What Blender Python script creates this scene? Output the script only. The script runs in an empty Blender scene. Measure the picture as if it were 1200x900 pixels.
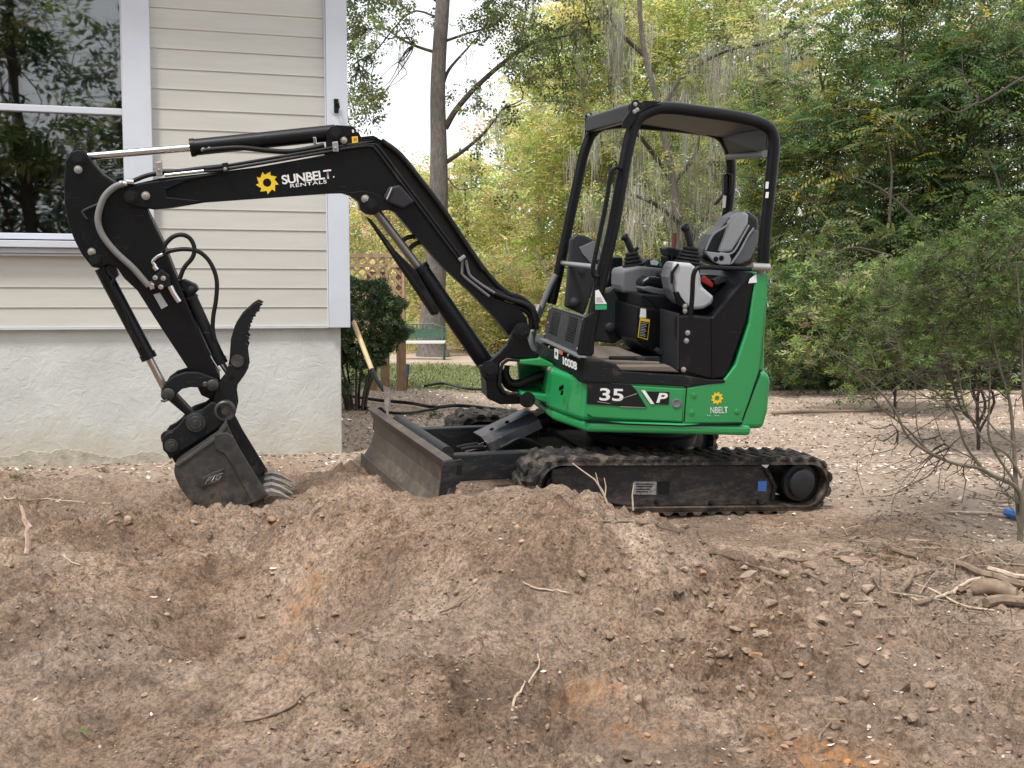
import bpy, math, random
import numpy as np
from mathutils import Vector, Matrix

random.seed(7)
RNG = np.random.default_rng(7)
SC = bpy.context.scene
COL = SC.collection
R_ = math.radians

# ------------------------------------------------------------------ camera
FPX, YH, CZ, ROLL = 1250.0, 363.0, 1.3, -0.002
PITCH = math.atan((450 - YH) / FPX)
cam = bpy.data.cameras.new('camera')
cam.sensor_width = 36.0
cam.lens = FPX / 1200 * 36.0
cam.clip_start = 0.05
cam.clip_end = 2000.0
camo = bpy.data.objects.new('camera', cam)
COL.objects.link(camo)
camo.matrix_world = (Matrix.Translation((0, 0, CZ)) @ Matrix.Rotation(R_(90) - PITCH, 4, 'X')
                     @ Matrix.Rotation(ROLL, 4, 'Z'))
SC.camera = camo

# ------------------------------------------------------------------ world, sun, exposure
W = bpy.data.worlds.new("World")
SC.world = W
W.use_nodes = True
nt = W.node_tree
nt.nodes.clear()
wo = nt.nodes.new('ShaderNodeOutputWorld')
bg = nt.nodes.new('ShaderNodeBackground')
sky = nt.nodes.new('ShaderNodeTexSky')
sky.sky_type = 'NISHITA'
sky.sun_disc = False
SUN_EL, SUN_AZ = R_(62), R_(212)     # azimuth clockwise from +Y: behind the camera, to the left
sky.sun_elevation = SUN_EL
sky.sun_rotation = SUN_AZ
sky.air_density = 1.0
sky.dust_density = 1.0
hs = nt.nodes.new('ShaderNodeHueSaturation')
hs.inputs['Saturation'].default_value = 0.25
nt.links.new(sky.outputs[0], hs.inputs['Color'])
cl = nt.nodes.new('ShaderNodeMix'); cl.data_type = 'RGBA'          # a thin bright cloud deck over the sky
cl.inputs[0].default_value = 0.8; cl.inputs[7].default_value = (6.6, 6.8, 7.1, 1)
nt.links.new(hs.outputs[0], cl.inputs[6]); nt.links.new(cl.outputs[2], bg.inputs['Color'])
bg.inputs['Strength'].default_value = 0.13
nt.links.new(bg.outputs[0], wo.inputs['Surface'])
sl = bpy.data.lights.new('sun', 'SUN')
sl.energy = 2.3
sl.angle = R_(11)
sl.color = (1.0, 0.96, 0.9)
so = bpy.data.objects.new('sun', sl)
COL.objects.link(so)
sd = Vector((math.sin(SUN_AZ) * math.cos(SUN_EL), math.cos(SUN_AZ) * math.cos(SUN_EL), math.sin(SUN_EL)))
so.matrix_world = sd.to_track_quat('Z', 'Y').to_matrix().to_4x4()
SC.view_settings.view_transform = 'Standard'
SC.view_settings.look = 'None'
SC.view_settings.exposure = 0.82
SC.view_settings.gamma = 1.0

# ------------------------------------------------------------------ view geometry helpers (measuring only)
def ray(px, py):
    x = (px - 600) / FPX; y = (450 - py) / FPX
    c, s = math.cos(ROLL), math.sin(ROLL)
    x, y = x * c - y * s, x * s + y * c
    return np.array([x, math.cos(PITCH) + y * math.sin(PITCH), -math.sin(PITCH) + y * math.cos(PITCH)])
CAM = np.array([0, 0, CZ])

class Frame:
    """A local set of axes: r to the rear/right, l away, u up."""
    def __init__(s, yaw, pit, rol, O):
        y, pp, r = map(R_, (yaw, pit, rol))
        s.R = np.array([math.cos(y) * math.cos(pp), math.sin(y) * math.cos(pp), -math.sin(pp)])
        L = np.array([-math.sin(y) * math.cos(r), math.cos(y) * math.cos(r), math.sin(r)])
        L -= s.R * (L @ s.R); s.L = L / np.linalg.norm(L)
        s.U = np.cross(s.R, s.L); s.O = np.array(O, float)
    def turned(s, deg, O):
        t = R_(deg); f = Frame(0, 0, 0, O)
        f.R = s.R * math.cos(t) + s.L * math.sin(t); f.L = s.L * math.cos(t) - s.R * math.sin(t); f.U = s.U
        return f
    def w(s, a, b, c):
        return s.O + s.R * a + s.L * b + s.U * c
    def b(s, px, py, b):            # (a, c) on the plane b = const
        d = ray(px, py); t = ((s.O + s.L * b - CAM) @ s.L) / (d @ s.L); P = CAM + d * t - s.O
        return float(P @ s.R), float(P @ s.U)
    def a(s, px, py, a):            # (b, c) on the plane a = const
        d = ray(px, py); t = ((s.O + s.R * a - CAM) @ s.R) / (d @ s.R); P = CAM + d * t - s.O
        return float(P @ s.L), float(P @ s.U)
    def pb(s, px, py, b):
        a, c = s.b(px, py, b); return s.w(a, b, c)
    def mat(s):
        m = Matrix.Identity(4)
        for i in range(3):
            m[i][0] = s.R[i]; m[i][1] = s.L[i]; m[i][2] = s.U[i]; m[i][3] = s.O[i]
        return m
def at_depth(px, py, Y):
    d = ray(px, py); return CAM + d / d[1] * Y
def at_z(px, py, z):
    d = ray(px, py); return CAM + d * ((z - CZ) / d[2])

# ------------------------------------------------------------------ object helpers
def tag(o, label=None, cat=None, group=None, kind=None):
    if label: o['label'] = label
    if cat: o['category'] = cat
    if group: o['group'] = group
    if kind: o['kind'] = kind
    return o
def empty(name, loc, label=None, cat=None, group=None):
    o = bpy.data.objects.new(name, None)
    o.empty_display_size = 0.2
    COL.objects.link(o); o.location = Vector([float(v) for v in loc])
    return tag(o, label, cat, group)
def origin_of(o):
    v = Vector((0, 0, 0))
    while o is not None:
        v = v + Vector(o.location); o = o.parent
    return v

def np_mesh(name, V, F, cols=None, smooth=False):
    V = np.asarray(V, np.float32); F = np.asarray(F, np.int32)
    me = bpy.data.meshes.new(name)
    n, k = F.shape
    me.vertices.add(len(V)); me.vertices.foreach_set('co', V.ravel())
    me.loops.add(n * k); me.loops.foreach_set('vertex_index', F.ravel())
    me.polygons.add(n)
    me.polygons.foreach_set('loop_start', np.arange(0, n * k, k, dtype=np.int32))
    me.polygons.foreach_set('loop_total', np.full(n, k, np.int32))
    me.polygons.foreach_set('use_smooth', np.full(n, smooth, bool))
    if cols is not None:
        ca = me.color_attributes.new('Col', 'FLOAT_COLOR', 'POINT')
        c4 = np.ones((len(V), 4), np.float32); c4[:, :3] = cols
        ca.data.foreach_set('color', c4.ravel())
    me.update(calc_edges=True)
    return me
def link_mesh(name, me, mat=None, parent=None):
    o = bpy.data.objects.new(name, me)
    COL.objects.link(o)
    if mat and not me.materials: me.materials.append(mat)
    if parent is not None: o.parent = parent
    return o

class MB:
    """Collects world-space geometry and links it as one mesh object."""
    def __init__(s): s.v = []; s.f = []; s.sm = []
    def add(s, vs, fs, smooth=False):
        o = len(s.v); s.v += [tuple(map(float, v)) for v in vs]; s.f += [tuple(o + i for i in f) for f in fs]
        s.sm += [smooth] * len(fs); return s
    def prism(s, fr, pts, b0, b1):
        """pts (a,c) polygon, extruded along the frame's l axis"""
        n = len(pts); A = sum(pts[i][0] * pts[(i + 1) % n][1] - pts[(i + 1) % n][0] * pts[i][1] for i in range(n))
        if A < 0: pts = pts[::-1]
        vs = [fr.w(a, b0, c) for a, c in pts] + [fr.w(a, b1, c) for a, c in pts]
        fs = [tuple(range(n)), tuple(range(2 * n - 1, n - 1, -1))]
        fs += [(i, i + n, (i + 1) % n + n, (i + 1) % n) for i in range(n)]
        return s.add(vs, fs)
    def prismpx(s, fr, px, b0, b1, bp=None):
        return s.prism(fr, [fr.b(x, y, b0 if bp is None else bp) for x, y in px], b0, b1)
    def slab(s, fr, pts, c0, c1):
        """pts (a,b) plan polygon between heights c0, c1"""
        n = len(pts); A = sum(pts[i][0] * pts[(i + 1) % n][1] - pts[(i + 1) % n][0] * pts[i][1] for i in range(n))
        if A < 0: pts = pts[::-1]
        vs = [fr.w(a, b, c0) for a, b in pts] + [fr.w(a, b, c1) for a, b in pts]
        fs = [tuple(range(n - 1, -1, -1)), tuple(range(n, 2 * n))]
        fs += [(i, (i + 1) % n, (i + 1) % n + n, i + n) for i in range(n)]
        return s.add(vs, fs)
    def front(s, fr, pts, a0, a1):
        """pts (b,c) polygon between a0 and a1"""
        n = len(pts)
        vs = [fr.w(a0, b, c) for b, c in pts] + [fr.w(a1, b, c) for b, c in pts]
        fs = [tuple(range(n)), tuple(range(2 * n - 1, n - 1, -1))]
        fs += [(i, i + n, (i + 1) % n + n, (i + 1) % n) for i in range(n)]
        return s.add(vs, fs)
    def box(s, fr, a0, a1, b0, b1, c0, c1):
        return s.prism(fr, [(a0, c0), (a1, c0), (a1, c1), (a0, c1)], b0, b1)
    def tube(s, P, r, n=10, closed_ends=True):
        P = [Vector([float(q) for q in p]) for p in P]
        m = len(P); rr = r if isinstance(r, (list, tuple)) else [r] * m
        t0 = (P[1] - P[0]).normalized()
        up = Vector((0, 0, 1)) if abs(t0.z) < .9 else Vector((1, 0, 0))
        x = t0.cross(up).normalized(); vs = []
        for i in range(m):
            t = ((P[i + 1] - P[i]).normalized() if i < m - 1 else Vector((0, 0, 0)))
            if i > 0: t = t + (P[i] - P[i - 1]).normalized()
            t.normalize()
            x = (x - t * x.dot(t)).normalized(); y = t.cross(x)
            for k in range(n):
                an = 2 * math.pi * k / n
                vs.append(P[i] + (x * math.cos(an) + y * math.sin(an)) * rr[i])
        fs = [(i * n + k, i * n + (k + 1) % n, (i + 1) * n + (k + 1) % n, (i + 1) * n + k) for i in range(m - 1) for k in range(n)]
        s.add(vs, fs, True)
        if closed_ends:
            o = len(s.v) - len(vs)
            s.f.append(tuple(o + k for k in range(n))[::-1]); s.sm.append(False)
            s.f.append(tuple(o + (m - 1) * n + k for k in range(n))); s.sm.append(False)
        return s
    def cyl(s, p0, p1, r, n=20): return s.tube([p0, p1], r, n)
    def pin(s, fr, a, c, b0, b1, r, n=20): return s.cyl(fr.w(a, b0, c), fr.w(a, b1, c), r, n)
    def pinpx(s, fr, px, py, b, b1, r, n=20):
        a, c = fr.b(px, py, b); return s.pin(fr, a, c, b, b1, r, n)
    def lathe(s, p, axis, prof, n=20):
        """prof = [(distance along axis, radius)]"""
        p = Vector([float(q) for q in p]); ax = Vector([float(q) for q in axis]).normalized()
        up = Vector((0, 0, 1)) if abs(ax.z) < .9 else Vector((1, 0, 0))
        x = ax.cross(up).normalized(); y = ax.cross(x); vs = []
        for d, r in prof:
            for k in range(n):
                an = 2 * math.pi * k / n; vs.append(p + ax * d + (x * math.cos(an) + y * math.sin(an)) * max(r, 1e-4))
        fs = [(i * n + k, (i + 1) * n + k, (i + 1) * n + (k + 1) % n, i * n + (k + 1) % n) for i in range(len(prof) - 1) for k in range(n)]
        return s.add(vs, fs, True)
    def build(s, name, mat, parent=None, bevel=0.0, seg=2, label=None):
        me = bpy.data.meshes.new(name)
        o_ = origin_of(parent) if parent else Vector((0, 0, 0))
        me.from_pydata([(v[0] - o_.x, v[1] - o_.y, v[2] - o_.z) for v in s.v], [], s.f)
        me.polygons.foreach_set('use_smooth', s.sm)
        me.materials.append(mat)
        me.update()
        if any(s.sm): me.set_sharp_from_angle(angle=R_(38))
        o = bpy.data.objects.new(name, me); COL.objects.link(o)
        if parent is not None: o.parent = parent
        if bevel:
            b = o.modifiers.new('bevel', 'BEVEL'); b.width = bevel; b.segments = seg; b.limit_method = 'ANGLE'
            b.angle_limit = R_(40); b.harden_normals = False
        if label: o['label'] = label
        return o

def smooth_pts(P, k=6):
    """Catmull-Rom through points"""
    P = [np.array(p, float) for p in P]; Q = [2 * P[0] - P[1]] + P + [2 * P[-1] - P[-2]]; out = []
    for i in range(1, len(Q) - 2):
        for j in range(k):
            t = j / k; a, b, c, d = Q[i - 1], Q[i], Q[i + 1], Q[i + 2]
            out.append(0.5 * ((2 * b) + (c - a) * t + (2 * a - 5 * b + 4 * c - d) * t * t + (3 * b - a - 3 * c + d) * t ** 3))
    out.append(P[-1]); return out

# ------------------------------------------------------------------ materials
def material(name, base, rough=.6, metal=0., spec=.5, var=.0, vscale=8., bump=0., bscale=60., dirt=None, dirt_amt=.0, dirt_scale=3., coat=0.,
             attr=False, transl=0., stretch=(1, 1, 1), bdist=.004, scratch=0., mud=0.):
    m = bpy.data.materials.new(name); m.use_nodes = True
    n = m.node_tree.nodes; l = m.node_tree.links; n.clear()
    out = n.new('ShaderNodeOutputMaterial'); p = n.new('ShaderNodeBsdfPrincipled')
    l.new(p.outputs[0], out.inputs[0])
    p.inputs['Roughness'].default_value = rough; p.inputs['Metallic'].default_value = metal
    p.inputs['Specular IOR Level'].default_value = spec; p.inputs['Coat Weight'].default_value = coat
    geo = n.new('ShaderNodeNewGeometry')
    mp = n.new('ShaderNodeVectorMath'); mp.operation = 'MULTIPLY'; mp.inputs[1].default_value = stretch
    l.new(geo.outputs['Position'], mp.inputs[0])
    def noise(sc, det=6, rg=.6):
        t = n.new('ShaderNodeTexNoise'); t.inputs['Scale'].default_value = sc; t.inputs['Detail'].default_value = det
        t.inputs['Roughness'].default_value = rg; l.new(mp.outputs[0], t.inputs['Vector']); return t
    if attr:
        at = n.new('ShaderNodeAttribute'); at.attribute_name = 'Col'; col = at.outputs['Color']
    else:
        rgb = n.new('ShaderNodeRGB'); rgb.outputs[0].default_value = (*base, 1); col = rgb.outputs[0]
    if var:
        t = noise(vscale); mr = n.new('ShaderNodeMapRange'); mr.inputs[3].default_value = 1 - var; mr.inputs[4].default_value = 1 + var
        mr.inputs[1].default_value = .3; mr.inputs[2].default_value = .7
        l.new(t.outputs[0], mr.inputs[0])
        mx = n.new('ShaderNodeVectorMath'); mx.operation = 'SCALE'; l.new(col, mx.inputs[0]); l.new(mr.outputs[0], mx.inputs['Scale']); col = mx.outputs[0]
    if dirt:
        t = noise(dirt_scale, 9, .7); mr = n.new('ShaderNodeMapRange'); mr.inputs[1].default_value = .62 - dirt_amt * .35; mr.inputs[2].default_value = .78 - dirt_amt * .25
        mr.inputs[4].default_value = min(1, .35 + dirt_amt)
        l.new(t.outputs[0], mr.inputs[0]); mx = n.new('ShaderNodeMix'); mx.data_type = 'RGBA'
        l.new(mr.outputs[0], mx.inputs[0]); l.new(col, mx.inputs[6]); mx.inputs[7].default_value = (*dirt, 1); col = mx.outputs[2]
        m2 = n.new('ShaderNodeMapRange'); m2.inputs[3].default_value = rough; m2.inputs[4].default_value = .9
        l.new(mr.outputs[0], m2.inputs[0]); l.new(m2.outputs[0], p.inputs['Roughness'])
    if scratch:
        t = n.new('ShaderNodeTexNoise'); t.inputs['Scale'].default_value = 14; t.inputs['Detail'].default_value = 3
        v2 = n.new('ShaderNodeVectorMath'); v2.operation = 'MULTIPLY'; v2.inputs[1].default_value = (1, 1, 14)
        l.new(geo.outputs['Position'], v2.inputs[0]); l.new(v2.outputs[0], t.inputs['Vector'])
        mr = n.new('ShaderNodeMapRange'); mr.inputs[1].default_value = .68; mr.inputs[2].default_value = .74; mr.inputs[4].default_value = scratch
        l.new(t.outputs[0], mr.inputs[0]); mx = n.new('ShaderNodeMix'); mx.data_type = 'RGBA'
        l.new(mr.outputs[0], mx.inputs[0]); l.new(col, mx.inputs[6]); mx.inputs[7].default_value = (.32, .3, .27, 1); col = mx.outputs[2]
    if mud:      # splashed mud, thickest near the ground, broken up by noise
        sx = n.new('ShaderNodeSeparateXYZ'); l.new(geo.outputs['Position'], sx.inputs[0]); t = noise(11, 9, .75)
        ad = n.new('ShaderNodeMath'); ad.operation = 'MULTIPLY_ADD'; l.new(t.outputs[0], ad.inputs[0]); ad.inputs[1].default_value = -2.2; l.new(sx.outputs[2], ad.inputs[2])
        mr = n.new('ShaderNodeMapRange'); mr.inputs[1].default_value = -.80; mr.inputs[2].default_value = -1.35; mr.inputs[4].default_value = mud; l.new(ad.outputs[0], mr.inputs[0])
        mx = n.new('ShaderNodeMix'); mx.data_type = 'RGBA'; l.new(mr.outputs[0], mx.inputs[0]); l.new(col, mx.inputs[6]); mx.inputs[7].default_value = (.22, .165, .125, 1); col = mx.outputs[2]
    l.new(col, p.inputs['Base Color'])
    if bump:
        t = noise(bscale, 8, .65); b = n.new('ShaderNodeBump'); b.inputs['Strength'].default_value = bump; b.inputs['Distance'].default_value = bdist
        l.new(t.outputs[0], b.inputs['Height']); l.new(b.outputs[0], p.inputs['Normal'])
    if transl:
        tr = n.new('ShaderNodeBsdfTranslucent'); l.new(col, tr.inputs[0]); ms = n.new('ShaderNodeMixShader'); ms.inputs[0].default_value = transl
        l.new(p.outputs[0], ms.inputs[1]); l.new(tr.outputs[0], ms.inputs[2]); l.new(ms.outputs[0], out.inputs[0])
    return m
DUST = (.20, .16, .125)
M = {}
M['black'] = material('black_paint', (.0035, .0042, .006), .40, spec=.24, dirt=(.05, .044, .038), dirt_amt=.05, dirt_scale=5, bump=.12, bscale=90, bdist=.002, scratch=.10)
M['black_worn'] = material('worn_black_paint', (.008, .009, .0105), .5, spec=.25, dirt=DUST, dirt_amt=.08, dirt_scale=6, bump=.2, bscale=60, bdist=.003, scratch=.25)
M['frame'] = material('track_frame_paint', (.017, .019, .022), .5, spec=.3, dirt=(.10, .082, .068), dirt_amt=.22, dirt_scale=4, stretch=(1, 1, 2.5), bump=.2, bscale=50, scratch=.25, mud=.4)
M['green'] = material('green_paint', (.018, .25, .075), .32, coat=.25, dirt=(.13, .14, .09), dirt_amt=.09, dirt_scale=5, bump=.05, bscale=40, bdist=.002, scratch=.22, mud=.5)
M['rubber'] = material('track_rubber', (.018, .0175, .017), .8, spec=.25, dirt=(.17, .135, .108), dirt_amt=.42, dirt_scale=9, bump=.5, bscale=45, mud=.5)
M['steel'] = material('chrome_rod', (.62, .62, .63), .18, metal=1.)
M['bolt'] = material('zinc_bolt', (.38, .37, .35), .45, metal=.8)
M['bucket'] = material('worn_bucket_steel', (.05, .05, .05), .42, metal=.3, dirt=(.10, .082, .068), dirt_amt=.22, dirt_scale=7, bump=.35, bscale=55, var=.4, vscale=14, mud=.6, scratch=.3)
M['tooth'] = material('polished_tooth_steel', (.36, .34, .32), .35, metal=.8, var=.3)
M['blade'] = material('scuffed_blade_steel', (.075, .062, .052), .6, metal=.25, dirt=(.22, .16, .12), dirt_amt=.34, dirt_scale=6, bump=.3, bscale=60, scratch=.3, mud=.7)
M['plastic'] = material('dark_grey_plastic', (.020, .022, .026), .55, spec=.3, dirt=DUST, dirt_amt=.02, dirt_scale=7, bump=.3, bscale=200, bdist=.001)
M['grey'] = material('grey_plastic', (.13, .135, .148), .55, bump=.3, bscale=220, bdist=.001, dirt=(.1, .09, .08), dirt_amt=.02)
M['lgrey'] = material('light_grey_plastic', (.40, .41, .43), .5, bump=.3, bscale=220, bdist=.001, dirt=(.22, .2, .18), dirt_amt=.02)
M['vinyl'] = material('black_vinyl', (.010, .011, .013), .35, spec=.4, bump=.2, bscale=120)
M['hose'] = material('hydraulic_hose', (.006, .006, .006), .5, spec=.3, bump=.3, bscale=150)
M['sleeve'] = material('grey_hose_sleeve', (.16, .16, .155), .6, bump=.4, bscale=160, dirt=DUST, dirt_amt=.05)
M['white'] = material('white_print', (.72, .72, .72), .5, var=.1)
M['yellow'] = material('yellow_print', (.75, .52, .02), .5)
M['red'] = material('faded_red_grip', (.17, .045, .04), .6)
M['orange'] = material('orange_print', (.55, .13, .06), .6)
M['blue'] = material('blue_plastic', (.05, .17, .5), .5)
M['mat'] = material('muddy_floor_mat', (.13, .105, .085), .9, dirt=(.03, .028, .026), dirt_amt=.25, dirt_scale=12, bump=.6, bscale=60)
M['tag_green'] = material('green_print', (.02, .3, .12), .5)
# ------------------------------------------------------------------ frames of the machine and of the house wall
d_ = ray(800, 480)
HF = Frame(12, 2.7, 5.2, CAM + d_ / d_[1] * 6.3)            # upper structure, near side at b = 0
d_ = ray(940, 568)
UF = HF.turned(11, CAM + d_ / d_[1] * 6.7)                  # undercarriage, sprocket hub at a = c = 0
d_ = ray(401, 528)
WF = Frame(14.9, 0, 0, CAM + d_ / d_[1] * 8.7)              # house wall, corner at a = 0

# ------------------------------------------------------------------ noise
def _h(ix, iy, seed):
    n = (ix * 374761393 + iy * 668265263 + seed * 2147483647).astype(np.int64) & 0xffffffff
    n = ((n ^ (n >> 13)) * 1274126177) & 0xffffffff
    n = n ^ (n >> 16)
    a = n.astype(np.float64) / 4294967296.0 * 2 * np.pi
    return np.cos(a), np.sin(a)
def perlin(x, y, seed=0):
    x0 = np.floor(x).astype(np.int64); y0 = np.floor(y).astype(np.int64); fx = x - x0; fy = y - y0
    u = fx * fx * fx * (fx * (fx * 6 - 15) + 10); v = fy * fy * fy * (fy * (fy * 6 - 15) + 10)
    def g(ix, iy, dx, dy):
        gx, gy = _h(ix, iy, seed); return gx * dx + gy * dy
    a = g(x0, y0, fx, fy); b = g(x0 + 1, y0, fx - 1, fy); c = g(x0, y0 + 1, fx, fy - 1); d = g(x0 + 1, y0 + 1, fx - 1, fy - 1)
    return (a * (1 - u) + b * u) * (1 - v) + (c * (1 - u) + d * u) * v
def fbm(x, y, f, o, seed=0, gain=.5, ridged=False):
    t = np.zeros_like(x, dtype=float); amp = 1.
    for i in range(o):
        n = perlin(x * f + 13.7 * i, y * f - 7.1 * i, seed + i)
        if ridged: n = .5 - abs(n) * 1.8
        t += n * amp; amp *= gain; f *= 2.03
    return t
def sst(e0, e1, x):
    t = np.clip((x - e0) / (e1 - e0), 0, 1); return t * t * (3 - 2 * t)

def clodfield(x, y, f, prob, seed):
    """irregular lumps, one at most per cell"""
    x = x * f; y = y * f; xi = np.floor(x).astype(np.int64); yi = np.floor(y).astype(np.int64); out = np.zeros_like(x, dtype=float)
    for i in (-1, 0, 1):
        for j in (-1, 0, 1):
            cx = xi + i; cy = yi + j; a, b = _h(cx, cy, seed); c, d = _h(cx, cy, seed + 5)
            on = (c * .5 + .5) < prob; r = .34 + .22 * d; ang = a * 3.1
            dx = x - (cx + .5 + .42 * a); dy = y - (cy + .5 + .42 * b)
            u = dx * np.cos(ang) + dy * np.sin(ang); v = (-dx * np.sin(ang) + dy * np.cos(ang)) * 1.35
            q = np.maximum(np.abs(u) * .75 + np.abs(v) * .35, np.abs(v) * .8 + np.abs(u) * .3) / r
            q = np.sqrt(u * u + v * v) * .55 / r + q * .5
            out = np.maximum(out, np.where(on, np.sqrt(np.clip(1 - q * q, 0, 1)) * (.55 + .45 * b), 0))
    return out
def bumpf(x, y, cx, cy, rx, ry, ang=0, p=1.):
    c, s = math.cos(ang), math.sin(ang); dx = x - cx; dy = y - cy
    u = (dx * c + dy * s) / rx; v = (-dx * s + dy * c) / ry
    return np.exp(-((u * u + v * v) ** p))

def base_h(x, y):
    """the lie of the land, without roughness"""
    x = np.asarray(x, float); y = np.asarray(y, float)
    h = .09 * sst(6.0, 8.5, y) + .04 * sst(0, -2.5, x) * sst(4.8, 6.2, y)
    h = h - .10 * sst(4.6, 3.2, y)
    # pushed-up dirt mound with a steep back
    u = (x - .0) ; ridge_y = 5.25 - .10 * u
    dy = y - ridge_y
    prof = np.where(dy > 0, np.exp(-(dy / .36) ** 2), np.exp(-(np.abs(dy) / np.interp(x, [-1.1, -.6, -.2, .1, .5, .95, 1.4], [.45, .62, .95, 1.22, 1.28, 1.1, .8])) ** 2.7))
    ends = sst(-1.25, -.72, x + .35 * (y - 5.2)) * sst(1.75, .55, x)
    crest = .375 + .05 * np.sin(x * 2.1 + 1.2)
    crest = np.interp(x, [-1.35, -1.12, -.95, -.80, -.4, 0, .22, .36, .47, .62, .83, .97, 1.3, 1.8], [0, .15, .37, .44, .42, .435, .42, .385, .325, .315, .27, .19, .09, 0]) - .055 * sst(-1.2, -.9, x) * sst(1.6, 1.2, x) + .015 * np.sin(x * 5)
    h = h + prof * crest
    yc = 4.30 + .07 * np.sin(x * 7 + .5) + .10 * x
    h = h - .16 * sst(.05, -.07, y - yc) * sst(-.15, .1, x) * sst(1.1, .8, x) * sst(3.3, 4.1, y)
    h = h + .03 * bumpf(x, y, .25, 4.55, .45, .35)                    # lump with an undercut face
    h = h + .05 * bumpf(x, y, 1.05, 4.35, .75, .5, -.5)             # right flank of spoil
    h = h + .03 * bumpf(x, y, 1.25, 3.55, .55, .6)
    h = h - .07 * sst(1.0, 1.7, x) * sst(5.2, 4.4, y) - .05 * sst(-1.0, -1.6, x) * sst(5.4, 4.6, y)
    h = h + .10 * bumpf(x, y, -.35, 3.75, .7, .35)
    # dug hollow on the left
    h = h - .32 * bumpf(x, y, -1.12, 4.65, .52, .48, .3, 1.5)
    h = h + .11 * bumpf(x, y, -1.02, 6.95, .38, .45)
    h = h + .05 * bumpf(x, y, -1.9, 4.2, .6, .7)
    h = h + .05 * bumpf(x, y, -1.75, 5.9, .9, .16, .15)
    # spoil in front of the bucket teeth
    h = h + .07 * bumpf(x, y, -1.30, 5.72, .28, .15)
    h = h + .055 * bumpf(x, y, -1.55, 6.1, .6, .35)
    # dirt banked behind the blade
    q = UF.w(-2.5, .85, -.1)
    h = h + .10 * bumpf(x, y, q[0] - .1, q[1] + .1, .55, .5)
    return h
def machine_pad(x, y, h):
    # ground pressed flat under the tracks
    O = UF.w(-.9, .8, 0); dx = x - O[0]; dy = y - O[1]
    R2 = UF.R[:2] / np.linalg.norm(UF.R[:2]); L2 = UF.L[:2] / np.linalg.norm(UF.L[:2])
    a = dx * R2[0] + dy * R2[1]; b = dx * L2[0] + dy * L2[1]
    # plane through the track soles
    P = UF.w(0, 0, -.185); N = UF.U
    zp = P[2] - ((x - P[0]) * N[0] + (y - P[1]) * N[1]) / N[2]
    w = sst(1.75, 1.2, np.abs(a + .1)) * sst(1.35, .9, np.abs(b))
    return h * (1 - w) + zp * w
def ground_z(x, y):
    return machine_pad(np.asarray(x, float), np.asarray(y, float), base_h(x, y))

def masks(x, y):
    """dirt (freshly dug) 0..1, grass 0..1, orange clay 0..1"""
    n = fbm(x, y, .7, 4, 40) * .8
    edge = 7.3 - .35 * np.tanh(x * .7) + n
    dirt = sst(.7, -.4, y - edge)
    right = sst(.3, -.4, x - (1.95 + (y - 3.5) * .28) + n * .7)
    dirt = dirt * (0.25 + .75 * right)
    grass = sst(15.2, 16.5, y + n * 1.5) * sst(24.5, 22, y + n * 2) * sst(3.5, -1.0, x + n)
    clay = sst(.40, .75, fbm(x, y, 1.6, 3, 77) + .35 * bumpf(x, y, .75, 3.35, .9, .5)) * sst(.1, .35, fbm(x, y, 9, 3, 81) + .1)
    for (cx, cy, cr) in ((.35, 3.62, .13), (.40, 3.32, .10), (.98, 3.10, .16), (-.47, 3.1, .07), (-.80, 3.75, .06), (.85, 3.25, .08), (-1.0, 4.95, .10)):
        clay = np.maximum(clay, .95 * bumpf(x, y, cx, cy, cr, cr * .8))
    return dirt, grass, clay

def rough_h(x, y):
    dirt, grass, clay = masks(x, y)
    far = sst(14, 7, y)
    wx = x + .05 * fbm(x, y, 3, 2, 3); wy = y + .05 * fbm(x, y, 3, 2, 9)
    rm = sst(-.35, .35, fbm(x, y, 1.1, 3, 401))           # rough and trodden patches
    big = fbm(wx, wy, 2.6, 3, 11, ridged=True)
    r = fbm(wx, wy, 1.2, 3, 17) * .08 + np.clip(big, -.2, 1.2) * .035 + fbm(wx, wy, 7, 3, 21) * (.025 + .05 * rm)
    rid = np.clip(fbm(wx * .7, wy * 1.8, 8, 3, 31, ridged=True), 0, 2) * (.008 + .03 * rm)
    fine = fbm(x * .8, y * 1.3, 26, 3, 51, gain=.5) * (.005 + .010 * rm)
    gx = x + .02 * fbm(x, y, 14, 2, 510); gy = y + .02 * fbm(x, y, 14, 2, 520)
    cl_zone = sst(-.25, .35, fbm(x, y, 1.4, 3, 530) + .7 * bumpf(x, y, 1.05, 3.9, .9, 1.2) + .3 * bumpf(x, y, -1.0, 4.5, .5, .4) - .05)
    lump = (clodfield(gx, gy, 9, .5, 601) * .030 + clodfield(gx, gy, 21, .6, 611) * .014) * (cl_zone * .85 + .15) * 1.6 + clodfield(gx, gy, 34, .6, 621) * .011
    lump = lump + 0 * (np.clip(perlin(x * 12, y * 12, 61), 0, 1) ** 1.3 * .06 + np.clip(perlin(x * 5.5, y * 5.5, 67) - .1, 0, 1) * .09) * sst(-.1, .3, perlin(x * 1.3, y * 1.3, 63) + .1)
    slope_tracks = np.abs(np.sin((x * -1.3 + y * 1.9) * 6 + 2.5 * fbm(x, y, 1.2, 2, 71))) * (.006 + .02 * bumpf(x, y, -.45, 4.7, .5, .55))
    s = dirt * (r + rid + fine + lump + slope_tracks) + (1 - dirt) * (fbm(x, y, .5, 3, 91) * .06 + fbm(x, y, 14, 3, 95) * .012)
    pad = 1 - .75 * sst(2.2, 1.4, np.hypot(x - 1.0, (y - 6.9) * 1.3))
    return s * (.12 + .88 * far) * pad * (1 - .45 * bumpf(x, y, .1, 5.2, .9, .3))
def full_h(x, y):
    return ground_z(x, y) + rough_h(x, y)

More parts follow.
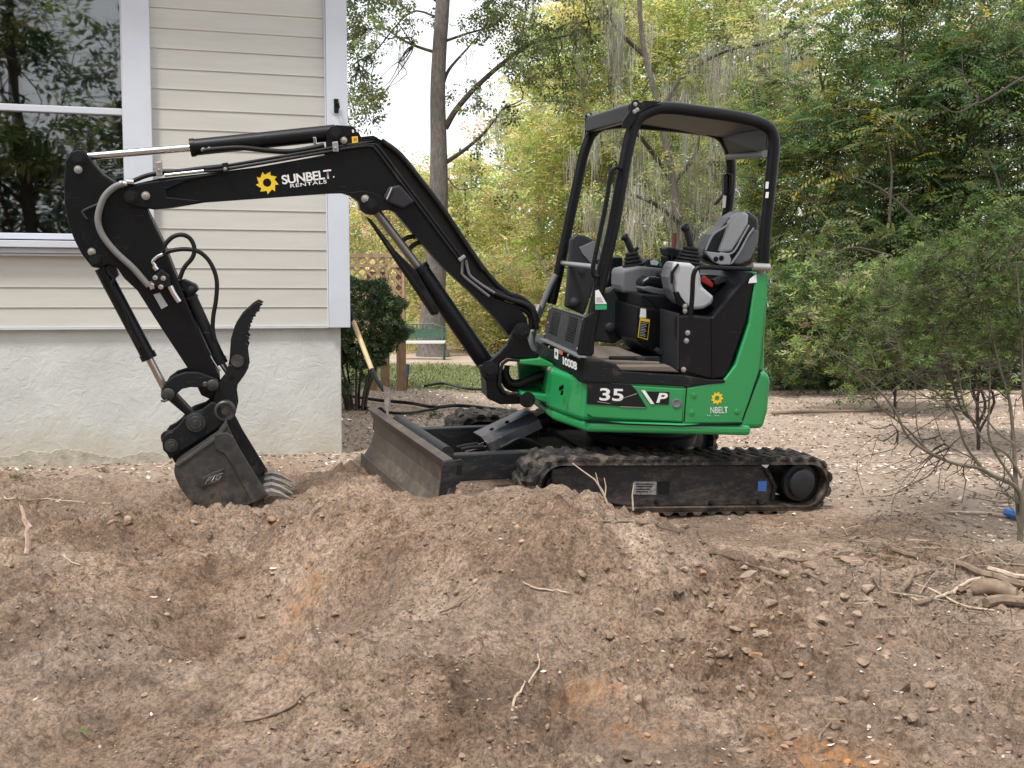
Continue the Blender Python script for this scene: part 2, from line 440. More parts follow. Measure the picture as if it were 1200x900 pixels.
def ground_hit(px, py):
    """the point of the built ground seen at a place of the photograph"""
    d = ray(px, py); t = np.geomspace(2.4, 80, 420)
    for _ in range(2):
        Q = CAM[None] + d[None] * t[:, None]
        below = np.nonzero(Q[:, 2] < full_h(Q[:, 0], Q[:, 1]))[0]
        k = below[0] if len(below) else len(t) - 1
        t = np.linspace(t[max(k - 1, 0)], t[k], 24)
    return CAM + d * t[12]

# ------------------------------------------------------------------ ground sheet
NX, NY = 600, 570
yy = np.concatenate([[-60, -30, -15, -6, 0, 1.2], np.geomspace(2.6, 12, NY), np.geomspace(12.1, 420, 110)])
uu = np.linspace(-1, 1, NX)
outer = np.array([.06, .16, .35, .7, 1.3, 2.5, 5, 10, 20, 45])
U = np.concatenate([-1 - outer[::-1], uu, 1 + outer])
ye = np.maximum(yy, 2.6)
X = np.where(np.abs(U)[None, :] <= 1, U[None, :] * (ye[:, None] * .55), np.sign(U)[None, :] * (ye[:, None] * .55 + (np.abs(U)[None, :] - 1) * 8))
Y = np.repeat(yy[:, None], len(U), 1)
Z = full_h(X, Y)
nr, nc = X.shape
idx = np.arange(nr * nc).reshape(nr, nc)
F = np.stack([idx[:-1, :-1], idx[:-1, 1:], idx[1:, 1:], idx[1:, :-1]], -1).reshape(-1, 4)
dm, gm, cm = masks(X, Y)
gcol = np.stack([dm, gm, cm], -1).reshape(-1, 3)

def ground_material():
    m = bpy.data.materials.new('dug_earth'); m.use_nodes = True
    n = m.node_tree.nodes; l = m.node_tree.links; n.clear()
    out = n.new('ShaderNodeOutputMaterial'); p = n.new('ShaderNodeBsdfPrincipled'); l.new(p.outputs[0], out.inputs[0])
    p.inputs['Roughness'].default_value = .95; p.inputs['Specular IOR Level'].default_value = .15
    geo = n.new('ShaderNodeNewGeometry'); at = n.new('ShaderNodeAttribute'); at.attribute_name = 'Col'
    sp = n.new('ShaderNodeSeparateColor'); l.new(at.outputs['Color'], sp.inputs[0])
    def noise(sc, det=6, rg=.6, dist=0.):
        t = n.new('ShaderNodeTexNoise'); t.inputs['Scale'].default_value = sc; t.inputs['Detail'].default_value = det
        t.inputs['Roughness'].default_value = rg; t.inputs['Distortion'].default_value = dist; l.new(geo.outputs['Position'], t.inputs['Vector']); return t.outputs[0]
    def ramp(src, stops):
        r = n.new('ShaderNodeValToRGB'); l.new(src, r.inputs[0]); e = r.color_ramp.elements
        while len(e) < len(stops): e.new(.5)
        for q, (pos, c) in zip(e, stops): q.position = pos; q.color = (*c, 1)
        return r.outputs[0]
    def mix(f, a, b, mode='MIX'):
        x = n.new('ShaderNodeMix'); x.data_type = 'RGBA'; x.blend_type = mode
        if isinstance(f, float): x.inputs[0].default_value = f
        else: l.new(f, x.inputs[0])
        l.new(a, x.inputs[6]) if not isinstance(a, tuple) else setattr(x.inputs[6], 'default_value', (*a, 1))
        l.new(b, x.inputs[7]) if not isinstance(b, tuple) else setattr(x.inputs[7], 'default_value', (*b, 1))
        return x.outputs[2]
    dirt = ramp(noise(1.6, 8, .62, .4), [(.28, (.165, .112, .078)), (.42, (.275, .190, .133)), (.56, (.385, .282, .208)), (.72, (.54, .42, .33))])
    grit = ramp(noise(70, 6, .8), [(.34, (.30, .28, .27)), (.44, (.70, .69, .68)), (.5, (.98, .98, .98)), (.57, (1.2, 1.18, 1.17)), (.68, (1.6, 1.55, 1.5))])
    dirt = mix(1.0, dirt, grit, 'MULTIPLY')
    dirt = mix(1.0, dirt, ramp(noise(22, 7, .75, .6), [(.36, (.50, .48, .46)), (.48, (.97, .97, .97)), (.60, (1.3, 1.28, 1.26))]), 'MULTIPLY')
    damp = ramp(noise(2.4, 7, .65, .8), [(.30, (.58, .56, .55)), (.44, (1, 1, 1))]); dirt = mix(1.0, dirt, damp, 'MULTIPLY')
    grey = ramp(noise(.9, 5, .6), [(.42, (0, 0, 0)), (.6, (1, 1, 1))])
    dirt = mix(grey, dirt, mix(.35, dirt, (.24, .195, .165)))
    mm = n.new('ShaderNodeMath'); mm.operation = 'MULTIPLY'; l.new(sp.outputs[2], mm.inputs[0]); l.new(ramp(noise(16, 6, .7, .5), [(.42, (0, 0, 0)), (.58, (1, 1, 1))]), mm.inputs[1])
    dirt = mix(mm.outputs[0], dirt, mix(.70, dirt, (.60, .30, .12)))
    leaf = ramp(noise(26, 7, .85, .3), [(.38, (.20, .145, .11)), (.45, (.40, .305, .235)), (.52, (.56, .44, .35)), (.60, (.72, .61, .52))])
    leaf = mix(.6, leaf, ramp(noise(1.1, 6, .6), [(.3, (.29, .215, .165)), (.7, (.50, .395, .315))]))
    gras = ramp(noise(30, 6, .8), [(.35, (.04, .055, .02)), (.5, (.13, .16, .055)), (.65, (.28, .24, .13))])
    col = mix(sp.outputs[0], leaf, dirt); col = mix(sp.outputs[1], col, gras)
    l.new(col, p.inputs['Base Color'])
    b1 = n.new('ShaderNodeBump'); b1.inputs['Strength'].default_value = 1.; b1.inputs['Distance'].default_value = .02; l.new(noise(60, 9, .8), b1.inputs['Height'])
    b2 = n.new('ShaderNodeBump'); b2.inputs['Strength'].default_value = .6; b2.inputs['Distance'].default_value = .03; l.new(noise(14, 6, .7, .5), b2.inputs['Height'])
    l.new(b2.outputs[0], b1.inputs['Normal']); l.new(b1.outputs[0], p.inputs['Normal'])
    return m
M['ground'] = ground_material()
gme = np_mesh('ground', np.stack([X, Y, Z], -1).reshape(-1, 3), F, gcol, True)
ground = link_mesh('ground', gme, M['ground'])
tag(ground, 'bare brown earth dug up into a mound in front of the excavator', None, None, 'structure')

# ------------------------------------------------------------------ scattering
def rotmats(n, tilt=1.0, rng=RNG):
    """random rotations: spin about z and tilt away from it"""
    a = rng.uniform(0, 2 * np.pi, n); t = rng.normal(0, tilt, n); b = rng.uniform(0, 2 * np.pi, n)
    def rz(q):
        m = np.zeros((n, 3, 3)); m[:, 0, 0] = np.cos(q); m[:, 0, 1] = -np.sin(q); m[:, 1, 0] = np.sin(q); m[:, 1, 1] = np.cos(q); m[:, 2, 2] = 1; return m
    rx = np.zeros((n, 3, 3)); rx[:, 0, 0] = 1; rx[:, 1, 1] = np.cos(t); rx[:, 1, 2] = -np.sin(t); rx[:, 2, 1] = np.sin(t); rx[:, 2, 2] = np.cos(t)
    return rz(b) @ rx @ rz(a)
def scatter(tv, tf, P, Rm, S, cols=None, tcol=None):
    """instances of a template baked into one mesh; S scale (n,) or (n,3)"""
    n = len(P); tv = np.asarray(tv, float); tf = np.asarray(tf)
    S = np.asarray(S, float)
    if S.ndim == 1: S = S[:, None].repeat(3, 1)
    V = np.einsum('nij,nkj->nki', Rm, tv[None] * S[:, None, :]) + P[:, None, :]
    F = (tf[None] + (np.arange(n) * len(tv))[:, None, None]).reshape(-1, tf.shape[1])
    C = None
    if cols is not None:
        C = np.repeat(cols[:, None, :], len(tv), 1)
        if tcol is not None: C = C * tcol[None, :, None]
        C = C.reshape(-1, 3)
    return V.reshape(-1, 3), F, C
def pick(pal, n, rng=RNG, jit=.25):
    pal = np.array(pal); c = pal[rng.integers(0, len(pal), n)]
    return c * np.exp(rng.normal(0, jit, (n, 1))) * np.exp(rng.normal(0, .03, (n, 3)))

def rock_template(seed, sub=2):
    import bmesh
    bm = bmesh.new(); bmesh.ops.create_icosphere(bm, subdivisions=sub, radius=1)
    v = np.array([q.co[:] for q in bm.verts]); f = np.array([[q.index for q in t.verts] for t in bm.faces]); bm.free()
    r = np.random.default_rng(seed); k = np.ones(len(v))
    for _ in range(11):
        d = r.normal(size=3); d /= np.linalg.norm(d); c = r.uniform(.3, .75); pr = v @ d; v = v - np.clip(pr - c, 0, None)[:, None] * d[None] * .85
    v *= 1 + r.normal(0, .07, (len(v), 1))
    v *= np.array([1, r.uniform(.65, .95), r.uniform(.5, .75)]); return v, f
M['clod'] = material('dirt_clod', (.25, .18, .135), .95, spec=.15, var=.3, vscale=30, bump=.8, bscale=90, bdist=.01, attr=True)

def on_ground(x, y, lift=0.):
    return np.stack([x, y, full_h(x, y) + lift], -1)
def rand_view(n, y0, y1, spread=.5, rng=RNG, power=1.):
    y = y0 + (y1 - y0) * rng.uniform(0, 1, n) ** power; x = y * rng.uniform(-spread, spread, n); return x, y
PAL_CLOD = [(.25, .178, .128), (.28, .20, .148), (.19, .137, .10), (.23, .168, .122), (.33, .25, .19)]
# countable clods: the ones that show largest
rocks = [rock_template(i, 2) for i in range(8)]
rock_me = []
cl_spots = []
rr = np.random.default_rng(12)
# (px, py, size px) read off the photograph, then strewn ones between them
for q in [(800, 745, 26), (858, 735, 22), (833, 708, 20), (826, 690, 22), (1010, 772, 30), (1040, 765, 20), (1090, 800, 26), (1085, 730, 18), (1055, 840, 22), (1108, 850, 20),
          (925, 650, 26), (992, 655, 40), (955, 735, 18), (880, 815, 26), (925, 790, 22), (975, 845, 24), (988, 820, 20), (1140, 880, 26), (1060, 740, 20), (870, 720, 18),
          (925, 862, 20), (1015, 700, 18), (905, 705, 22), (845, 765, 20), (1030, 745, 16), (690, 730, 14), (660, 838, 26), (640, 840, 14), (150, 610, 24), (135, 612, 18), (170, 608, 20),
          (230, 612, 22), (260, 618, 20), (245, 628, 15), (110, 740, 14), (130, 742, 14), (145, 738, 12), (125, 755, 15), (160, 736, 12), (150, 748, 12), (90, 745, 16), (95, 730, 12),
          (400, 600, 14), (300, 600, 30), (318, 606, 22), (283, 608, 16), (725, 795, 16), (760, 860, 16), (1125, 690, 20), (950, 690, 16), (1180, 875, 22), (1165, 845, 16), (445, 640, 10)]:
    cl_spots.append(q)
for _ in range(240):
    zone = rr.random()
    if zone < .74: q = (rr.normal(930, 105), rr.uniform(640, 895), 6 + rr.lognormal(2.1, .55))
    elif zone < .87: q = (rr.normal(640, 130), rr.uniform(600, 895), rr.uniform(6, 14))
    else: q = (rr.uniform(10, 380), rr.uniform(590, 880), rr.uniform(6, 14))
    cl_spots.append(q)
for i, (v, f) in enumerate(rocks):
    for j in range(3):
        c = np.array(PAL_CLOD[(i + j * 2) % 5]) if not (j == 2 and i % 4 == 0) else np.array((.36, .22, .13))
        me = np_mesh('clod', v, f, np.tile(c, (len(v), 1)), False); me.materials.append(M['clod']); rock_me.append(me)
for (px, py, s) in cl_spots:
    if py > 899 or px > 1199: continue
    P = ground_hit(px, py); dist = P[1]
    if dist > 6.3: continue
    r = s * .5 * dist / FPX * 1.15
    o = link_mesh('clod', rock_me[rr.integers(len(rock_me))], None, ground)
    sc_ = r * rr.uniform(.85, 1.15)
    o.matrix_local = Matrix.Translation((P[0], P[1], P[2] - r * .16)) @ Matrix.Rotation(rr.uniform(0, 6.3), 4, 'Z') @ Matrix.Rotation(rr.normal(0, .3), 4, 'X') @ Matrix.Scale(sc_, 4)

# small clods and grit: past counting
parts = []
n = 23000
x, y = rand_view(n, 2.6, 7.4, .52, power=1.2)
dmx, _, cmx = masks(x, y)
dens = sst(-.35, .3, fbm(x, y, 1.3, 3, 300)) * (.25 + .75 * dmx)
keep = RNG.uniform(0, 1, n) < dens
x, y, cmx = x[keep], y[keep], cmx[keep]; n = len(x)
s = np.clip(RNG.lognormal(-5.3, .55, n), .002, .022)
P = on_ground(x, y); P[:, 2] += s * .3
lowv, lowf = rock_template(30, 1)
cols = pick(PAL_CLOD, n, jit=.28); cols = cols * (1 - cmx[:, None]) + np.array((.5, .23, .08)) * cmx[:, None]
V, F, C_ = scatter(lowv, lowf, P, rotmats(n, .5), s, cols)
o = link_mesh('grit', np_mesh('grit', V, F, C_, True), M['clod']); tag(o, 'small clods and grit strewn over the dug earth', 'grit', None, 'stuff')

# leaf litter
leaf_v = np.array([(-1, 0, .12), (-.3, -.45, 0), (.5, -.38, .05), (1, 0, .2), (.5, .38, .02), (-.3, .45, .1)]) * .5
leaf_f = np.array([(0, 1, 2, 5), (5, 2, 4, 4), (2, 3, 4, 4)])
leaf_f = np.array([(0, 1, 2), (0, 2, 5), (5, 2, 4), (2, 3, 4)])
M['litter'] = material('dead_leaf', (.4, .3, .2), .8, spec=.2, attr=True, transl=.15)
PAL_LIT = [(.56, .45, .36), (.66, .56, .47), (.70, .61, .52), (.36, .26, .19), (.24, .16, .11), (.12, .08, .06), (.62, .54, .46), (.40, .30, .24), (.17, .12, .09)]
x1, y1 = rand_view(60000, 6.0, 21, .62, power=.95)
d1, g1, _ = masks(x1, y1)
k = RNG.uniform(0, 1, len(x1)) < (1 - d1) * (1 - .75 * g1) + .02
wl = (np.stack([x1, y1], -1) - WF.O[:2]); aw = wl @ WF.R[:2]; lw = wl @ WF.L[:2]
k &= ~((aw < .02) & (lw > -.05) & (lw < 6))
x1, y1 = x1[k], y1[k]
x2, y2 = rand_view(1300, 2.7, 6.5, .5); k = RNG.uniform(0, 1, len(x2)) < np.where(x2 > .25 * y2, .7, .13); x2, y2 = x2[k], y2[k]
wa = RNG.uniform(-4.5, .3, 420); wp = WF.O[None, :2] + WF.R[None, :2] * wa[:, None] - WF.L[None, :2] * np.abs(RNG.normal(0, .12, 420))[:, None]
x = np.concatenate([x1, x2, wp[:, 0]]); y = np.concatenate([y1, y2, wp[:, 1]]); n = len(x)
s = np.clip(RNG.lognormal(-3.45, .4, n), .014, .06); s[len(x1):] *= .75
cols = pick(PAL_LIT, n, jit=.3)
og = (RNG.uniform(0, 1, n) < .05); cols[og] = np.array((.36, .22, .13))
V, F, C_ = scatter(leaf_v, leaf_f, on_ground(x, y, .006), rotmats(n, .3), s, cols)
o = link_mesh('leaf_litter', np_mesh('leaf_litter', V, F, C_), M['litter']); tag(o, 'pale dead leaves lying over the sandy ground', 'dead leaves', None, 'stuff')
# broken twigs in the brush on the right
n = 520; rg_ = np.random.default_rng(88)
px_ = rg_.uniform(990, 1210, n); py_ = rg_.normal(672, 32, n); d3 = np.stack([(px_ - 600) / FPX, np.ones(n), (YH - py_) / FPX], -1); t3 = CZ / -d3[:, 2]; x = d3[:, 0] * t3; y = d3[:, 1] * t3
tw_v = np.array([(-1, -.012, 0), (0, -.012, .03), (1, -.008, 0), (1, .008, .01), (0, .014, .045), (-1, .012, .015)]); tw_f = np.array([(0, 1, 4, 5), (1, 2, 3, 4)])
V, F, C_ = scatter(tw_v, tw_f, on_ground(x, y, .008), rotmats(n, .16, rg_), rg_.uniform(.03, .16, n)[:, None] * np.array([[1, 1.6, 1]]), pick([(.20, .15, .11), (.12, .09, .07), (.33, .26, .2), (.08, .06, .05)], n, rg_))
o = link_mesh('twig_litter', np_mesh('twig_litter', V, F, C_), M['litter']); tag(o, 'broken twigs and bark strewn around the brush pile at right', 'twigs', None, 'stuff')
# grass strip
n = 26000
x = RNG.uniform(-6.5, 5, n); y = RNG.uniform(13.6, 24, n); _, g, _ = masks(x, y)
k = RNG.uniform(0, 1, n) < g; x, y = x[k], y[k]; n = len(x)
bl_v = np.array([(-.06, 0, 0), (.06, 0, 0), (.03, .25, .8), (0, .5, 1.2)]); bl_f = np.array([(0, 1, 2), (0, 2, 3)])
M['grass'] = material('grass_blade', (.1, .14, .04), .7, attr=True, transl=.25)
V, F, C_ = scatter(bl_v, bl_f, on_ground(x, y, -.01), rotmats(n, .25), RNG.uniform(.05, .10, n)[:, None] * np.array([[2.2, 1, .5]]), pick([(.10, .15, .04), (.15, .19, .05), (.22, .2, .09), (.08, .12, .03)], n))
o = link_mesh('grass', np_mesh('grass', V, F, C_), M['grass']); tag(o, 'short green grass in a strip beyond the leafy ground', 'grass', None, 'stuff')
# ------------------------------------------------------------------ house
M['stucco'] = material('white_stucco', (.535, .545, .525), .85, spec=.3, var=.10, vscale=3)
def stucco_nodes(m):
    n = m.node_tree.nodes; l = m.node_tree.links; p = [q for q in n if q.type == 'BSDF_PRINCIPLED'][0]
    geo = [q for q in n if q.type == 'NEW_GEOMETRY'][0]
    def noise(sc, det, rg, dist=0.):
        t = n.new('ShaderNodeTexNoise'); t.inputs['Scale'].default_value = sc; t.inputs['Detail'].default_value = det
        t.inputs['Roughness'].default_value = rg; t.inputs['Distortion'].default_value = dist; l.new(geo.outputs['Position'], t.inputs['Vector']); return t.outputs[0]
    old = p.inputs['Base Color'].links[0].from_socket
    sx = n.new('ShaderNodeSeparateXYZ'); l.new(geo.outputs['Position'], sx.inputs[0])
    ad = n.new('ShaderNodeMath'); ad.operation = 'MULTIPLY_ADD'; l.new(noise(3.5, 6, .7), ad.inputs[0]); ad.inputs[1].default_value = -.75; l.new(sx.outputs[2], ad.inputs[2])
    mr = n.new('ShaderNodeMapRange'); mr.inputs[1].default_value = .10; mr.inputs[2].default_value = -.30; mr.inputs[4].default_value = .75; l.new(ad.outputs[0], mr.inputs[0])
    mx = n.new('ShaderNodeMix'); mx.data_type = 'RGBA'; l.new(mr.outputs[0], mx.inputs[0]); l.new(old, mx.inputs[6]); mx.inputs[7].default_value = (.42, .36, .25, 1)
    l.new(mx.outputs[2], p.inputs['Base Color'])
    b1 = n.new('ShaderNodeBump'); b1.inputs['Strength'].default_value = .5; b1.inputs['Distance'].default_value = .012; l.new(noise(11, 4, .55, 1.5), b1.inputs['Height'])
    b2 = n.new('ShaderNodeBump'); b2.inputs['Strength'].default_value = .5; b2.inputs['Distance'].default_value = .004; l.new(noise(90, 4, .6), b2.inputs['Height'])
    l.new(b1.outputs[0], b2.inputs['Normal']); l.new(b2.outputs[0], p.inputs['Normal'])
stucco_nodes(M['stucco'])
M['siding'] = material('cream_vinyl_siding', (.505, .488, .445), .5, var=.05, vscale=2, bump=.25, bscale=35, bdist=.003, stretch=(1, 1, 9), dirt=(.38, .36, .30), dirt_amt=.02)
M['trim'] = material('white_trim', (.55, .575, .63), .45, var=.05, vscale=3, bump=.1, bscale=60, dirt=(.45, .43, .4), dirt_amt=.0)
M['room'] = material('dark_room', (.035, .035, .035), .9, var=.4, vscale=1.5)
M['curtain'] = material('grey_curtain', (.10, .10, .09), .9, var=.3, vscale=5, stretch=(6, 6, 1))
M['roofing'] = material('grey_shingles', (.12, .11, .10), .9, var=.3, vscale=20)
gm_ = bpy.data.materials.new('window_glass'); gm_.use_nodes = True
n_ = gm_.node_tree.nodes; l_ = gm_.node_tree.links; n_.clear()
out_ = n_.new('ShaderNodeOutputMaterial'); g1_ = n_.new('ShaderNodeBsdfGlossy'); g1_.inputs['Roughness'].default_value = .015
t1_ = n_.new('ShaderNodeBsdfTransparent'); t1_.inputs[0].default_value = (.55, .58, .56, 1); mx_ = n_.new('ShaderNodeMixShader')
mx_.inputs[0].default_value = .17; l_.new(t1_.outputs[0], mx_.inputs[1]); l_.new(g1_.outputs[0], mx_.inputs[2]); l_.new(mx_.outputs[0], out_.inputs[0])
no_ = n_.new('ShaderNodeTexNoise'); no_.inputs['Scale'].default_value = 1.6; bu_ = n_.new('ShaderNodeBump'); bu_.inputs['Strength'].default_value = .12; bu_.inputs['Distance'].default_value = .02
l_.new(no_.outputs[0], bu_.inputs['Height']); l_.new(bu_.outputs[0], g1_.inputs['Normal'])
M['glass'] = gm_

# wall frame: a = 0 at the stucco corner, negative to the left; b = 0 stucco face; c from the corner's foot
def wz(px, py, b=0.): return WF.b(px, py, b)
z_sid = wz(300, 383, -.05)[1]                       # underside of the siding
a_tr1 = wz(411, 382, -.09)[0]; a_tr0 = wz(386.5, 382, -.09)[0]
aw1, zs = wz(147, 283, -.06)                        # window: right edge of glass, sill
a_wtrim = wz(179, 200, -.09)[0]
z_mid = wz(70, 127, -.05)[1]
house = empty('house', WF.w(-2.0, 1.5, 0), 'cream sided house corner with white stucco base and a large window', 'house')
TOPZ = 4.55; A0 = -7.5
mb = MB(); mb.prism(WF, [(A0, -.6), (0, -.6), (0, z_sid + .02), (A0, z_sid + .02)], 0, .2)
mb.prism(WF, [(-.2, -.6), (0, -.6), (0, z_sid + .02), (-.2, z_sid + .02)], .2, 7.0)
mb.build('stucco_base', M['stucco'], house, .008)
# ragged foot of the render, broken away from the footing
mb = MB(); pts = []; rf = random.Random(5); xs = np.linspace(-3.9, -.35, 210)
top = [(float(a), .018 + float(fbm(np.array([a]), np.array([.3]), 2.2, 5, 700, gain=.65)[0]) * .075 + .006 * rf.random() + .06 * sst(-1.2, -3.2, a)) for a in xs]
mb.prism(WF, [(xs[0], -.4)] + [(xs[-1], -.4)] + top[::-1], -.014, .0)
mb.build('footing', material('rough_footing', (.40, .37, .30), .95, var=.3, vscale=12, bump=.8, bscale=40, bdist=.01), house, .004)
# siding courses with a real lap
EXP = 21.8 / (FPX / 8.75)
mbw = MB(); mbw.prism(WF, [(A0, z_sid), (aw1 - 2.6, z_sid), (aw1 - 2.6, TOPZ), (A0, TOPZ)], .0, .16)
mbw.prism(WF, [(aw1, z_sid + .02), (0, z_sid + .02), (0, TOPZ), (aw1, TOPZ)], .0, .16)
mbw.prism(WF, [(aw1 - 2.6, z_sid + .02), (aw1, z_sid + .02), (aw1, zs - .06), (aw1 - 2.6, zs - .06)], .0, .16)
mbw.prism(WF, [(-.16, z_sid + .02), (0, z_sid + .02), (0, TOPZ), (-.16, TOPZ)], .16, 7.0)
mbw.build('wall_sheathing', M['siding'], house)
k = 0; z = z_sid
sid_cache = {}
while z < TOPZ - .02:
    a_l = A0; a_r = a_tr0 + .01
    spans = []
    if z + EXP > zs - .10: spans = [(a_wtrim - .01, a_r), (A0, aw1 - 2.75)]
    else: spans = [(A0, a_r)]
    for (s0, s1) in spans:
        key = (round(s0, 3), round(s1, 3))
        if key not in sid_cache:
            prof = [(-.001, .0), (-.015, .0), (-.017, .004), (-.016, .012), (-.0155, .018), (-.010, EXP), (-.001, EXP)]
            vs = [WF.w(s0, b, z + c) - np.array(house.location) for b, c in prof] + [WF.w(s1, b, z + c) - np.array(house.location) for b, c in prof]
            n7 = len(prof); fs = [tuple(range(n7))[::-1], tuple(range(n7, 2 * n7))] + [(i, (i + 1) % n7, (i + 1) % n7 + n7, i + n7) for i in range(n7)]
            me = bpy.data.meshes.new('siding_board'); me.from_pydata([tuple(v) for v in vs], [], fs); me.materials.append(M['siding']); me.update()
            sid_cache[key] = (me, z)
        me, z0 = sid_cache[key]
        o = link_mesh('siding_board', me, None, house); o.location = (0, 0, z - z0)
    z += EXP
# J channel under the lowest board and beside the window
mb = MB(); mb.box(WF, A0, a_tr0, -.045, -.002, z_sid - .012, z_sid - .001); mb.build('starter_strip', M['trim'], house)
mb = MB(); mb.box(WF, a_tr0, a_tr1, -.075, .0, z_sid - .01, TOPZ); mb.box(WF, a_tr1 - .02, a_tr1, .0, .10, z_sid - .01, TOPZ)
mb.box(WF, a_tr0 - .012, a_tr0 - .001, -.055, -.002, z_sid - .01, TOPZ)
mb.build('corner_trim', M['trim'], house, .004)
mb = MB(); mb.box(WF, aw1 - 2.75, aw1 - 2.56, -.072, .02, zs - .02, TOPZ); mb.build('window_casing', M['trim'], house, .005)
# iron bracket on the corner trim
bx, bz = wz(394, 125, -.08)
mb = MB(); mb.box(WF, bx - .018, bx + .018, -.088, -.076, bz - .05, bz + .06); mb.tube([WF.w(bx + .0, -.085, bz + .03), WF.w(bx + .012, -.12, bz + .02), WF.w(bx + .018, -.13, bz - .01), WF.w(bx, -.12, bz - .03), WF.w(bx - .005, -.09, bz - .035)], .008, 8)
mb.build('wall_hook', M['black'], house)
mb = MB(); mb.cyl(WF.w(bx, -.0755, bz - .02), WF.w(bx, -.080, bz - .02), .045); mb.build('hook_plate', M['trim'], house)
# window
win = MB(); F1 = -.085
win.box(WF, aw1 + .012, a_wtrim, -.072, .02, zs - .02, TOPZ)             # wide casing on the right
wino = win.build('window', M['trim'], house, .005)
mb = MB(); mb.box(WF, aw1, aw1 + .055, -.05, .06, zs + .03, TOPZ); mb.build('window_frame', M['trim'], wino, .004)
mb = MB(); mb.box(WF, aw1 - 2.56, aw1, -.035, .035, z_mid - .028, z_mid + .022); mb.build('sash_bar', M['trim'], wino, .005)
mb = MB(); mb.box(WF, aw1 - 2.56, aw1, -.03, .03, zs + .01, zs + .055); mb.build('sash_rail', M['trim'], wino, .005)
mb = MB(); mb.box(WF, aw1 - 2.7, a_wtrim, -.11, .02, zs - .055, zs - .004); mb.box(WF, aw1 - 2.7, a_wtrim + .005, -.07, .0, zs - .095, zs - .058); mb.box(WF, aw1 - 2.7, a_wtrim, -.05, .0, zs - .115, zs - .097)
mb.build('window_sill', M['trim'], wino, .004)
for (c0, c1, off) in ((zs + .03, z_mid, .0), (z_mid, TOPZ - .05, -.012)):
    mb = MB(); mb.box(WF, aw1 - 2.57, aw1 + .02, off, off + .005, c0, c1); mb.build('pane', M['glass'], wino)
# the room behind
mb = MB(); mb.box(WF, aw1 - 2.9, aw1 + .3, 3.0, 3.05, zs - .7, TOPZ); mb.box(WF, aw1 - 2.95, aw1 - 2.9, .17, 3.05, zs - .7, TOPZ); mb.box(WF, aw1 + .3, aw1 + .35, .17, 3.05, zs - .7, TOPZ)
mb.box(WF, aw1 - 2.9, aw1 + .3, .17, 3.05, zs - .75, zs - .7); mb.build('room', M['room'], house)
mb = MB()
for i in range(9): mb.pin(WF, 0, 0, 0, .001, .001, 3) if False else mb.cyl(WF.w(aw1 - .08 - i * .055, .14 + .02 * (i % 2), zs + .02), WF.w(aw1 - .06 - i * .05, .14 + .02 * (i % 2), TOPZ - .1), .035, 8)
mb.build('curtain', M['curtain'], house)
mb = MB(); mb.slab(WF, [(A0, -.62), (.45, -.62), (.45, 7.3), (A0, 7.3)], TOPZ, TOPZ + .14); mb.build('roof', M['roofing'], house)

# ------------------------------------------------------------------ things round the corner
def zg(x, y): return float(full_h(np.array([x]), np.array([y]))[0])
M['fence_wood'] = material('weathered_timber', (.24, .145, .08), .85, var=.35, vscale=6, stretch=(6, 6, 1), bump=.4, bscale=40)
M['lattice'] = material('tan_lattice', (.60, .42, .27), .8, var=.2, vscale=9)
# lattice screen on timber posts: a plane about 16.5 m away
LF = Frame(4, 0, 0, CAM + ray(470, 455) / ray(470, 455)[1] * 15.6); 
lat = empty('lattice_screen', LF.w(-.4, 0, 0), 'tan wooden lattice screen on timber posts behind the round bush', 'lattice screen')
for (x0, x1) in ((431, 441.5), (446, 456.5), (465, 476)):
    a0, _ = LF.b(x0, 455, 0); a1, _ = LF.b(x1, 455, 0); zt = LF.b(470, 309 if x0 > 460 else 318, 0)[1]
    mb = MB(); mb.box(LF, a0, a1, 0, .09, -.35, zt); mb.build('post', M['fence_wood'], lat, .004)
aL = LF.b(380, 400, 0)[0]; aR = LF.b(473, 400, 0)[0]; zT = LF.b(440, 298, 0)[1]; zB = LF.b(440, 400, 0)[1]
for (c0, c1) in ((zT - .045, zT + .01), (zT - .19, zT - .145)):
    mb = MB(); mb.box(LF, aL, aR + .02, -.045, -.022, c0, c1); mb.build('rail', M['lattice'], lat, .002)
mb = MB(); mb.box(LF, aR - .26, aR - .22, -.045, -.022, zB, zT - .045); mb.build('stile', M['lattice'], lat, .002)
mb = MB(); mb.box(LF, aR - .02, aR + .02, -.045, -.022, zB, zT - .045); mb.build('stile', M['lattice'], lat, .002)
def clip(a0, c0, dx, dz):
    # segment through (a0,c0) direction (dx,dz), clipped to the panel
    t0, t1 = -9, 9
    for (p, d, lo, hi) in ((a0, dx, aL, aR), (c0, dz, zB, zT)):
        u, v = (lo - p) / d, (hi - p) / d
        if u > v: u, v = v, u
        t0 = max(t0, u); t1 = min(t1, v)
    return t0, t1
for sgn, bb in ((1, -.010), (-1, -.020)):
    q = aL - 2
    while q < aR + 2:
        t0, t1 = clip(q, zB, .7071, .7071 * sgn) if sgn > 0 else clip(q, zT, .7071, -.7071)
        if t1 - t0 > .05:
            c_ = zB if sgn > 0 else zT
            nx, nz = -.7071 * sgn * .017, .7071 * .017
            A_ = (q + .7071 * t0, c_ + .7071 * sgn * t0); B_ = (q + .7071 * t1, c_ + .7071 * sgn * t1)
            mb = MB(); mb.prism(LF, [(A_[0] - nx, A_[1] - nz), (B_[0] - nx, B_[1] - nz), (B_[0] + nx, B_[1] + nz), (A_[0] + nx, A_[1] + nz)], bb, bb + .009); mb.build('slat', M['lattice'], lat)
        q += .105 * 1.4142
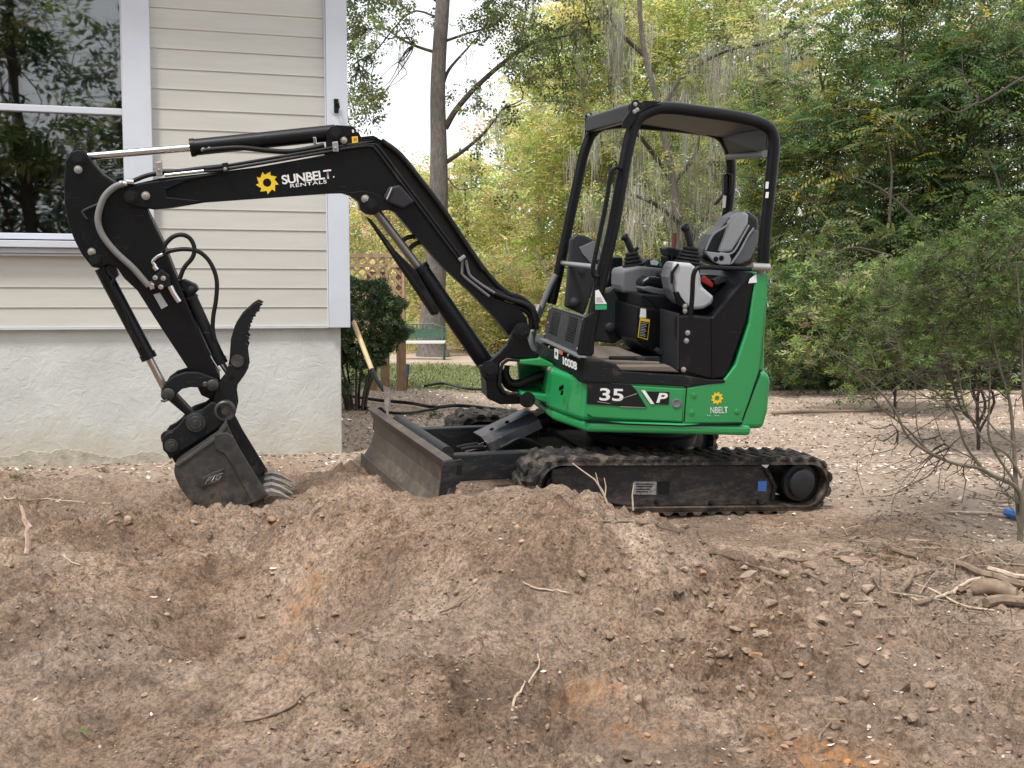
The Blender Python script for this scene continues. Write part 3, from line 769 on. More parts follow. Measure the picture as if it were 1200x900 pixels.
# shovel leaning on the house corner
SH = [at_depth(410, 366, 8.9), at_depth(436, 434, 8.6)]
sv = empty('shovel', at_depth(454, 487, 8.3), 'long handled shovel with a pale wooden handle leaning on the house corner', 'shovel')
M['handle'] = material('pale_ash_handle', (.55, .40, .22), .55, var=.15, vscale=20)
M['dsteel'] = material('dull_brown_steel', (.14, .12, .105), .6, metal=.4, var=.3, vscale=30)
mb = MB(); mb.tube([at_depth(413, 374, 8.86), SH[1]], .020, 10); mb.build('handle', M['handle'], sv)
mb = MB(); mb.tube([at_depth(410, 363, 8.9), at_depth(414, 378, 8.85)], .026, 10); mb.build('grip', M['black'], sv)
mb = MB(); mb.tube([SH[1], at_depth(441, 445, 8.5), at_depth(450, 457, 8.4)], [.024, .02, .02], 10); mb.build('socket', M['black'], sv)
bl = [at_depth(449, 452, 8.38), at_depth(457, 455, 8.38), at_depth(457.5, 474, 8.34), at_depth(454, 490, 8.3), at_depth(450.5, 474, 8.34)]
mb = MB(); n5 = 5; off = np.array([0, .012, 0]); mb.add(bl + [p + off for p in bl], [tuple(range(5)), tuple(range(9, 4, -1))] + [(i, i + 5, (i + 1) % 5 + 5, (i + 1) % 5) for i in range(5)]); mb.build('blade', M['dsteel'], sv)
# garden bench far back
bY = 25.5; p0 = at_depth(478, 389, bY); p1 = at_depth(500, 389, bY); gz = zg(p0[0], bY)
BF = Frame(0, 0, 0, (p0[0] - .25, bY, gz))
M['bench_green'] = material('green_bench_metal', (.05, .10, .07), .5, var=.3, vscale=20)
bn = empty('garden_bench', BF.w(.4, 0, 0), 'small green garden bench with a pale seat beside the big trunk', 'bench')
wB = 1.15; hB = .80
mb = MB(); mb.box(BF, 0, wB, 0, .04, .40, .44); mb.box(BF, 0, wB, -.4, -.02, .38, .42); mb.build('seat', material('pale_bench_seat', (.6, .6, .58), .6), bn)
mb = MB()
mb.tube([BF.w(0, .06, .42), BF.w(0, .08, .74), BF.w(.3, .09, hB + .03), BF.w(wB - .3, .09, hB + .03), BF.w(wB, .08, .74), BF.w(wB, .06, .42)], .022, 6)
for i in range(9): a = .1 + i * (wB - .2) / 8; mb.tube([BF.w(a, .06, .44), BF.w(a + .08 * (-1) ** i, .08, .6), BF.w(a, .085, hB)], .02, 5)
mb.box(BF, .05, wB - .05, .06, .075, .5, .72)
mb.build('backrest', M['bench_green'], bn)
for a in (.03, wB - .03):
    for b in (-.36, .05): mb = MB(); mb.tube([BF.w(a, b, -.05), BF.w(a, b, .4)], .022, 6); mb.build('leg', M['bench_green'], bn)
# marker stake and blue standpipe
P = ground_hit(474, 457); 
st = MB(); t_ = at_depth(476, 427, P[1]); st.tube([P - np.array([0, 0, .1]), (P[0] + .05, P[1], t_[2])], .035, 6)
sto = st.build('marker_stake', material('rusty_stake', (.09, .055, .04), .8)); tag(sto, 'short dark stake standing right of the lattice post', 'stake')
fb = MB(); fp = at_depth(472.5, 434, P[1] - .06); fb.box(Frame(0, 0, 0, fp), -.04, .06, -.03, .01, -.09, .07); fb.build('blue_cap', M['blue'], sto)
P = ground_hit(577, 452); t_ = at_depth(577, 421, 16.0)
P = np.array([t_[0], 16.0, zg(t_[0], 16.0)])
st = MB(); st.cyl(P - np.array([0, 0, .1]), (P[0], P[1], t_[2]), .045, 10); st.cyl((P[0], P[1], t_[2] - .12), (P[0], P[1], t_[2] + .01), .07, 10)
o = st.build('standpipe', M['blue'], None, .004); tag(o, 'small blue capped standpipe in the grass left of the excavator nose', 'pipe')
# black pipes lying over the leafy ground
def ground_tube(name, px, r, mat, label, cat, group=None, lift=1., k=6, n=7, parent=None, y_=None):
    Q = smooth_pts([ground_hit(x, y) for x, y in px], k); zz_ = full_h(np.array([q[0] for q in Q]), np.array([q[1] for q in Q])); zz_ = np.array([max(np.mean(zz_[max(0, i - 4):i + 5]), zz_[i] - (r if np.isscalar(r) else r[0]) * 1.5) for i in range(len(zz_))]); Q = [np.array([q[0], q[1], z_ + (r if np.isscalar(r) else r[0]) * lift]) for q, z_ in zip(Q, zz_)]
    rr_ = r if np.isscalar(r) else list(np.linspace(r[0], r[1], len(Q)))
    mb = MB(); mb.tube(Q, rr_, n); o = mb.build(name, mat, parent)
    return tag(o, label, cat, group) if parent is None else o
ground_tube('irrigation_pipe', [(403, 467), (440, 473), (480, 477), (510, 482), (540, 480), (600, 487)], .022, M['hose'], 'black pipe running on the ground from the house corner towards the tracks', 'pipe', lift=2.2)
ground_tube('irrigation_pipe', [(403, 473), (430, 481), (470, 487), (512, 482)], .017, M['hose'], 'thinner black pipe below the long one beside the blade', 'pipe', lift=1.5)
ground_tube('irrigation_pipe', [(498, 456), (520, 453), (545, 459), (570, 461), (600, 468), (625, 473)], .02, M['hose'], 'black pipe looping over the leaves behind the boom', 'pipe', lift=2.5)
ground_tube('blue_tube', [(1178, 606), (1188, 609), (1210, 614)], .028, M['blue'], 'blue plastic tube end lying at the right edge', 'tube', lift=1.1)
# roots and sticks
M['root'] = material('pale_root', (.45, .35, .26), .8, var=.25, vscale=40)
M['stick'] = material('brown_stick', (.20, .145, .10), .85, var=.3, vscale=25, bump=.4, bscale=60)
M['dstick'] = material('dark_stick', (.10, .075, .055), .85, var=.3, vscale=25)
for (px, r, mt, lb) in [
    ([(613, 682), (622, 689), (640, 694), (667, 700)], (.0055, .003), 'root', 'pale thin root poking from the mound below its crest'),
    ([(630, 766), (631, 782), (612, 805), (603, 822), (599, 844)], (.003, .0055), 'root', 'pale crooked root hanging down the lower middle of the mound'),
    ([(562, 690), (550, 700), (527, 714), (515, 718)], (.003, .004), 'stick', 'brown root strand left of the mound hollow'),
    ([(5, 581), (10, 588), (30, 588), (48, 586), (100, 590)], (.006, .004), 'root', 'long pale root lying flat near the stucco wall'),
    ([(72, 652), (82, 658), (94, 665)], (.004, .003), 'root', 'short straight pale twig on the left dirt'),
    ([(748, 676), (748, 690), (742, 708), (744, 728)], (.004, .003), 'stick', 'thin root dangling on the right shoulder of the mound'),
    ([(286, 848), (300, 845), (322, 840), (345, 828), (368, 815)], (.004, .006), 'stick', 'dark twig lying in the lower left foreground'),
    ([(960, 870), (962, 862), (975, 852), (990, 848)], (.004, .003), 'stick', 'thin bent twig at the lower right of the spoil'),
    ([(690, 735 - 130), (760, 613), (800, 622)], (.005, .004), 'dstick', 'dark strand of root on top of the mound'),
    ([(890, 670), (920, 678), (945, 680), (972, 684)], (.011, .006), 'stick', 'brown root lying behind the right end of the mound'),
    ([(898, 659), (915, 658), (940, 661), (985, 658)], (.008, .006), 'stick', 'straight root just right of the mound crest'),
    ([(1036, 643), (1055, 650), (1075, 658)], (.012, .016), 'stick', 'brown branch at the upper left of the brush pile'),
    ([(1050, 700), (1063, 690), (1069, 678), (1072, 668), (1066, 655)], (.014, .009), 'stick', 'crooked forked stick at the left of the brush pile'),
    ([(1067, 678), (1085, 672), (1105, 668)], (.009, .005), 'stick', 'side fork of stick in the brush pile'),
    ([(1098, 666), (1130, 668), (1152, 675), (1175, 684), (1205, 692)], (.016, .02), 'stick', 'long thick brown root crossing the brush pile'),
    ([(1152, 676), (1152, 686), (1138, 695)], (.010, .006), 'stick', 'short hooked stick hanging off the long root'),
    ([(1150, 678), (1130, 686), (1110, 694), (1080, 703), (1068, 704)], (.009, .006), 'root', 'pale branch angled through the middle of the brush pile'),
    ([(1072, 684), (1100, 697), (1130, 712), (1165, 717)], (.006, .005), 'root', 'long thin light stick lying slantwise over the brush pile'),
    ([(1155, 716), (1172, 709), (1205, 712)], (.022, .026), 'stick', 'thick bent branch at the bottom of the brush pile'),
    ([(1072, 712), (1085, 707), (1095, 705)], (.014, .010), 'stick', 'short stub of wood at the lower left of the brush pile'),
    ([(1158, 672), (1180, 674), (1205, 684)], (.012, .014), 'root', 'pale curved root at the right of the brush pile'),
    ([(1112, 604 - 2), (1150, 604), (1180, 607)], (.010, .012), 'root', 'light straight stick ending at the blue tube'),
    ([(905, 487), (940, 485), (1000, 484), (1040, 482)], (.02, .015), 'stick', 'long straight stick far behind the tracks'),
    ([(815, 652), (840, 650), (868, 655), (900, 668)], (.006, .004), 'dstick', 'dark root along the rut right of the mound'),
    ([(1010, 640), (1022, 652), (1038, 664)], (.006, .004), 'dstick', 'dark twig between the tracks and the brush pile')]:
    ground_tube('root' if mt == 'root' else 'stick', px, r, M[mt], lb, 'root' if 'root' in lb else 'stick', lift=1.2)
# fat log
a_, b_ = ground_hit(1140, 698), ground_hit(1192, 704); rl = .038
mb = MB(); mb.tube([np.array([p[0], p[1], zg(p[0], p[1]) + rl * .8]) for p in smooth_pts([a_, (a_ + b_) / 2 + np.array([0, 0, .004]), b_], 5)], [rl * q for q in (.8, .95, 1, 1.04, 1, 1, .98, 1.02, 1, .97, .9)], 12)
o = mb.build('log', M['stick']); tag(o, 'short fat log lying in the brush pile at right', 'log')
# upright torn root at left
P = ground_hit(32, 646)
mb = MB(); s_ = P[1] / FPX
pp = [(32, 648), (33, 633), (31, 624), (34, 617), (28, 608), (27, 598), (25, 592)]
mb.tube([at_depth(x, y, P[1] - .01) for x, y in pp], [.016, .014, .011, .016, .012, .006, .003], 8)
mb.tube([at_depth(28, 606, P[1]), at_depth(24, 594, P[1]), at_depth(22, 588, P[1])], [.006, .004, .002], 6)
o = mb.build('torn_root', material('torn_root_wood', (.55, .40, .31), .8, var=.4, vscale=30)); tag(o, 'pale torn root standing upright in the dirt at the far left', 'root')
# thin stems sticking up before the track frame
for (pts, lb) in [([(712, 592), (706, 575), (697, 562), (683, 552), (671, 543)], 'forked bare twig standing before the track frame'), ([(742, 598), (741, 580), (743, 566)], 'short straight twig standing before the track frame')]:
    P = ground_hit(*[(712, 596), (742, 604)][0 if len(pts) > 3 else 1]); Yd = min(P[1], 5.6)
    mb = MB(); mb.tube([at_depth(x, y, Yd) for x, y in pts], list(np.linspace(.005, .0025, len(pts))), 6)
    if len(pts) > 3:
        mb.tube([at_depth(x, y, Yd) for x, y in [(709, 583), (702, 570), (698, 554)]], [.004, .003, .002], 6); mb.tube([at_depth(x, y, Yd) for x, y in [(709, 583), (710, 570), (708, 560)]], [.003, .003, .002], 6)
    tag(mb.build('twig', M['root']), lb, 'twig')
# ------------------------------------------------------------------ the mini excavator
z1 = lambda pts: [(60 + x * .31667, 120 + y * .31667) for x, y in pts]
z2 = lambda pts: [(60 + x * .31667, 340 + y * .31667) for x, y in pts]
z3 = lambda pts: [(380 + x * .26667, 130 + y * .26667) for x, y in pts]
z4 = lambda pts: [(400 + x * .26667, 340 + y * .26667) for x, y in pts]
z5 = lambda pts: [(600 + x * .28333, 100 + y * .28333) for x, y in pts]
z6 = lambda pts: [(610 + x * .25, 250 + y * .25) for x, y in pts]
z7 = lambda pts: [(600 + x / 3, 420 + y / 3) for x, y in pts]
zs_ = lambda pts: [(540 + x * .1555, 360 + y * .1555) for x, y in pts]      # swing bracket view
zp_ = lambda pts: [(620 + x * .13333, 330 + y * .13333) for x, y in pts]    # platform view
zc_ = lambda pts: [(720 + x * .13333, 250 + y * .13333) for x, y in pts]    # console view
zr_ = lambda pts: [(680 + x * .2, 110 + y * .2) for x, y in pts]            # canopy view
zb_ = lambda pts: [(180 + x * .16667, 460 + y * .16667) for x, y in pts]    # bucket view
zd_ = lambda pts: [(420 + x * .2, 460 + y * .2) for x, y in pts]            # dozer blade view
za_ = lambda pts: [(90 + x * .2, 170 + y * .2) for x, y in pts]             # arm view

EX = empty('mini_excavator', UF.w(-.9, .8, -.2), 'green and black rubber tracked mini excavator with open canopy, bucket and thumb', 'excavator')

def lettering(s, fr, b, ll, lr, ul, mat, parent, bold=0., name='lettering', plane='b', a=0., space=1., shear=0.):
    cu = bpy.data.curves.new('txt', 'FONT'); cu.body = s; cu.offset = bold; cu.extrude = .0; cu.space_character = space; cu.shear = shear
    ob = bpy.data.objects.new('txt', cu); COL.objects.link(ob)
    bpy.context.view_layer.update()
    me = bpy.data.meshes.new_from_object(ob.evaluated_get(bpy.context.evaluated_depsgraph_get()))
    bpy.data.objects.remove(ob)
    v = np.array([q.co[:] for q in me.vertices]); lo = v.min(0); hi = v.max(0); uv = (v - lo) / np.maximum(hi - lo, 1e-6)
    if plane == 'b': P = [fr.pb(*q, b) for q in (ll, lr, ul)]
    else: P = [fr.w(a, *fr.a(*q, a)) for q in (ll, lr, ul)]
    o_ = np.array(origin_of(parent))
    W_ = P[0][None] + uv[:, :1] * (P[1] - P[0])[None] + uv[:, 1:2] * (P[2] - P[0])[None] - o_[None]
    me.vertices.foreach_set('co', W_.astype(np.float32).ravel()); me.update(); me.name = name; me.materials.clear()
    return link_mesh(name, me, mat, parent)
def emblem(fr, b, cx, cy, rad, mat, parent, n=9, name='emblem'):
    """ring with curved saw teeth"""
    a0, c0 = fr.b(cx, cy, b); a1, _ = fr.b(cx + rad, cy, b); r = a1 - a0; vs = []; fs = []; k = n * 4
    for i in range(k):
        t = 2 * math.pi * i / k; ro = [1.0, .80, .72, .74][i % 4] * r; tt = t + [-.10, .03, .03, .0][i % 4]
        vs.append(fr.w(a0 + ro * math.cos(tt), b, c0 + ro * math.sin(tt))); vs.append(fr.w(a0 + .36 * r * math.cos(t), b, c0 + .36 * r * math.sin(t)))
    for i in range(k): j = (i + 1) % k; fs.append((2 * i, 2 * i + 1, 2 * j + 1, 2 * j))
    return MB().add(vs, fs).build(name, mat, parent)
def flat(fr, px, b, mat, parent, name='decal', plane='b', a=0., th=.002):
    mb = MB()
    if plane == 'b': mb.prismpx(fr, px, b - th, b, bp=b)
    else: mb.front(fr, [fr.a(*q, a) for q in px], a - th, a)
    return mb.build(name, mat, parent)
bolt_me = None
def bolt(P, ax, r, parent, mat='bolt'):
    mb = MB(); mb.lathe(P, ax, [(0, r * 1.35), (r * .2, r * 1.35), (r * .22, r), (r * .7, r * .95), (r * .85, r * .6), (r * .86, .0001)], 10)
    return mb.build('bolt', M[mat], parent)
def boltpx(fr, px, py, b, parent, r=.011, mat='bolt'):
    return bolt(fr.pb(px, py, b), -fr.L, r, parent, mat)
def tubepx(fr, pts, b, r, name, mat, parent, n=10, k=6, label=None):
    """pts (px,py) or (px,py,b)"""
    P = [fr.pb(q[0], q[1], q[2] if len(q) > 2 else b) for q in pts]
    mb = MB(); mb.tube(smooth_pts(P, k) if k else P, r, n); return mb.build(name, M[mat], parent, label=label)

# ---- tracks
def track(b0, b1):
    ci, ri, cs, rs = (-1.70, .048), .162, (.058, -.008), .170
    # outer belt path: hull of two circles
    def hull(ri, rs, n=16):
        d = math.hypot(cs[0] - ci[0], cs[1] - ci[1]); th = math.atan2(cs[1] - ci[1], cs[0] - ci[0]); al = math.acos((ri - rs) / d)
        pts = []
        for i in range(n + 1):
            t = th + al + (2 * math.pi - 2 * al) * i / n; pts.append((ci[0] + ri * math.cos(t), ci[1] + ri * math.sin(t)))
        for i in range(n + 1):
            t = th - al + 2 * al * i / n; pts.append((cs[0] + rs * math.cos(t), cs[1] + rs * math.sin(t)))
        return pts
    # slight sag of the top run
    def sag(p):
        L_ = [(a, c) for a, c in p]; return L_
    o_ = hull(ri, rs); i_ = hull(ri - .034, rs - .034)
    def dens(p):
        q = []
        for i in range(len(p)):
            a, b = p[i], p[(i + 1) % len(p)]; d = math.hypot(b[0] - a[0], b[1] - a[1]); m = max(1, int(d / .09))
            for j in range(m): q.append((a[0] + (b[0] - a[0]) * j / m, a[1] + (b[1] - a[1]) * j / m))
        return q
    mb = MB(); n = len(o_); vs = []
    mid = (b0 + b1) / 2
    for (a, c), (a2, c2) in zip(o_, i_):
        vs += [UF.w(a, b0 + .012, c), UF.w(a, mid, c + 0), UF.w(a, b1 - .012, c), UF.w(a2, b1, c2), UF.w(a2, b0, c2)]
    fs = []
    for i in range(n):
        j = (i + 1) % n
        for k in range(5): fs.append((i * 5 + k, j * 5 + k, j * 5 + (k + 1) % 5, i * 5 + (k + 1) % 5))
    mb.add(vs, fs)
    t = mb.build('track', M['rubber'], EX)
    # lugs: long slanting bars, alternately from each edge
    P = dens(o_)
    # resample to equal steps
    per = [0.]
    for i in range(len(P)): a, b = P[i], P[(i + 1) % len(P)]; per.append(per[-1] + math.hypot(b[0] - a[0], b[1] - a[1]))
    N = 44; step = per[-1] / N
    def at(s):
        s %= per[-1]; k = 0
        while per[k + 1] < s: k += 1
        a, b = P[k], P[(k + 1) % len(P)]; f = (s - per[k]) / (per[k + 1] - per[k]); tx, tz = b[0] - a[0], b[1] - a[1]; l = math.hypot(tx, tz)
        return (a[0] + tx * f, a[1] + tz * f), (tx / l, tz / l)
    h = .018; me = bpy.data.meshes.new('lug')
    vv = []
    for (x, z0, w) in ((-.036, 0, 0), (.036, 0, 0), (.018, h, 0), (-.018, h, 0)): vv.append((x, 0, z0))
    Wd = .17
    for (x, z0) in ((-.026, 0), (.020, 0), (.008, h * .8), (-.016, h * .8)): vv.append((x + .045, Wd, z0))
    vv = vv[:4] + vv[4:]
    me.from_pydata(vv, [], [(0, 1, 2, 3), (7, 6, 5, 4), (0, 4, 5, 1), (1, 5, 6, 2), (2, 6, 7, 3), (3, 7, 4, 0)]); me.materials.append(M['rubber'])
    root = np.array(origin_of(t))
    for i in range(N * 2):
        near = i % 2 == 0; (a, c), (tx, tz) = at((i / 2) * step)
        T = UF.R * tx + UF.U * tz; Nn = UF.R * (tz) + UF.U * (-tx)      # outward normal (loop runs counter-clockwise)
        mid_ = UF.R * ((ci[0] + cs[0]) / 2) + UF.U * .04
        if (UF.R * a + UF.U * c - mid_) @ Nn < 0: Nn = -Nn
        yv = UF.L if near else -UF.L; P0 = UF.w(a, b0 if near else b1, c) - root - Nn * .004
        m = Matrix.Identity(4)
        for r in range(3): m[r][0] = T[r]; m[r][1] = yv[r]; m[r][2] = Nn[r]; m[r][3] = P0[r]
        o = link_mesh('lug', me, None, t); o.matrix_local = m
    # track frame with side plate, rollers, idler, sprocket, final drive
    fr = MB(); pts = [UF.b(*q, .03) for q in z7([(140, 392), (240, 372), (880, 376), (905, 392), (926, 450), (916, 500), (880, 519), (430, 526), (240, 500), (140, 440)])]
    fr.prism(UF, pts, b0 + .035, b1 - .04); f = fr.build('track_frame', M['frame'], EX, .012)
    fr = MB(); fr.prism(UF, [UF.b(*q, .03) for q in z7([(880, 384), (900, 388), (930, 450), (918, 498), (905, 500), (917, 450)])], b0 + .022, b0 + .034); fr.build('guard_strip', M['black_worn'], f, .003)
    mb = MB()
    for a in (-1.45, -1.15, -.85, -.55, -.28): mb.pin(UF, a, -.085 + (-a) * .018, b0 + .06, b1 - .06, .055, 16)
    mb.build('roller', M['black_worn'], f)
    mb = MB(); mb.pin(UF, ci[0], ci[1], b0 + .07, b1 - .07, ri - .042, 28); mb.pin(UF, ci[0], ci[1], b0 + .05, b1 - .05, .07, 20); mb.build('idler_wheel', M['black_worn'], EX)
    mb = MB(); sp = []
    for i in range(44):
        t_ = 2 * math.pi * i / 44; r_ = (rs - .045) - (.022 if i % 4 in (1, 2) else 0); sp.append((cs[0] + r_ * math.cos(t_), cs[1] + r_ * math.sin(t_)))
    mb.prism(UF, sp, b0 + .09, b1 - .12); mb.pin(UF, cs[0], cs[1], b0 + .06, b1, .125, 28); s = mb.build('drive_sprocket', M['black_worn'], EX, .004)
    a, c = UF.b(941.7, 567, 0.0)
    q = UF.w(a, b0 + .06, c); mb = MB(); mb.lathe(q, -UF.L, [(0, .125), (.02, .12), (.022, .094), (.052, .092), (.058, .084), (.059, .03), (.059, .0001)], 32); mb.build('final_drive_cap', M['plastic'], s)
    return t, f
tn, fn_ = track(0.0, .30)
tf_, ff = track(1.30, 1.60)
b_ = .033
flat(UF, z7([(429, 433), (508, 433), (506, 479), (427, 478)]), b_, material('rating_plate', (.25, .25, .25), .5, var=.5, vscale=60), fn_, 'sticker')
for yy_ in (440, 449, 458, 467): flat(UF, z7([(436, yy_), (498 - (yy_ % 4) * 6, yy_), (498 - (yy_ % 4) * 6, yy_ + 3.4), (436, yy_ + 3.4)]), b_ - .003, M['black'], fn_, 'print_line', th=.001)
flat(UF, z7([(515, 434), (555, 434), (553, 477), (514, 477)]), b_, material('dark_slot', (.002, .002, .002), .9), fn_, 'access_slot', th=.001)
flat(UF, z7([(865, 431), (896, 431), (893, 467), (863, 466)]), b_, M['blue'], fn_, 'sticker')
for q in ((508, 505), (698, 508), (867, 505), (915, 493)): boltpx(UF, *z7([q])[0], b_, fn_, .012, 'black_worn')
# ---- undercarriage centre
mb = MB(); mb.box(UF, -1.45, -.35, .28, 1.32, -.06, .10); mb.box(UF, -1.2, -.6, .2, 1.4, -.08, .13); mb.build('undercarriage_frame', M['black_worn'], EX, .02)
Cc = HF.w(.02, .76, 0); cu_ = HF.U
mb = MB(); mb.lathe(Cc - cu_ * .33, cu_, [(0, .0), (0, .36), (.06, .37), (.07, .33), (.15, .33), (.16, .39), (.22, .39), (.225, .0)], 40); mb.build('swing_bearing', M['black_worn'], EX)
# ---- dozer blade
a_f, c_t = UF.b(519.4, 540, 0.0); a_b, _ = UF.b(544, 540, 0.0)
bw = UF.a(430, 480, a_f)[0]
prof = [(a_f, c_t), (a_f + .045, c_t - .07), (a_f + .055, c_t - .16), (a_f + .035, c_t - .25), (a_f - .02, c_t - .34), (a_f - .01, c_t - .36), (a_f + .06, c_t - .27), (a_f + .085, c_t - .16), (a_f + .08, c_t - .06), (a_f + .055, c_t + .012)]
mb = MB(); mb.prism(UF, prof, .0, bw); bl_ = mb.build('dozer_blade', M['blade'], EX, .004)
mb = MB(); sp_ = [UF.b(*q, -.01) for q in [(518.6, 541.5), (541, 538), (545, 543), (545, 553), (538, 567), (526, 572), (520, 590), (512, 600)]]
mb.prism(UF, sp_, -.014, .0); mb.build('end_plate', M['frame'], bl_, .004)
mb = MB(); mb.prism(UF, [(max(a, a_f + .05), c) for a, c in sp_[:6]], bw, bw + .014); mb.build('end_plate', M['frame'], bl_, .004)
flat(UF, [(535.5, 545.5), (541.5, 545), (540.5, 556.5), (534.5, 557)], -.0145, material('dark_slot2', (.002, .002, .002), .9), bl_, 'lifting_slot', th=.001)
mb = MB(); mb.box(UF, a_f - .03, a_f - .012, .0, bw, c_t - .40, c_t - .31); mb.build('cutting_edge', M['blade'], bl_, .003)
for bb in (.36, bw - .46):
    mb = MB(); p0 = (a_f + .07, c_t - .02); p1 = (-1.35, c_t + .02)
    mb.prism(UF, [(p0[0], c_t - .22), (p1[0], c_t - .20), (p1[0], c_t - .04), (p0[0] + .12, c_t - .055), (p0[0], c_t - .09)], bb, bb + .07); mb.build('push_arm', M['frame'], EX, .008)
mb = MB(); mb.tube([UF.w(a_f + .13, .30, c_t - .03), UF.w(a_f + .13, bw - .3, c_t - .03)], .042, 14); mb.build('cross_tube', M['frame'], EX)
# lift cylinder with its guard
gb = UF.b(600, 505, .85)
A1 = UF.pb(545, 527, .8); A2 = UF.pb(572, 520, .8)
mb = MB(); mb.tube([A1, A2], .016, 10); mb.build('blade_cylinder_rod', M['steel'], EX)
A3 = UF.pb(640, 490, .8); d_ = (A3 - A2) / np.linalg.norm(A3 - A2)
mb = MB(); mb.tube([A2, A3 + d_ * .15], .038, 14); mb.tube([A2 - d_ * .01, A2 + d_ * .04], .046, 14); cyb = mb.build('blade_cylinder', M['black_worn'], EX)
# guard plate folded over the cylinder
gt = [(567, 513), (628, 485), (642, 491), (641, 497), (577, 524)]
pg = [UF.pb(x, y, .8) for x, y in gt]
mb = MB(); q0 = UF.pb(567, 513.5, .70); q1 = UF.pb(627, 485, .70)
LL = UF.L * .17
n_up = np.cross(q1 - q0, LL); n_up /= np.linalg.norm(n_up)
if n_up[2] < 0: n_up = -n_up
mb.add([q0 + LL * .3, q1 + LL * .3, q1 + LL * 1.1, q0 + LL * 1.1, q0 - n_up * .0 - LL * .25 - n_up * .03, q1 - LL * .25 - n_up * .03, q0 - LL * .28 - n_up * .09, q1 - LL * .28 - n_up * .09],
       [(0, 1, 2, 3), (4, 5, 1, 0), (6, 7, 5, 4)])
g_ = mb.build('cylinder_guard', material('shiny_black_guard', (.03, .034, .042), .28, dirt=DUST, dirt_amt=.1), cyb)
sm = g_.modifiers.new('solid', 'SOLIDIFY'); sm.thickness = .008
bolt(q0 + (q1 - q0) * .55 + LL * .5, n_up, .012, g_, 'black'); bolt(q0 + (q1 - q0) * .25 + LL * .5, n_up, .012, g_, 'black')
tubepx(UF, zd_([(830, 325), (880, 300), (940, 270), (1000, 280), (1070, 315)]), .55, .012, 'blade_hose', 'hose', EX)
tubepx(UF, zd_([(600, 335), (660, 322), (730, 318)]), .62, .012, 'hydraulic_pipe', 'black_worn', EX)
tubepx(UF, zd_([(575, 322), (640, 308), (700, 300)]), .75, .010, 'hydraulic_pipe', 'black_worn', EX)
tubepx(UF, zd_([(520, 285), (640, 276), (740, 265)]), 1.15, .03, 'push_arm', 'frame', EX, k=0)

# ---- upper structure: green body
c_b, c_t2 = -.085, .165
plan = [(-.615, .0), (-.66, .14), (-.72, .36), (-.72, 1.14), (-.66, 1.36), (-.60, 1.5), (.46, 1.5), (.46, .0)]
mb = MB(); mb.slab(HF, plan, c_b, c_t2); body = mb.build('body_shell', M['green'], EX, .028, 3)
mb = MB(); mb.prismpx(HF, [(886, 321), (892, 319.5), (901, 320.5), (899, 352), (895, 385), (890, 438), (884, 460), (872, 497), (800, 497), (800, 455), (848, 446), (862, 428), (878, 380)], -.012, .05)
sp2 = mb.build('side_panel', M['green'], body, .012, 3)
mb = MB(); mb.prismpx(HF, [(690, 448), (802, 455), (800, 495), (695, 490), (688, 486)], -.012, .03); mb.build('side_panel', M['green'], body, .010, 3)
mb = MB(); pl2 = [(a * 1.012 + (.012 if a > 0 else 0), b) for a, b in [(-.585, -.03), (-.70, .34), (-.70, 1.16), (-.6, 1.53), (.42, 1.53), (.42, -.03)]]
mb.slab(HF, pl2, c_b - .06, c_b + .004); mb.build('skirt', M['green'], body, .022, 3)
# nose beams to the swing bracket
mb = MB(); mb.prismpx(HF, zs_([(430, 400), (600, 385), (700, 430), (705, 470), (640, 450), (440, 430)]), .45, .95); mb.prismpx(HF, zs_([(460, 640), (640, 660), (720, 690), (745, 740), (640, 720), (450, 665)]), .45, .95)
mb.prismpx(HF, zs_([(430, 410), (700, 440), (740, 480), (735, 700), (640, 690), (450, 660)]), .72, .76)
mb.build('nose_frame', M['green'], body, .008)
for q in ((670, 468), (672, 728), (715, 662)): boltpx(HF, *zs_([q])[0], .43, body, .014)
# front louvres and bolts on the chamfer
fpx = lambda q: HF.a(*q, -.665)
for (x, y) in ((655.5, 457), (660, 454.5), (660, 461)):
    P = HF.w(-.70, .12 + (660 - x) * .01, HF.b(x, y, .1)[1]); mb = MB(); mb.tube([P - HF.R * .012 + HF.U * .012, P + HF.L * .012 - HF.U * .012 - HF.R * .012], .008, 8); mb.build('louvre', M['black'], body)
# seam lines (recessed gaps) and screws on the side
mb = MB(); mb.prismpx(HF, z7([(613, 88), (617, 88), (607, 222), (603, 222)]), -.0135, -.006); mb.build('panel_gap', M['black'], body)
mb = MB(); mb.prismpx(HF, z7([(255, 218), (400, 229), (600, 236), (810, 226), (810, 230), (600, 240.5), (400, 233.5), (255, 222)]), -.0345, -.006); mb.build('panel_gap', M['black'], body)
for q in ((639, 128), (632, 190), (790, 186)): 
    P = HF.pb(*z7([q])[0], -.0125); mb = MB(); mb.lathe(P, -HF.L, [(0, .022), (.001, .022), (.0015, .012), (.006, .010), (.006, .0001)], 14); mb.build('screw', M['green'], body)
P = HF.pb(*z7([(578, 158)])[0], -.0125); mb = MB(); mb.lathe(P, -HF.L, [(0, .030), (.004, .030), (.006, .022), (.004, .018), (.004, .0001)], 18); mb.build('side_lock', M['grey'], body)
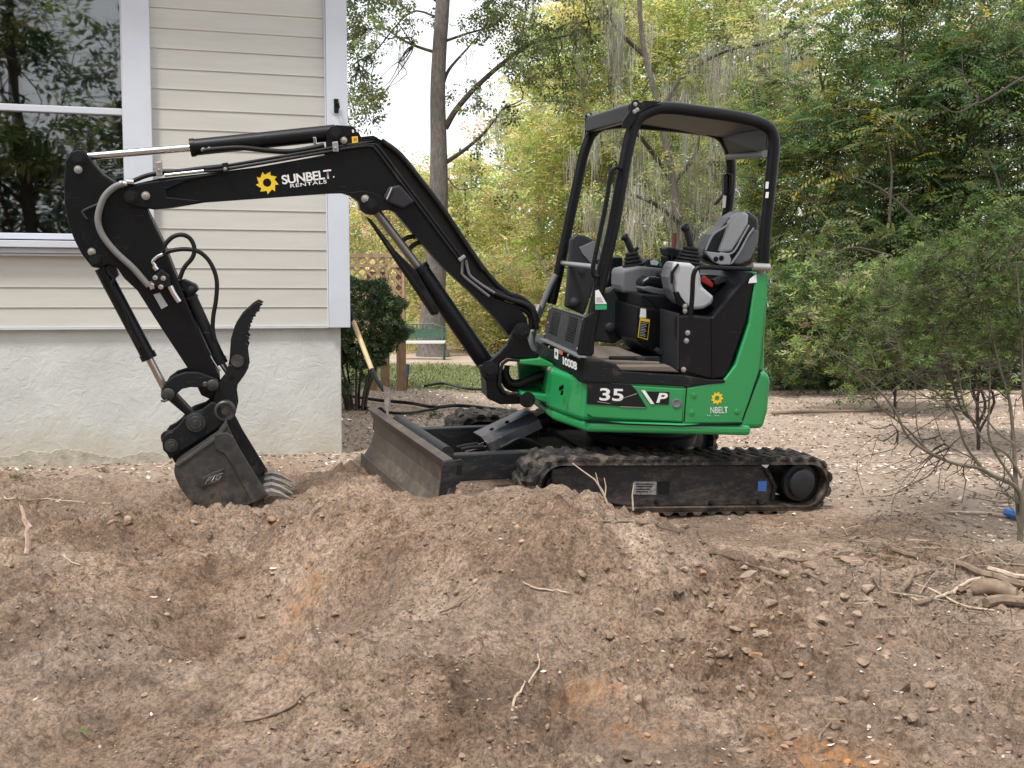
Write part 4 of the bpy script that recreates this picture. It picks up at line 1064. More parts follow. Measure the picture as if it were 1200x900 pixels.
# decals
flat(HF, z7([(266, 86), (418, 92), (437, 112), (474, 174), (262, 160)]), -.0135, M['black_worn'], body, 'decal_panel')
for seg in ([(360, 150), (365, 149), (440, 125), (438, 122)], [(380, 168), (470, 172), (470, 174), (380, 171)], [(300, 150), (345, 158), (345, 160), (300, 153)]): flat(HF, z7(seg), -.0160, M['bolt'], body, 'scratch', th=.0006)
flat(HF, z7([(468, 116), (553, 118), (551, 162), (500, 161)]), -.0135, M['black_worn'], body, 'decal_panel')
flat(HF, z7([(454, 112), (467, 112), (500, 160), (487, 160)]), -.0160, M['white'], body, 'decal_stripe')
lettering('35', HF, -.0165, *z7([(307, 148), (391, 151), (309, 104)]), M['white'], body, bold=.02)
lettering('P', HF, -.0165, *z7([(507, 156), (545, 157), (511, 121)]), M['white'], body, bold=.03, shear=.15)
emblem(HF, -.0145, *z7([(721, 140)])[0], 7.6, M['yellow'], body)
lettering('NBELT', HF, -.0145, *z7([(698, 193), (759, 192), (697, 171)]), M['white'], body, bold=.004, space=1.0)
for q in ((684, 198), (692, 200), (712, 199), (722, 200)): flat(HF, z7([(q[0], q[1]), (q[0] + 6, q[1] + 1), (q[0] + 4, q[1] + 4)]), -.0145, M['white'], body, 'print_remnant', th=.001)
# counterweight wrapping the tail
cw = MB(); cw.prismpx(HF, [(891, 434), (898, 436), (904, 441), (904, 447), (901, 482), (895, 503), (866, 503), (870, 486), (876, 466), (884, 448)], -.014, 1.515); cwo = cw.build('counterweight', M['green'], EX, .035, 4)
cw = MB(); cw.prismpx(HF, z7([(873, 40), (876, 43), (858, 92), (838, 150), (812, 218), (808, 218), (833, 150), (852, 92), (868, 50)]), -.0155, -.008); cw.build('panel_gap', M['black'], cwo)
# upright tail hood, green
cw = MB(); cw.prismpx(HF, [(894, 320), (901, 320.5), (900, 352), (897, 390), (896, 436), (888, 436), (892, 385)], .0, 1.5); cw.build('engine_hood', M['green'], EX, .02, 3)
for q in ((901.5, 331), (898, 358)): bolt(HF.pb(*q, .02), HF.R, .012, cwo, 'white')
flat(HF, [(878.5, 327), (886, 321), (887, 331), (877, 332)], -.013, M['white'], sp2, 'sticker')
# ---- black upper panels
mb = MB(); mb.prismpx(HF, z6([(735, 480), (800, 478), (905, 488), (1085, 275), (1106, 292), (1060, 500), (985, 720), (955, 772), (895, 780), (760, 745), (735, 735)]), -.006, .05); blk = mb.build('cab_side_panel', M['black'], EX, .012)
mb = MB(); mb.prismpx(HF, z6([(895, 492), (905, 488), (1085, 275), (1090, 285), (912, 500), (905, 775), (897, 775)]), -.012, -.005); mb.build('panel_rib', M['black'], blk, .003)
mb = MB(); mb.prismpx(HF, z6([(800, 478), (905, 488), (1085, 275), (1120, 285), (1060, 500), (985, 760), (800, 740)]), .05, 1.46, ); mb.build('engine_cover', M['black'], EX, .02)
# fascia round the platform, in front and along the side
c0f = HF.b(690, 447, 0)[1]; c1f = HF.b(690, 422, 0)[1]
mb = MB(); mb.slab(HF, [(-.628, -.014), (-.672, .35), (-.672, 1.02), (-.62, 1.46), (-.45, 1.46), (-.45, .0), (-.45, -.014)], c0f - .012, c1f - .012); fas = mb.build('platform_fascia', M['black_worn'], EX, .01)
mb = MB(); mb.prismpx(HF, [(684, 447), (684, 421.5), (705, 423), (722, 427), (730, 435), (803, 440), (832, 445), (850, 445), (850, 449), (806, 453)], -.016, .06); mb.build('platform_fascia', M['black_worn'], EX, .006)
# deck and mat
mb = MB(); mb.slab(HF, [(-.62, .03), (-.62, 1.02), (.1, 1.02), (.1, .03)], c1f - .06, c1f - .03); mb.build('platform_floor', M['black_worn'], EX)
mb = MB(); mb.prismpx(HF, z6([(330, 640), (350, 612), (520, 618), (648, 655), (655, 700), (655, 716), (420, 716), (415, 690), (335, 668)]), .08, .75); 
fl = MB(); cm_ = HF.b(*z6([(500, 672)])[0], .1)[1]
fl.slab(HF, [HF_ for HF_ in [(-.60, .06), (-.60, .8), (-.18, .8), (-.14, .06)]], c1f - .03, c1f - .004); fl.build('floor_mat', M['mat'], EX, .008)
mb = MB(); mb.prismpx(HF, z6([(425, 716), (700, 716), (745, 745), (430, 735)]), -.01, .09); mb.build('step_plate', M['mat'], EX, .006)
mb = MB(); mb.prismpx(HF, z6([(420, 672), (655, 672), (660, 712), (420, 705)]), .085, .12); mb.build('step_riser', M['black_worn'], EX, .006)
mb = MB(); P0 = HF.pb(*z6([(545, 600)])[0], .78); P1 = HF.pb(*z6([(655, 650)])[0], .25)
mb.tube([P0, P1], .018, 8); mb.build('floor_trim', M['plastic'], EX)
# ---- front louvred panel
A_ = -.632
pv = [HF.a(*q, A_) for q in zp_([(180, 215), (502, 312), (440, 650), (122, 497)])]
mb = MB(); mb.front(HF, pv, A_, A_ + .03); vp_ = mb.build('front_grille', material('grey_grille_plastic', (.045, .047, .052), .55, spec=.3, dirt=DUST, dirt_amt=.12, dirt_scale=8), EX, .004)
def lerp4(q, u, v): 
    a = np.array(q[0]) * (1 - u) + np.array(q[1]) * u; b = np.array(q[3]) * (1 - u) + np.array(q[2]) * u; return a * (1 - v) + b * v
for u0 in (.14, .60):
    for i in range(9):
        v0 = .10 + i * .077; q = [lerp4(pv, u0, v0), lerp4(pv, u0 + .22, v0 + .004), lerp4(pv, u0 + .22, v0 + .038), lerp4(pv, u0, v0 + .034)]
        mb = MB(); mb.front(HF, [tuple(t) for t in q], A_ - .003, A_ - .0005); mb.build('vent_slot', M['black'], vp_)
for u, v in ((.05, .06), (.95, .08), (.04, .86), (.93, .86), (.06, .5)): q = lerp4(pv, u, v); bolt(HF.w(A_, *q), -HF.R, .008, vp_)
q = [lerp4(pv, 0, -.012), lerp4(pv, 1, -.012), lerp4(pv, 1, .012), lerp4(pv, 0, .012)]; mb = MB(); mb.front(HF, [tuple(t) for t in q], A_ - .004, A_ + .01); mb.build('grille_edge', M['grey'], vp_)
# front fascia lip, bolts and worn letters
Af = -.676
lip = [HF.a(*q, Af) for q in [(632, 396.5), (677.5, 417.5), (677.5, 419), (632, 398)]]; mb = MB(); mb.front(HF, lip, Af - .002, Af + .05); mb.build('fascia_lip', M['grey'], fas)
for q in ((643.8, 406.8), (666, 416.5)): bolt(HF.w(Af, *HF.a(*q, Af)), -HF.R, .008, fas)
mb = MB(); mb.front(HF, [HF.a(*q, Af) for q in [(650, 408), (654.5, 410), (654, 421.5), (650, 419.5)]], Af - .002, Af); mb.build('decal_panel', M['white'], fas)
mb = MB(); mb.front(HF, [HF.a(*q, Af) for q in [(651.5, 412), (653, 412.6), (653, 416.6), (651.5, 416)]], Af - .004, Af - .002); mb.build('decal_mark', M['black'], fas)
mb = MB(); mb.front(HF, [HF.a(*q, Af) for q in [(655, 409.5), (660, 412), (659.5, 416), (655, 414)]], Af - .002, Af); mb.build('decal_panel', M['orange'], fas)
lettering('10008', HF, 0, (659.5, 427.0), (676, 434.2), (659.5, 417.8), M['white'], fas, bold=.04, plane='a', a=Af - .002, space=.85)

# ---- canopy
def loop(pts, b, r, nm): 
    P = [HF.pb(x, y, b) for x, y in pts]; mb = MB(); mb.tube(P, r, 14); return mb.build(nm, M['black'], EX)
def rounded(pts, k=4):
    """soften the corners of a polyline by sampling"""
    out = [pts[0]]
    for i in range(1, len(pts) - 1):
        p, q, s = map(np.array, (pts[i - 1], pts[i], pts[i + 1])); d = min(np.linalg.norm(q - p), np.linalg.norm(s - q)) * .45
        a = q + (p - q) / np.linalg.norm(p - q) * d; b = q + (s - q) / np.linalg.norm(s - q) * d
        for j in range(k + 1): t = j / k; out.append(tuple((1 - t) ** 2 * a + 2 * t * (1 - t) * q + t * t * b))
    out.append(pts[-1]); return out
near = zr_([(60, 1560), (150, 990), (195, 780), (240, 520), (290, 250), (335, 135), (450, 82), (560, 85), (900, 132), (1040, 165), (1120, 205), (1138, 290), (1110, 560), (1080, 830), (1072, 1000)])
near = [(686.5, 416), (700, 345)] + near[2:]
npst = loop(rounded(near), .035, .036, 'canopy_frame')
far = [(646, 356), (655, 318), (672, 236), (684.5, 178), (692, 158), (703, 147.5), (728, 144), (800, 150), (832, 154), (846, 160), (855.5, 176), (857, 200), (854, 240), (848, 270), (842, 330)]
fpst = loop(rounded(far), 1.0, .034, 'canopy_frame')
# widened foot of the near front post
mb = MB(); mb.prismpx(HF, zp_([(500, 312), (590, 240), (575, 640), (545, 655), (440, 650)]), .0, .07); mb.build('post_foot', M['black'], npst, .01)
# brackets on the front corners
for (px, b) in ((zr_([(302, 48), (318, 33), (340, 36), (346, 48), (362, 50), (372, 38), (475, 44), (440, 62), (350, 95), (318, 160), (285, 205), (246, 198), (250, 160), (292, 100)]), -.004),
                (zr_([(30, 120), (48, 108), (68, 112), (68, 150), (48, 200), (28, 245)]), .965)):
    mb = MB(); mb.prismpx(HF, px, b, b + .012); br = mb.build('roof_bracket', M['black'], EX, .002)
    for q in (((322, 60), (318, 103), (333, 92)) if b < .5 else ((48, 125), (60, 160), (46, 175))): boltpx(HF, *zr_([q])[0], b, br, .009)
# roof: front roll, sheet following the rails, down-turned rear
def row(pts, b): return [HF.b(x, y, b) for x, y in pts]
rt = row(zr_([(300, 70), (345, 48), (470, 52), (620, 66), (900, 108), (1010, 132), (1075, 152)]), .05)
ra = [(a, c - .004) for a, c in rt]
lo_ = [(a + .012 * (1 if i > 6 else 0) * -1, c - .03) for i, (a, c) in enumerate(ra)]
mb = MB(); mb.prism(HF, [(a, c) for a, c in ra] + lo_[::-1], .075, .965); roof = mb.build('canopy_roof', M['black_worn'], EX, .008)
fa, fc = HF.b(*zr_([(300, 90)])[0], .03)
mb = MB(); mb.prism(HF, [(fa - .012, fc - .06), (fa + .03, fc - .065), (fa + .10, fc + .03), (fa + .02, fc + .045), (fa - .01, fc + .03)], .04, .96); mb.build('roof_front_edge', M['black'], roof, .012)
a0r, c0r = HF.b(856.5, 184, 1.0)
a1r, c1r = HF.b(900.5, 180.5, .04)
mb = MB(); mb.tube([HF.w(a1r - .02, .04, c1r), HF.w(a0r - .02, 1.0, c0r)], .022, 12); mb.build('rear_cross_tube', M['grey'], EX)
q_ = [HF.pb(900, 181, .06), HF.pb(857, 184, .97), HF.pb(846, 160, .97), HF.pb(898, 150, .06)]; e_ = ra[-1]; mb = MB(); mb.add(q_ + [HF.w(e_[0] - .02, .965, e_[1] - .01), HF.w(e_[0] - .02, .075, e_[1] - .01)], [(0, 1, 2, 3), (3, 2, 4, 5)]); o = mb.build('rear_roof_panel', M['plastic'], EX); s = o.modifiers.new('s', 'SOLIDIFY'); s.thickness = .006
for (y0, y1) in ((213, 221), (225, 232)):
    P = [HF.b(x, y, .0) for x, y in ((zr_([(1088, 0)])[0][0], y0), (zr_([(1104, 0)])[0][0], y0), (zr_([(1100, 0)])[0][0], y1), (zr_([(1084, 0)])[0][0], y1))]; MB().prism(HF, P, -.003, .001).build('sticker', M['white'], npst)
MB().prismpx(HF, zr_([(838, 595), (856, 597), (850, 668), (832, 668)]), .962, .966).build('sticker', M['white'], fpst)
tubepx(HF, zr_([(862, 470), (880, 475), (884, 500), (878, 560), (868, 590)]), .95, .010, 'grab_loop', 'black', fpst)
MB().prismpx(HF, zr_([(845, 470), (862, 465), (866, 590), (843, 590)]), .95, .99).build('lamp_bracket', M['black'], fpst, .004)
tubepx(HF, zr_([(905, 560), (925, 575), (935, 605)]), 1.0, .005, 'cable', 'white', fpst)
# grab handle of the near post and the silver bar across the front
tubepx(HF, z5([(452, 345), (432, 338), (414, 352), (405, 385), (392, 470), (368, 590), (345, 700), (334, 760), (340, 788), (358, 790)]), .0, .0135, 'grab_handle', 'black', npst, k=4)
pA = HF.pb(*z5([(205, 735)])[0], 1.0); pB = HF.pb(*z5([(352, 752)])[0], .05)
mb = MB(); mb.tube([pA, pB], .016, 10); mb.build('cross_bar', material('silver_bar', (.35, .35, .36), .35, metal=.6), EX)
# ---- operator's station
mb = MB(); mb.prismpx(HF, z6([(237, 122), (262, 98), (300, 102), (345, 125), (378, 180), (376, 240), (350, 330), (300, 478), (212, 440), (225, 300)]), .74, .80); fg = mb.build('tall_side_console', M['plastic'], EX, .014, 3)
mb = MB(); mb.lathe(HF.pb(*z6([(253, 420)])[0], .74), -HF.L, [(0, .038), (.006, .038), (.01, .030), (.022, .028), (.028, .02), (.03, .0001)], 20); mb.build('round_cap', M['plastic'], fg)
mb = MB(); mb.lathe(HF.pb(*z6([(283, 268)])[0], .74), -HF.L, [(0, .02), (.01, .02), (.012, .0001)], 16); mb.build('round_cap', M['plastic'], fg)
mb = MB(); mb.prismpx(HF, z6([(275, 160), (345, 128), (373, 182), (372, 215), (330, 235), (290, 190)]), .733, .739); mb.build('console_facet', M['grey'], fg, .003)
mb = MB(); mb.prismpx(HF, z6([(372, 372), (410, 368), (440, 340), (480, 345), (556, 380), (548, 600), (470, 592), (440, 612), (345, 600), (350, 470)]), .80, .86); sb = mb.build('seat_pedestal_cover', M['plastic'], EX, .012, 3)
mb = MB(); mb.lathe(HF.pb(*z6([(419, 537)])[0], .80), -HF.L, [(0, .036), (.008, .034), (.012, .028), (.025, .024), (.03, .0001)], 20); mb.build('round_cap', M['plastic'], sb)
flat(HF, z6([(475, 392), (529, 394), (527, 420), (474, 418)]), .799, M['white'], sb, 'sticker')
mb = MB(); mb.prismpx(HF, z6([(552, 435), (700, 462), (800, 478), (800, 735), (745, 735), (655, 690), (548, 600)]), .33, .95); box = mb.build('seat_box', M['black'], EX, .012)
flat(HF, z6([(560, 490), (606, 497), (596, 594), (549, 580)]), .329, M['yellow'], box, 'warning_label')
flat(HF, z6([(563, 504), (602, 510), (594, 588), (553, 577)]), .3265, M['black'], box, 'label_field', th=.0008)
for i in range(9):
    y = 510 + i * 7.6; x0 = 564 - i * .9; flat(HF, z6([(x0, y), (x0 + 32 - (i * 7) % 11, y + 4), (x0 + 32 - (i * 7) % 11, y + 6.5), (x0, y + 2.5)]), .3245, M['lgrey'], box, 'print_line', th=.0006)
flat(HF, z6([(563, 445), (588, 448), (588, 490), (558, 488)]), .329, M['white'], box, 'sticker')
flat(HF, z6([(664, 468), (703, 472), (701, 500), (662, 496)]), .329, M['yellow'], box, 'warning_label')
flat(HF, z6([(668, 475), (699, 478), (697, 496), (666, 492)]), .3265, M['plastic'], box, 'label_field', th=.0008)
boltpx(HF, *z6([(704, 540)])[0], .325, box, .018)
for q in ((772, 436), (772, 458), (783, 560), (777, 597), (764, 732)): boltpx(HF, *z6([q])[0], -.006 if q[1] > 500 else .02, blk, .012)
mb = MB(); mb.prismpx(HF, z6([(738, 470), (745, 470), (742, 735), (735, 735)]), -.012, .3); mb.build('box_edge', M['plastic'], blk, .003)
# tag on the near post
flat(HF, z6([(350, 362), (366, 358), (404, 428), (404, 450), (350, 452)]), -.012, M['tag_green'], EX, 'warning_tag')
tg = flat(HF, z6([(350, 362), (366, 358), (404, 424), (350, 424)]), -.0145, M['white'], EX, 'warning_tag')
for i in range(3): flat(HF, z6([(355, 395 + i * 9), (378 + i * 5, 395 + i * 9), (378 + i * 5, 398 + i * 9), (355, 398 + i * 9)]), -.0170, M['grey'], tg, 'print_line', th=.0006)
# consoles
mb = MB(); mb.prismpx(HF, z6([(475, 275), (485, 264), (560, 248), (600, 252), (690, 262), (692, 395), (600, 388), (480, 374), (473, 340)]), .62, .86); lc = mb.build('control_console', M['grey'], EX, .02, 3)
mb = MB(); mb.prismpx(HF, z6([(568, 318), (600, 297), (640, 298), (700, 315), (700, 350), (655, 348), (600, 338), (570, 345)]), .50, .64); mb.build('armrest', M['vinyl'], lc, .018, 3)
mb = MB(); mb.prismpx(HF, z6([(568, 345), (600, 340), (655, 352), (700, 354), (700, 392), (620, 378), (572, 362)]), .50, .63); mb.build('armrest_base', M['grey'], lc, .01, 2)
mb = MB(); mb.prismpx(HF, z6([(430, 205), (480, 205), (482, 330), (395, 352), (415, 300)]), .92, 1.0); mb.build('rear_side_panel', M['black'], EX, .01)
mb = MB(); mb.prismpx(HF, z6([(575, 235), (600, 215), (630, 215), (700, 235), (690, 262), (580, 250)]), .72, .84); mb.build('switch_panel', M['plastic'], lc, .008)
flat(HF, z6([(608, 222), (628, 216), (650, 228), (640, 244), (610, 240)]), .718, M['white'], lc, 'switch_label')
flat(HF, z6([(648, 228), (664, 230), (672, 252), (652, 248)]), .717, M['tag_green'], lc, 'switch_label')
mb = MB(); mb.prismpx(HF, z6([(560, 378), (750, 395), (760, 470), (640, 465), (560, 440)]), .4, .9); mb.build('console_mount', M['black_worn'], EX, .01)
rc = MB(); rc.prismpx(HF, z6([(722, 228), (800, 234), (838, 262), (848, 300), (852, 342), (880, 366), (906, 388), (911, 405), (898, 428), (860, 450), (815, 454), (760, 430), (735, 395), (728, 340), (712, 290)]), .12, .30)
rco = rc.build('control_console', M['lgrey'], EX, .022, 3)
rc = MB(); rc.prismpx(HF, z6([(702, 250), (716, 228), (730, 235), (722, 280), (730, 330), (742, 395), (748, 432), (722, 405), (700, 355), (690, 300)]), .15, .28); rc.build('console_edge', M['grey'], rco, .012, 2)
rc = MB(); rc.prismpx(HF, z6([(738, 235), (745, 240), (718, 280), (716, 330), (708, 330), (708, 275)]), .112, .13); rc.build('console_slot', M['black'], rco)
rc = MB(); rc.prismpx(HF, z6([(722, 372), (742, 368), (752, 390), (790, 440), (770, 445), (742, 432)]), .10, .13); rc.build('console_bracket', M['black'], rco)
# joysticks with ribbed boots
def joystick(px, b, boot, h0):
    base = HF.pb(*px[0], b); top = HF.pb(*px[1], b); hd = HF.pb(*px[2], b); ax = (top - base) / np.linalg.norm(top - base); L_ = np.linalg.norm(top - base)
    prof = []
    nr_ = 5
    for i in range(nr_):
        r = boot[0] + (boot[1] - boot[0]) * i / nr_; z0 = L_ * i / nr_; dz = L_ / nr_
        prof += [(z0, r * .84), (z0 + dz * .25, r * 1.05), (z0 + dz * .7, r * 1.02), (z0 + dz * .98, r * .82)]
    mb = MB(); mb.lathe(base, ax, [(0, .0)] + prof + [(L_ * 1.02, .0)], 18); j = mb.build('joystick', M['hose'], EX)
    g = MB(); P = smooth_pts([top, HF.pb(*px[3], b), HF.pb(*px[4], b), hd], 5); n = len(P)
    g.tube(P, [.019 + .004 * math.sin(i / (n - 1) * 3.1) + (.008 if i > n * .72 else 0) - (.012 if i == n - 1 else 0) for i in range(n)], 12); g.build('joystick_grip', M['vinyl'], j)
    if h0: 
        g = MB(); g.tube([top + ax * .0, top + HF.R * .05 + ax * .03], .012, 8); g.build('thumb_switch', M['vinyl'], j)
joystick(z6([(533, 262), (520, 180), (478, 103), (514, 160), (497, 122)]), .74, (.078, .035), True)
joystick(z6([(785, 236), (798, 155), (764, 52), (792, 125), (782, 85)]), .24, (.082, .040), False)
tubepx(HF, z6([(722, 92), (721, 125), (716, 164)]), .30, .014, 'lever_grip', 'red', EX)
tubepx(HF, z6([(716, 164), (712, 210), (714, 245)]), .30, .008, 'lever', 'black', EX)
mb = MB(); mb.prismpx(HF, z6([(678, 165), (700, 158), (760, 172), (735, 210), (690, 200)]), .34, .46); mb.build('lever_housing', M['plastic'], EX, .01)
mb = MB(); mb.prismpx(HF, z6([(690, 200), (735, 205), (840, 225), (845, 300), (700, 300)]), .36, .5); mb.build('lever_housing', M['black'], EX, .01)
# travel levers / pedals hint behind the handle
tubepx(HF, z6([(575, 385), (600, 405), (640, 445)]), .34, .006, 'cable', 'black', EX)
tubepx(HF, z6([(350, 470), (375, 395), (350, 330), (345, 290)]), .0, .006, 'cable', 'black', EX)
# seat
sA = MB(); sA.prismpx(HF, z5([(790, 720), (800, 680), (835, 618), (875, 585), (905, 548), (948, 522), (990, 524), (1026, 550), (1024, 640), (1000, 740), (960, 760), (860, 748)]), .36, .56); seat = sA.build('seat_back', M['vinyl'], EX, .03, 4)
sA = MB(); sA.prismpx(HF, z5([(856, 692), (882, 625), (903, 565), (925, 540), (955, 524), (982, 530), (978, 575), (950, 625), (910, 690)]), .325, .42); sA.build('seat_cushion', M['lgrey'], seat, .02, 3)
sA = MB(); sA.prismpx(HF, z5([(1003, 596), (1022, 600), (1020, 650), (988, 722), (940, 742), (908, 738), (950, 665)]), .335, .40); sA.build('seat_side', M['grey'], seat, .014, 3)
for seg in ([(858, 694), (912, 692), (952, 628), (980, 578)], [(905, 738), (940, 690), (975, 625), (1000, 590)]): tubepx(HF, z5(seg), .325, .006, 'piping', 'lgrey', seat)
tubepx(HF, z5([(800, 682), (830, 620), (872, 590), (890, 578)]), .34, .006, 'piping', 'lgrey', seat)
sA = MB(); sA.prismpx(HF, z5([(800, 686), (900, 698), (907, 720), (903, 742), (862, 742), (835, 730), (808, 700)]), .30, .33); ab = sA.build('armrest_bracket', M['lgrey'], seat, .005)
for q in ((843, 719), (866, 715)): P = HF.pb(*z5([q])[0], .299); mb = MB(); mb.lathe(P, -HF.L, [(0, .016), (.002, .016), (.002, .0001)], 12); mb.build('bracket_hole', M['black'], ab)
sA = MB(); sA.prismpx(HF, z6([(840, 300), (1000, 300), (1080, 270), (1000, 400), (905, 485), (830, 470)]), .30, .95); sA.build('seat_base', M['black'], EX, .02)
sA = MB(); sA.prismpx(HF, z6([(700, 290), (900, 290), (1000, 300), (990, 350), (880, 380), (720, 380)]), .34, .84); sA.build('seat_squab', M['vinyl'], seat, .03, 3)
sA = MB(); sA.prismpx(HF, z6([(845, 300), (865, 292), (905, 330), (900, 350), (850, 322)]), .26, .29); sA.build('belt_buckle', material('red_buckle', (.35, .02, .02), .4), EX, .005)
sA = MB(); sA.prismpx(HF, z6([(905, 310), (950, 290), (965, 318), (915, 340)]), .26, .30); sA.build('belt_guide', M['plastic'], EX, .004)
# hand rail
tubepx(HF, z6([(1110, 262), (1080, 262), (960, 257), (850, 253), (828, 258), (815, 275), (808, 310), (804, 400), (795, 495)]), .0, .014, 'hand_rail', 'black', EX, k=4)
sA = MB(); sA.tube([HF.pb(*z6([(1085, 250)])[0], -.01), HF.pb(*z6([(1165, 255)])[0], -.01)], .024, 12); sA.build('post_clamp', M['bolt'], EX)
tubepx(HF, z6([(1120, 262), (1128, 285)]), .0, .02, 'clamp_hose', 'grey', EX, k=0)
# white edge of the mirror/guard in front of the far post
tubepx(HF, [(652, 322), (645, 335), (634, 362), (628, 378), (623, 400), (626, 411)], .98, .022, 'front_guard_bar', 'grey', EX, k=4)
tubepx(HF, [(632, 357), (627, 372), (624, 388)], .95, .012, 'front_guard_edge', 'lgrey', EX, k=4)

# ---- swing bracket
BB = .62
sw = MB(); out_l = zs_([(140, 440), (200, 420), (300, 335), (350, 280), (400, 165), (430, 130), (480, 135), (510, 165), (505, 240), (530, 320), (600, 355), (580, 385), (440, 392), (350, 385), (300, 420), (285, 490), (280, 590), (310, 640), (360, 660), (500, 660), (550, 670), (550, 705), (500, 730), (300, 735), (200, 690), (190, 560), (150, 500)])
sw.prismpx(HF, out_l, BB - .15, BB - .10); swo = sw.build('swing_bracket', M['black'], EX, .01, 3)
sw = MB(); sw.prismpx(HF, out_l, BB + .12, BB + .17); sw.build('bracket_cheek', M['black'], swo, .01)
sw = MB(); sw.prismpx(HF, zs_([(190, 440), (300, 380), (290, 560), (330, 670), (500, 690), (500, 728), (300, 732), (205, 690), (195, 560)]), BB - .10, BB + .12); sw.build('bracket_web', M['black'], swo, .01)
sw = MB(); rib = zs_([(300, 420), (345, 384), (440, 390), (440, 408), (355, 404), (318, 432), (305, 490), (302, 580), (328, 625), (372, 640), (420, 632), (425, 655), (360, 664), (310, 645), (278, 590), (282, 490)])
sw.prismpx(HF, rib, BB - .175, BB - .15, bp=BB - .15); sw.build('bracket_lip', M['black_worn'], swo, .006)
for (x, y, r1, r2) in ((215, 470, .055, .03), (460, 178, .050, .03)):
    px = zs_([(x, y)])[0]; P = HF.pb(*px, BB - .15); mb = MB(); mb.lathe(P, -HF.L, [(0, r1), (.012, r1), (.014, r2), (.024, r2 * .95), (.024, .0001)], 24); mb.build('pin', M['black_worn'], swo)
mb = MB(); P = HF.pb(*zs_([(500, 697)])[0], BB - .16); mb.lathe(P, -HF.L, [(0, .05), (.01, .05), (.012, .02), (.012, .0001)], 18); mb.build('pin', M['black_worn'], swo)
for (pts, r) in ((zs_([(330, 470), (335, 520), (370, 575), (440, 580), (520, 545), (600, 515), (690, 500)]), .03), (zs_([(320, 500), (345, 560), (400, 600), (480, 590), (580, 540), (690, 520)]), .018),
                 (zs_([(350, 440), (345, 500), (380, 560), (450, 560), (560, 530), (680, 490)]), .018), (zs_([(420, 600), (500, 590), (580, 560), (640, 590), (700, 620)]), .009), (zs_([(310, 540), (350, 600), (420, 625), (500, 600), (600, 545), (690, 540)]), .014)):
    tubepx(HF, pts, BB - .05, r, 'hydraulic_hose', 'hose', EX)
for q in ((685, 495), (680, 550)): P = HF.pb(*zs_([q])[0], BB - .1); mb = MB(); mb.tube([P, P + HF.R * .06], .02, 8); mb.build('hose_fitting', M['black_worn'], EX)

# ---- boom
bt = z1([(272, 338), (282, 308), (330, 297), (400, 281), (560, 264), (760, 240), (985, 200), (1010, 196)])
boom_px = bt + z3([(5, 178), (60, 166), (150, 150), (215, 150), (232, 158)]) + z3([(260, 205), (330, 300), (420, 425), (520, 560), (620, 690), (700, 780), (770, 845)]) + [(607, 360), (617, 372), (620, 388), (612, 398), (600, 398), (590, 385)] + \
    z3([(745, 905), (640, 795), (520, 685), (400, 550), (310, 446), (285, 434), (245, 440), (220, 458), (185, 455), (158, 435), (150, 400), (112, 372), (80, 362), (0, 362)]) + z1([(1080, 335), (1020, 338), (560, 371), (450, 390), (380, 397), (300, 383), (275, 365)])
mb = MB(); mb.prismpx(HF, boom_px, BB - .065, BB + .065); boom = mb.build('boom', M['black'], EX, .008, 3)
# upper flank of the boom's elbow, set back and carrying the hoses
mb = MB(); mb.prismpx(HF, z3([(215, 148), (235, 118), (300, 165), (360, 215), (440, 320), (520, 425), (600, 535), (700, 690), (770, 780), (820, 815), (770, 850), (700, 785), (620, 695), (520, 565), (420, 430), (330, 305), (260, 210)]), BB - .02, BB + .06); mb.build('boom_back', M['hose'], boom, .01, 2)
# doubler plates at the tip and elbow
mb = MB(); mb.prismpx(HF, z1([(275, 352), (290, 318), (330, 300), (440, 285), (560, 268), (640, 262), (500, 292), (425, 325), (430, 350), (560, 364), (450, 388), (380, 395), (300, 382)]), BB - .085, BB - .065, bp=BB - .065)
mb.prismpx(HF, z1([(275, 352), (290, 318), (330, 300), (440, 285), (560, 268), (640, 262), (500, 292), (425, 325), (430, 350), (560, 364), (450, 388), (380, 395), (300, 382)]), BB + .065, BB + .085, bp=BB - .065); mb.build('tip_plate', M['black'], boom, .006)
mb = MB(); mb.prismpx(HF, z3([(0, 358), (80, 352), (115, 358), (165, 350), (230, 362), (285, 400), (300, 432), (245, 438), (220, 458), (185, 455), (158, 435), (150, 400), (112, 368), (80, 358)]), BB - .085, BB - .065, bp=BB - .065); mb.build('cylinder_lug', M['black'], boom, .006)
mb = MB(); mb.prismpx(HF, z3([(258, 380), (280, 335), (330, 325), (395, 400), (345, 430), (270, 400)]), BB - .11, BB - .065, bp=BB - .065); mb.build('work_light', M['plastic'], boom, .012)
tubepx(HF, z3([(275, 388), (298, 336)]), BB - .115, .004, 'light_trim', 'lgrey', boom, k=0)
for q in z1([(350, 345)]) + z3([(180, 386)]): boltpx(HF, *q, BB - .086, boom, .018)
for q, r in zip(z1([(295, 348)]) + z3([(205, 410)]), (.034, .034)): P = HF.pb(*q, BB - .085); mb = MB(); mb.lathe(P, -HF.L, [(0, r * 1.1), (.006, r * 1.1), (.006, r * .8), (.014, r * .75), (.014, .0001)], 22); mb.build('pin', M['black_worn'], boom)
emblem(HF, BB - .0675, *z1([(799, 297)])[0], 13.6, M['yellow'], boom)
lettering('SUNBELT', HF, BB - .0675, *z1([(856, 304), (1040, 281), (851, 270)]), M['white'], boom, bold=.022, space=.92)
lettering('RENTALS', HF, BB - .0675, *z1([(885, 316), (1020, 299), (884, 303)]), M['white'], boom, bold=.012, space=1.1)
lettering('.', HF, BB - .0675, *z1([(1043, 279), (1048, 278), (1043, 273)]), M['white'], boom)
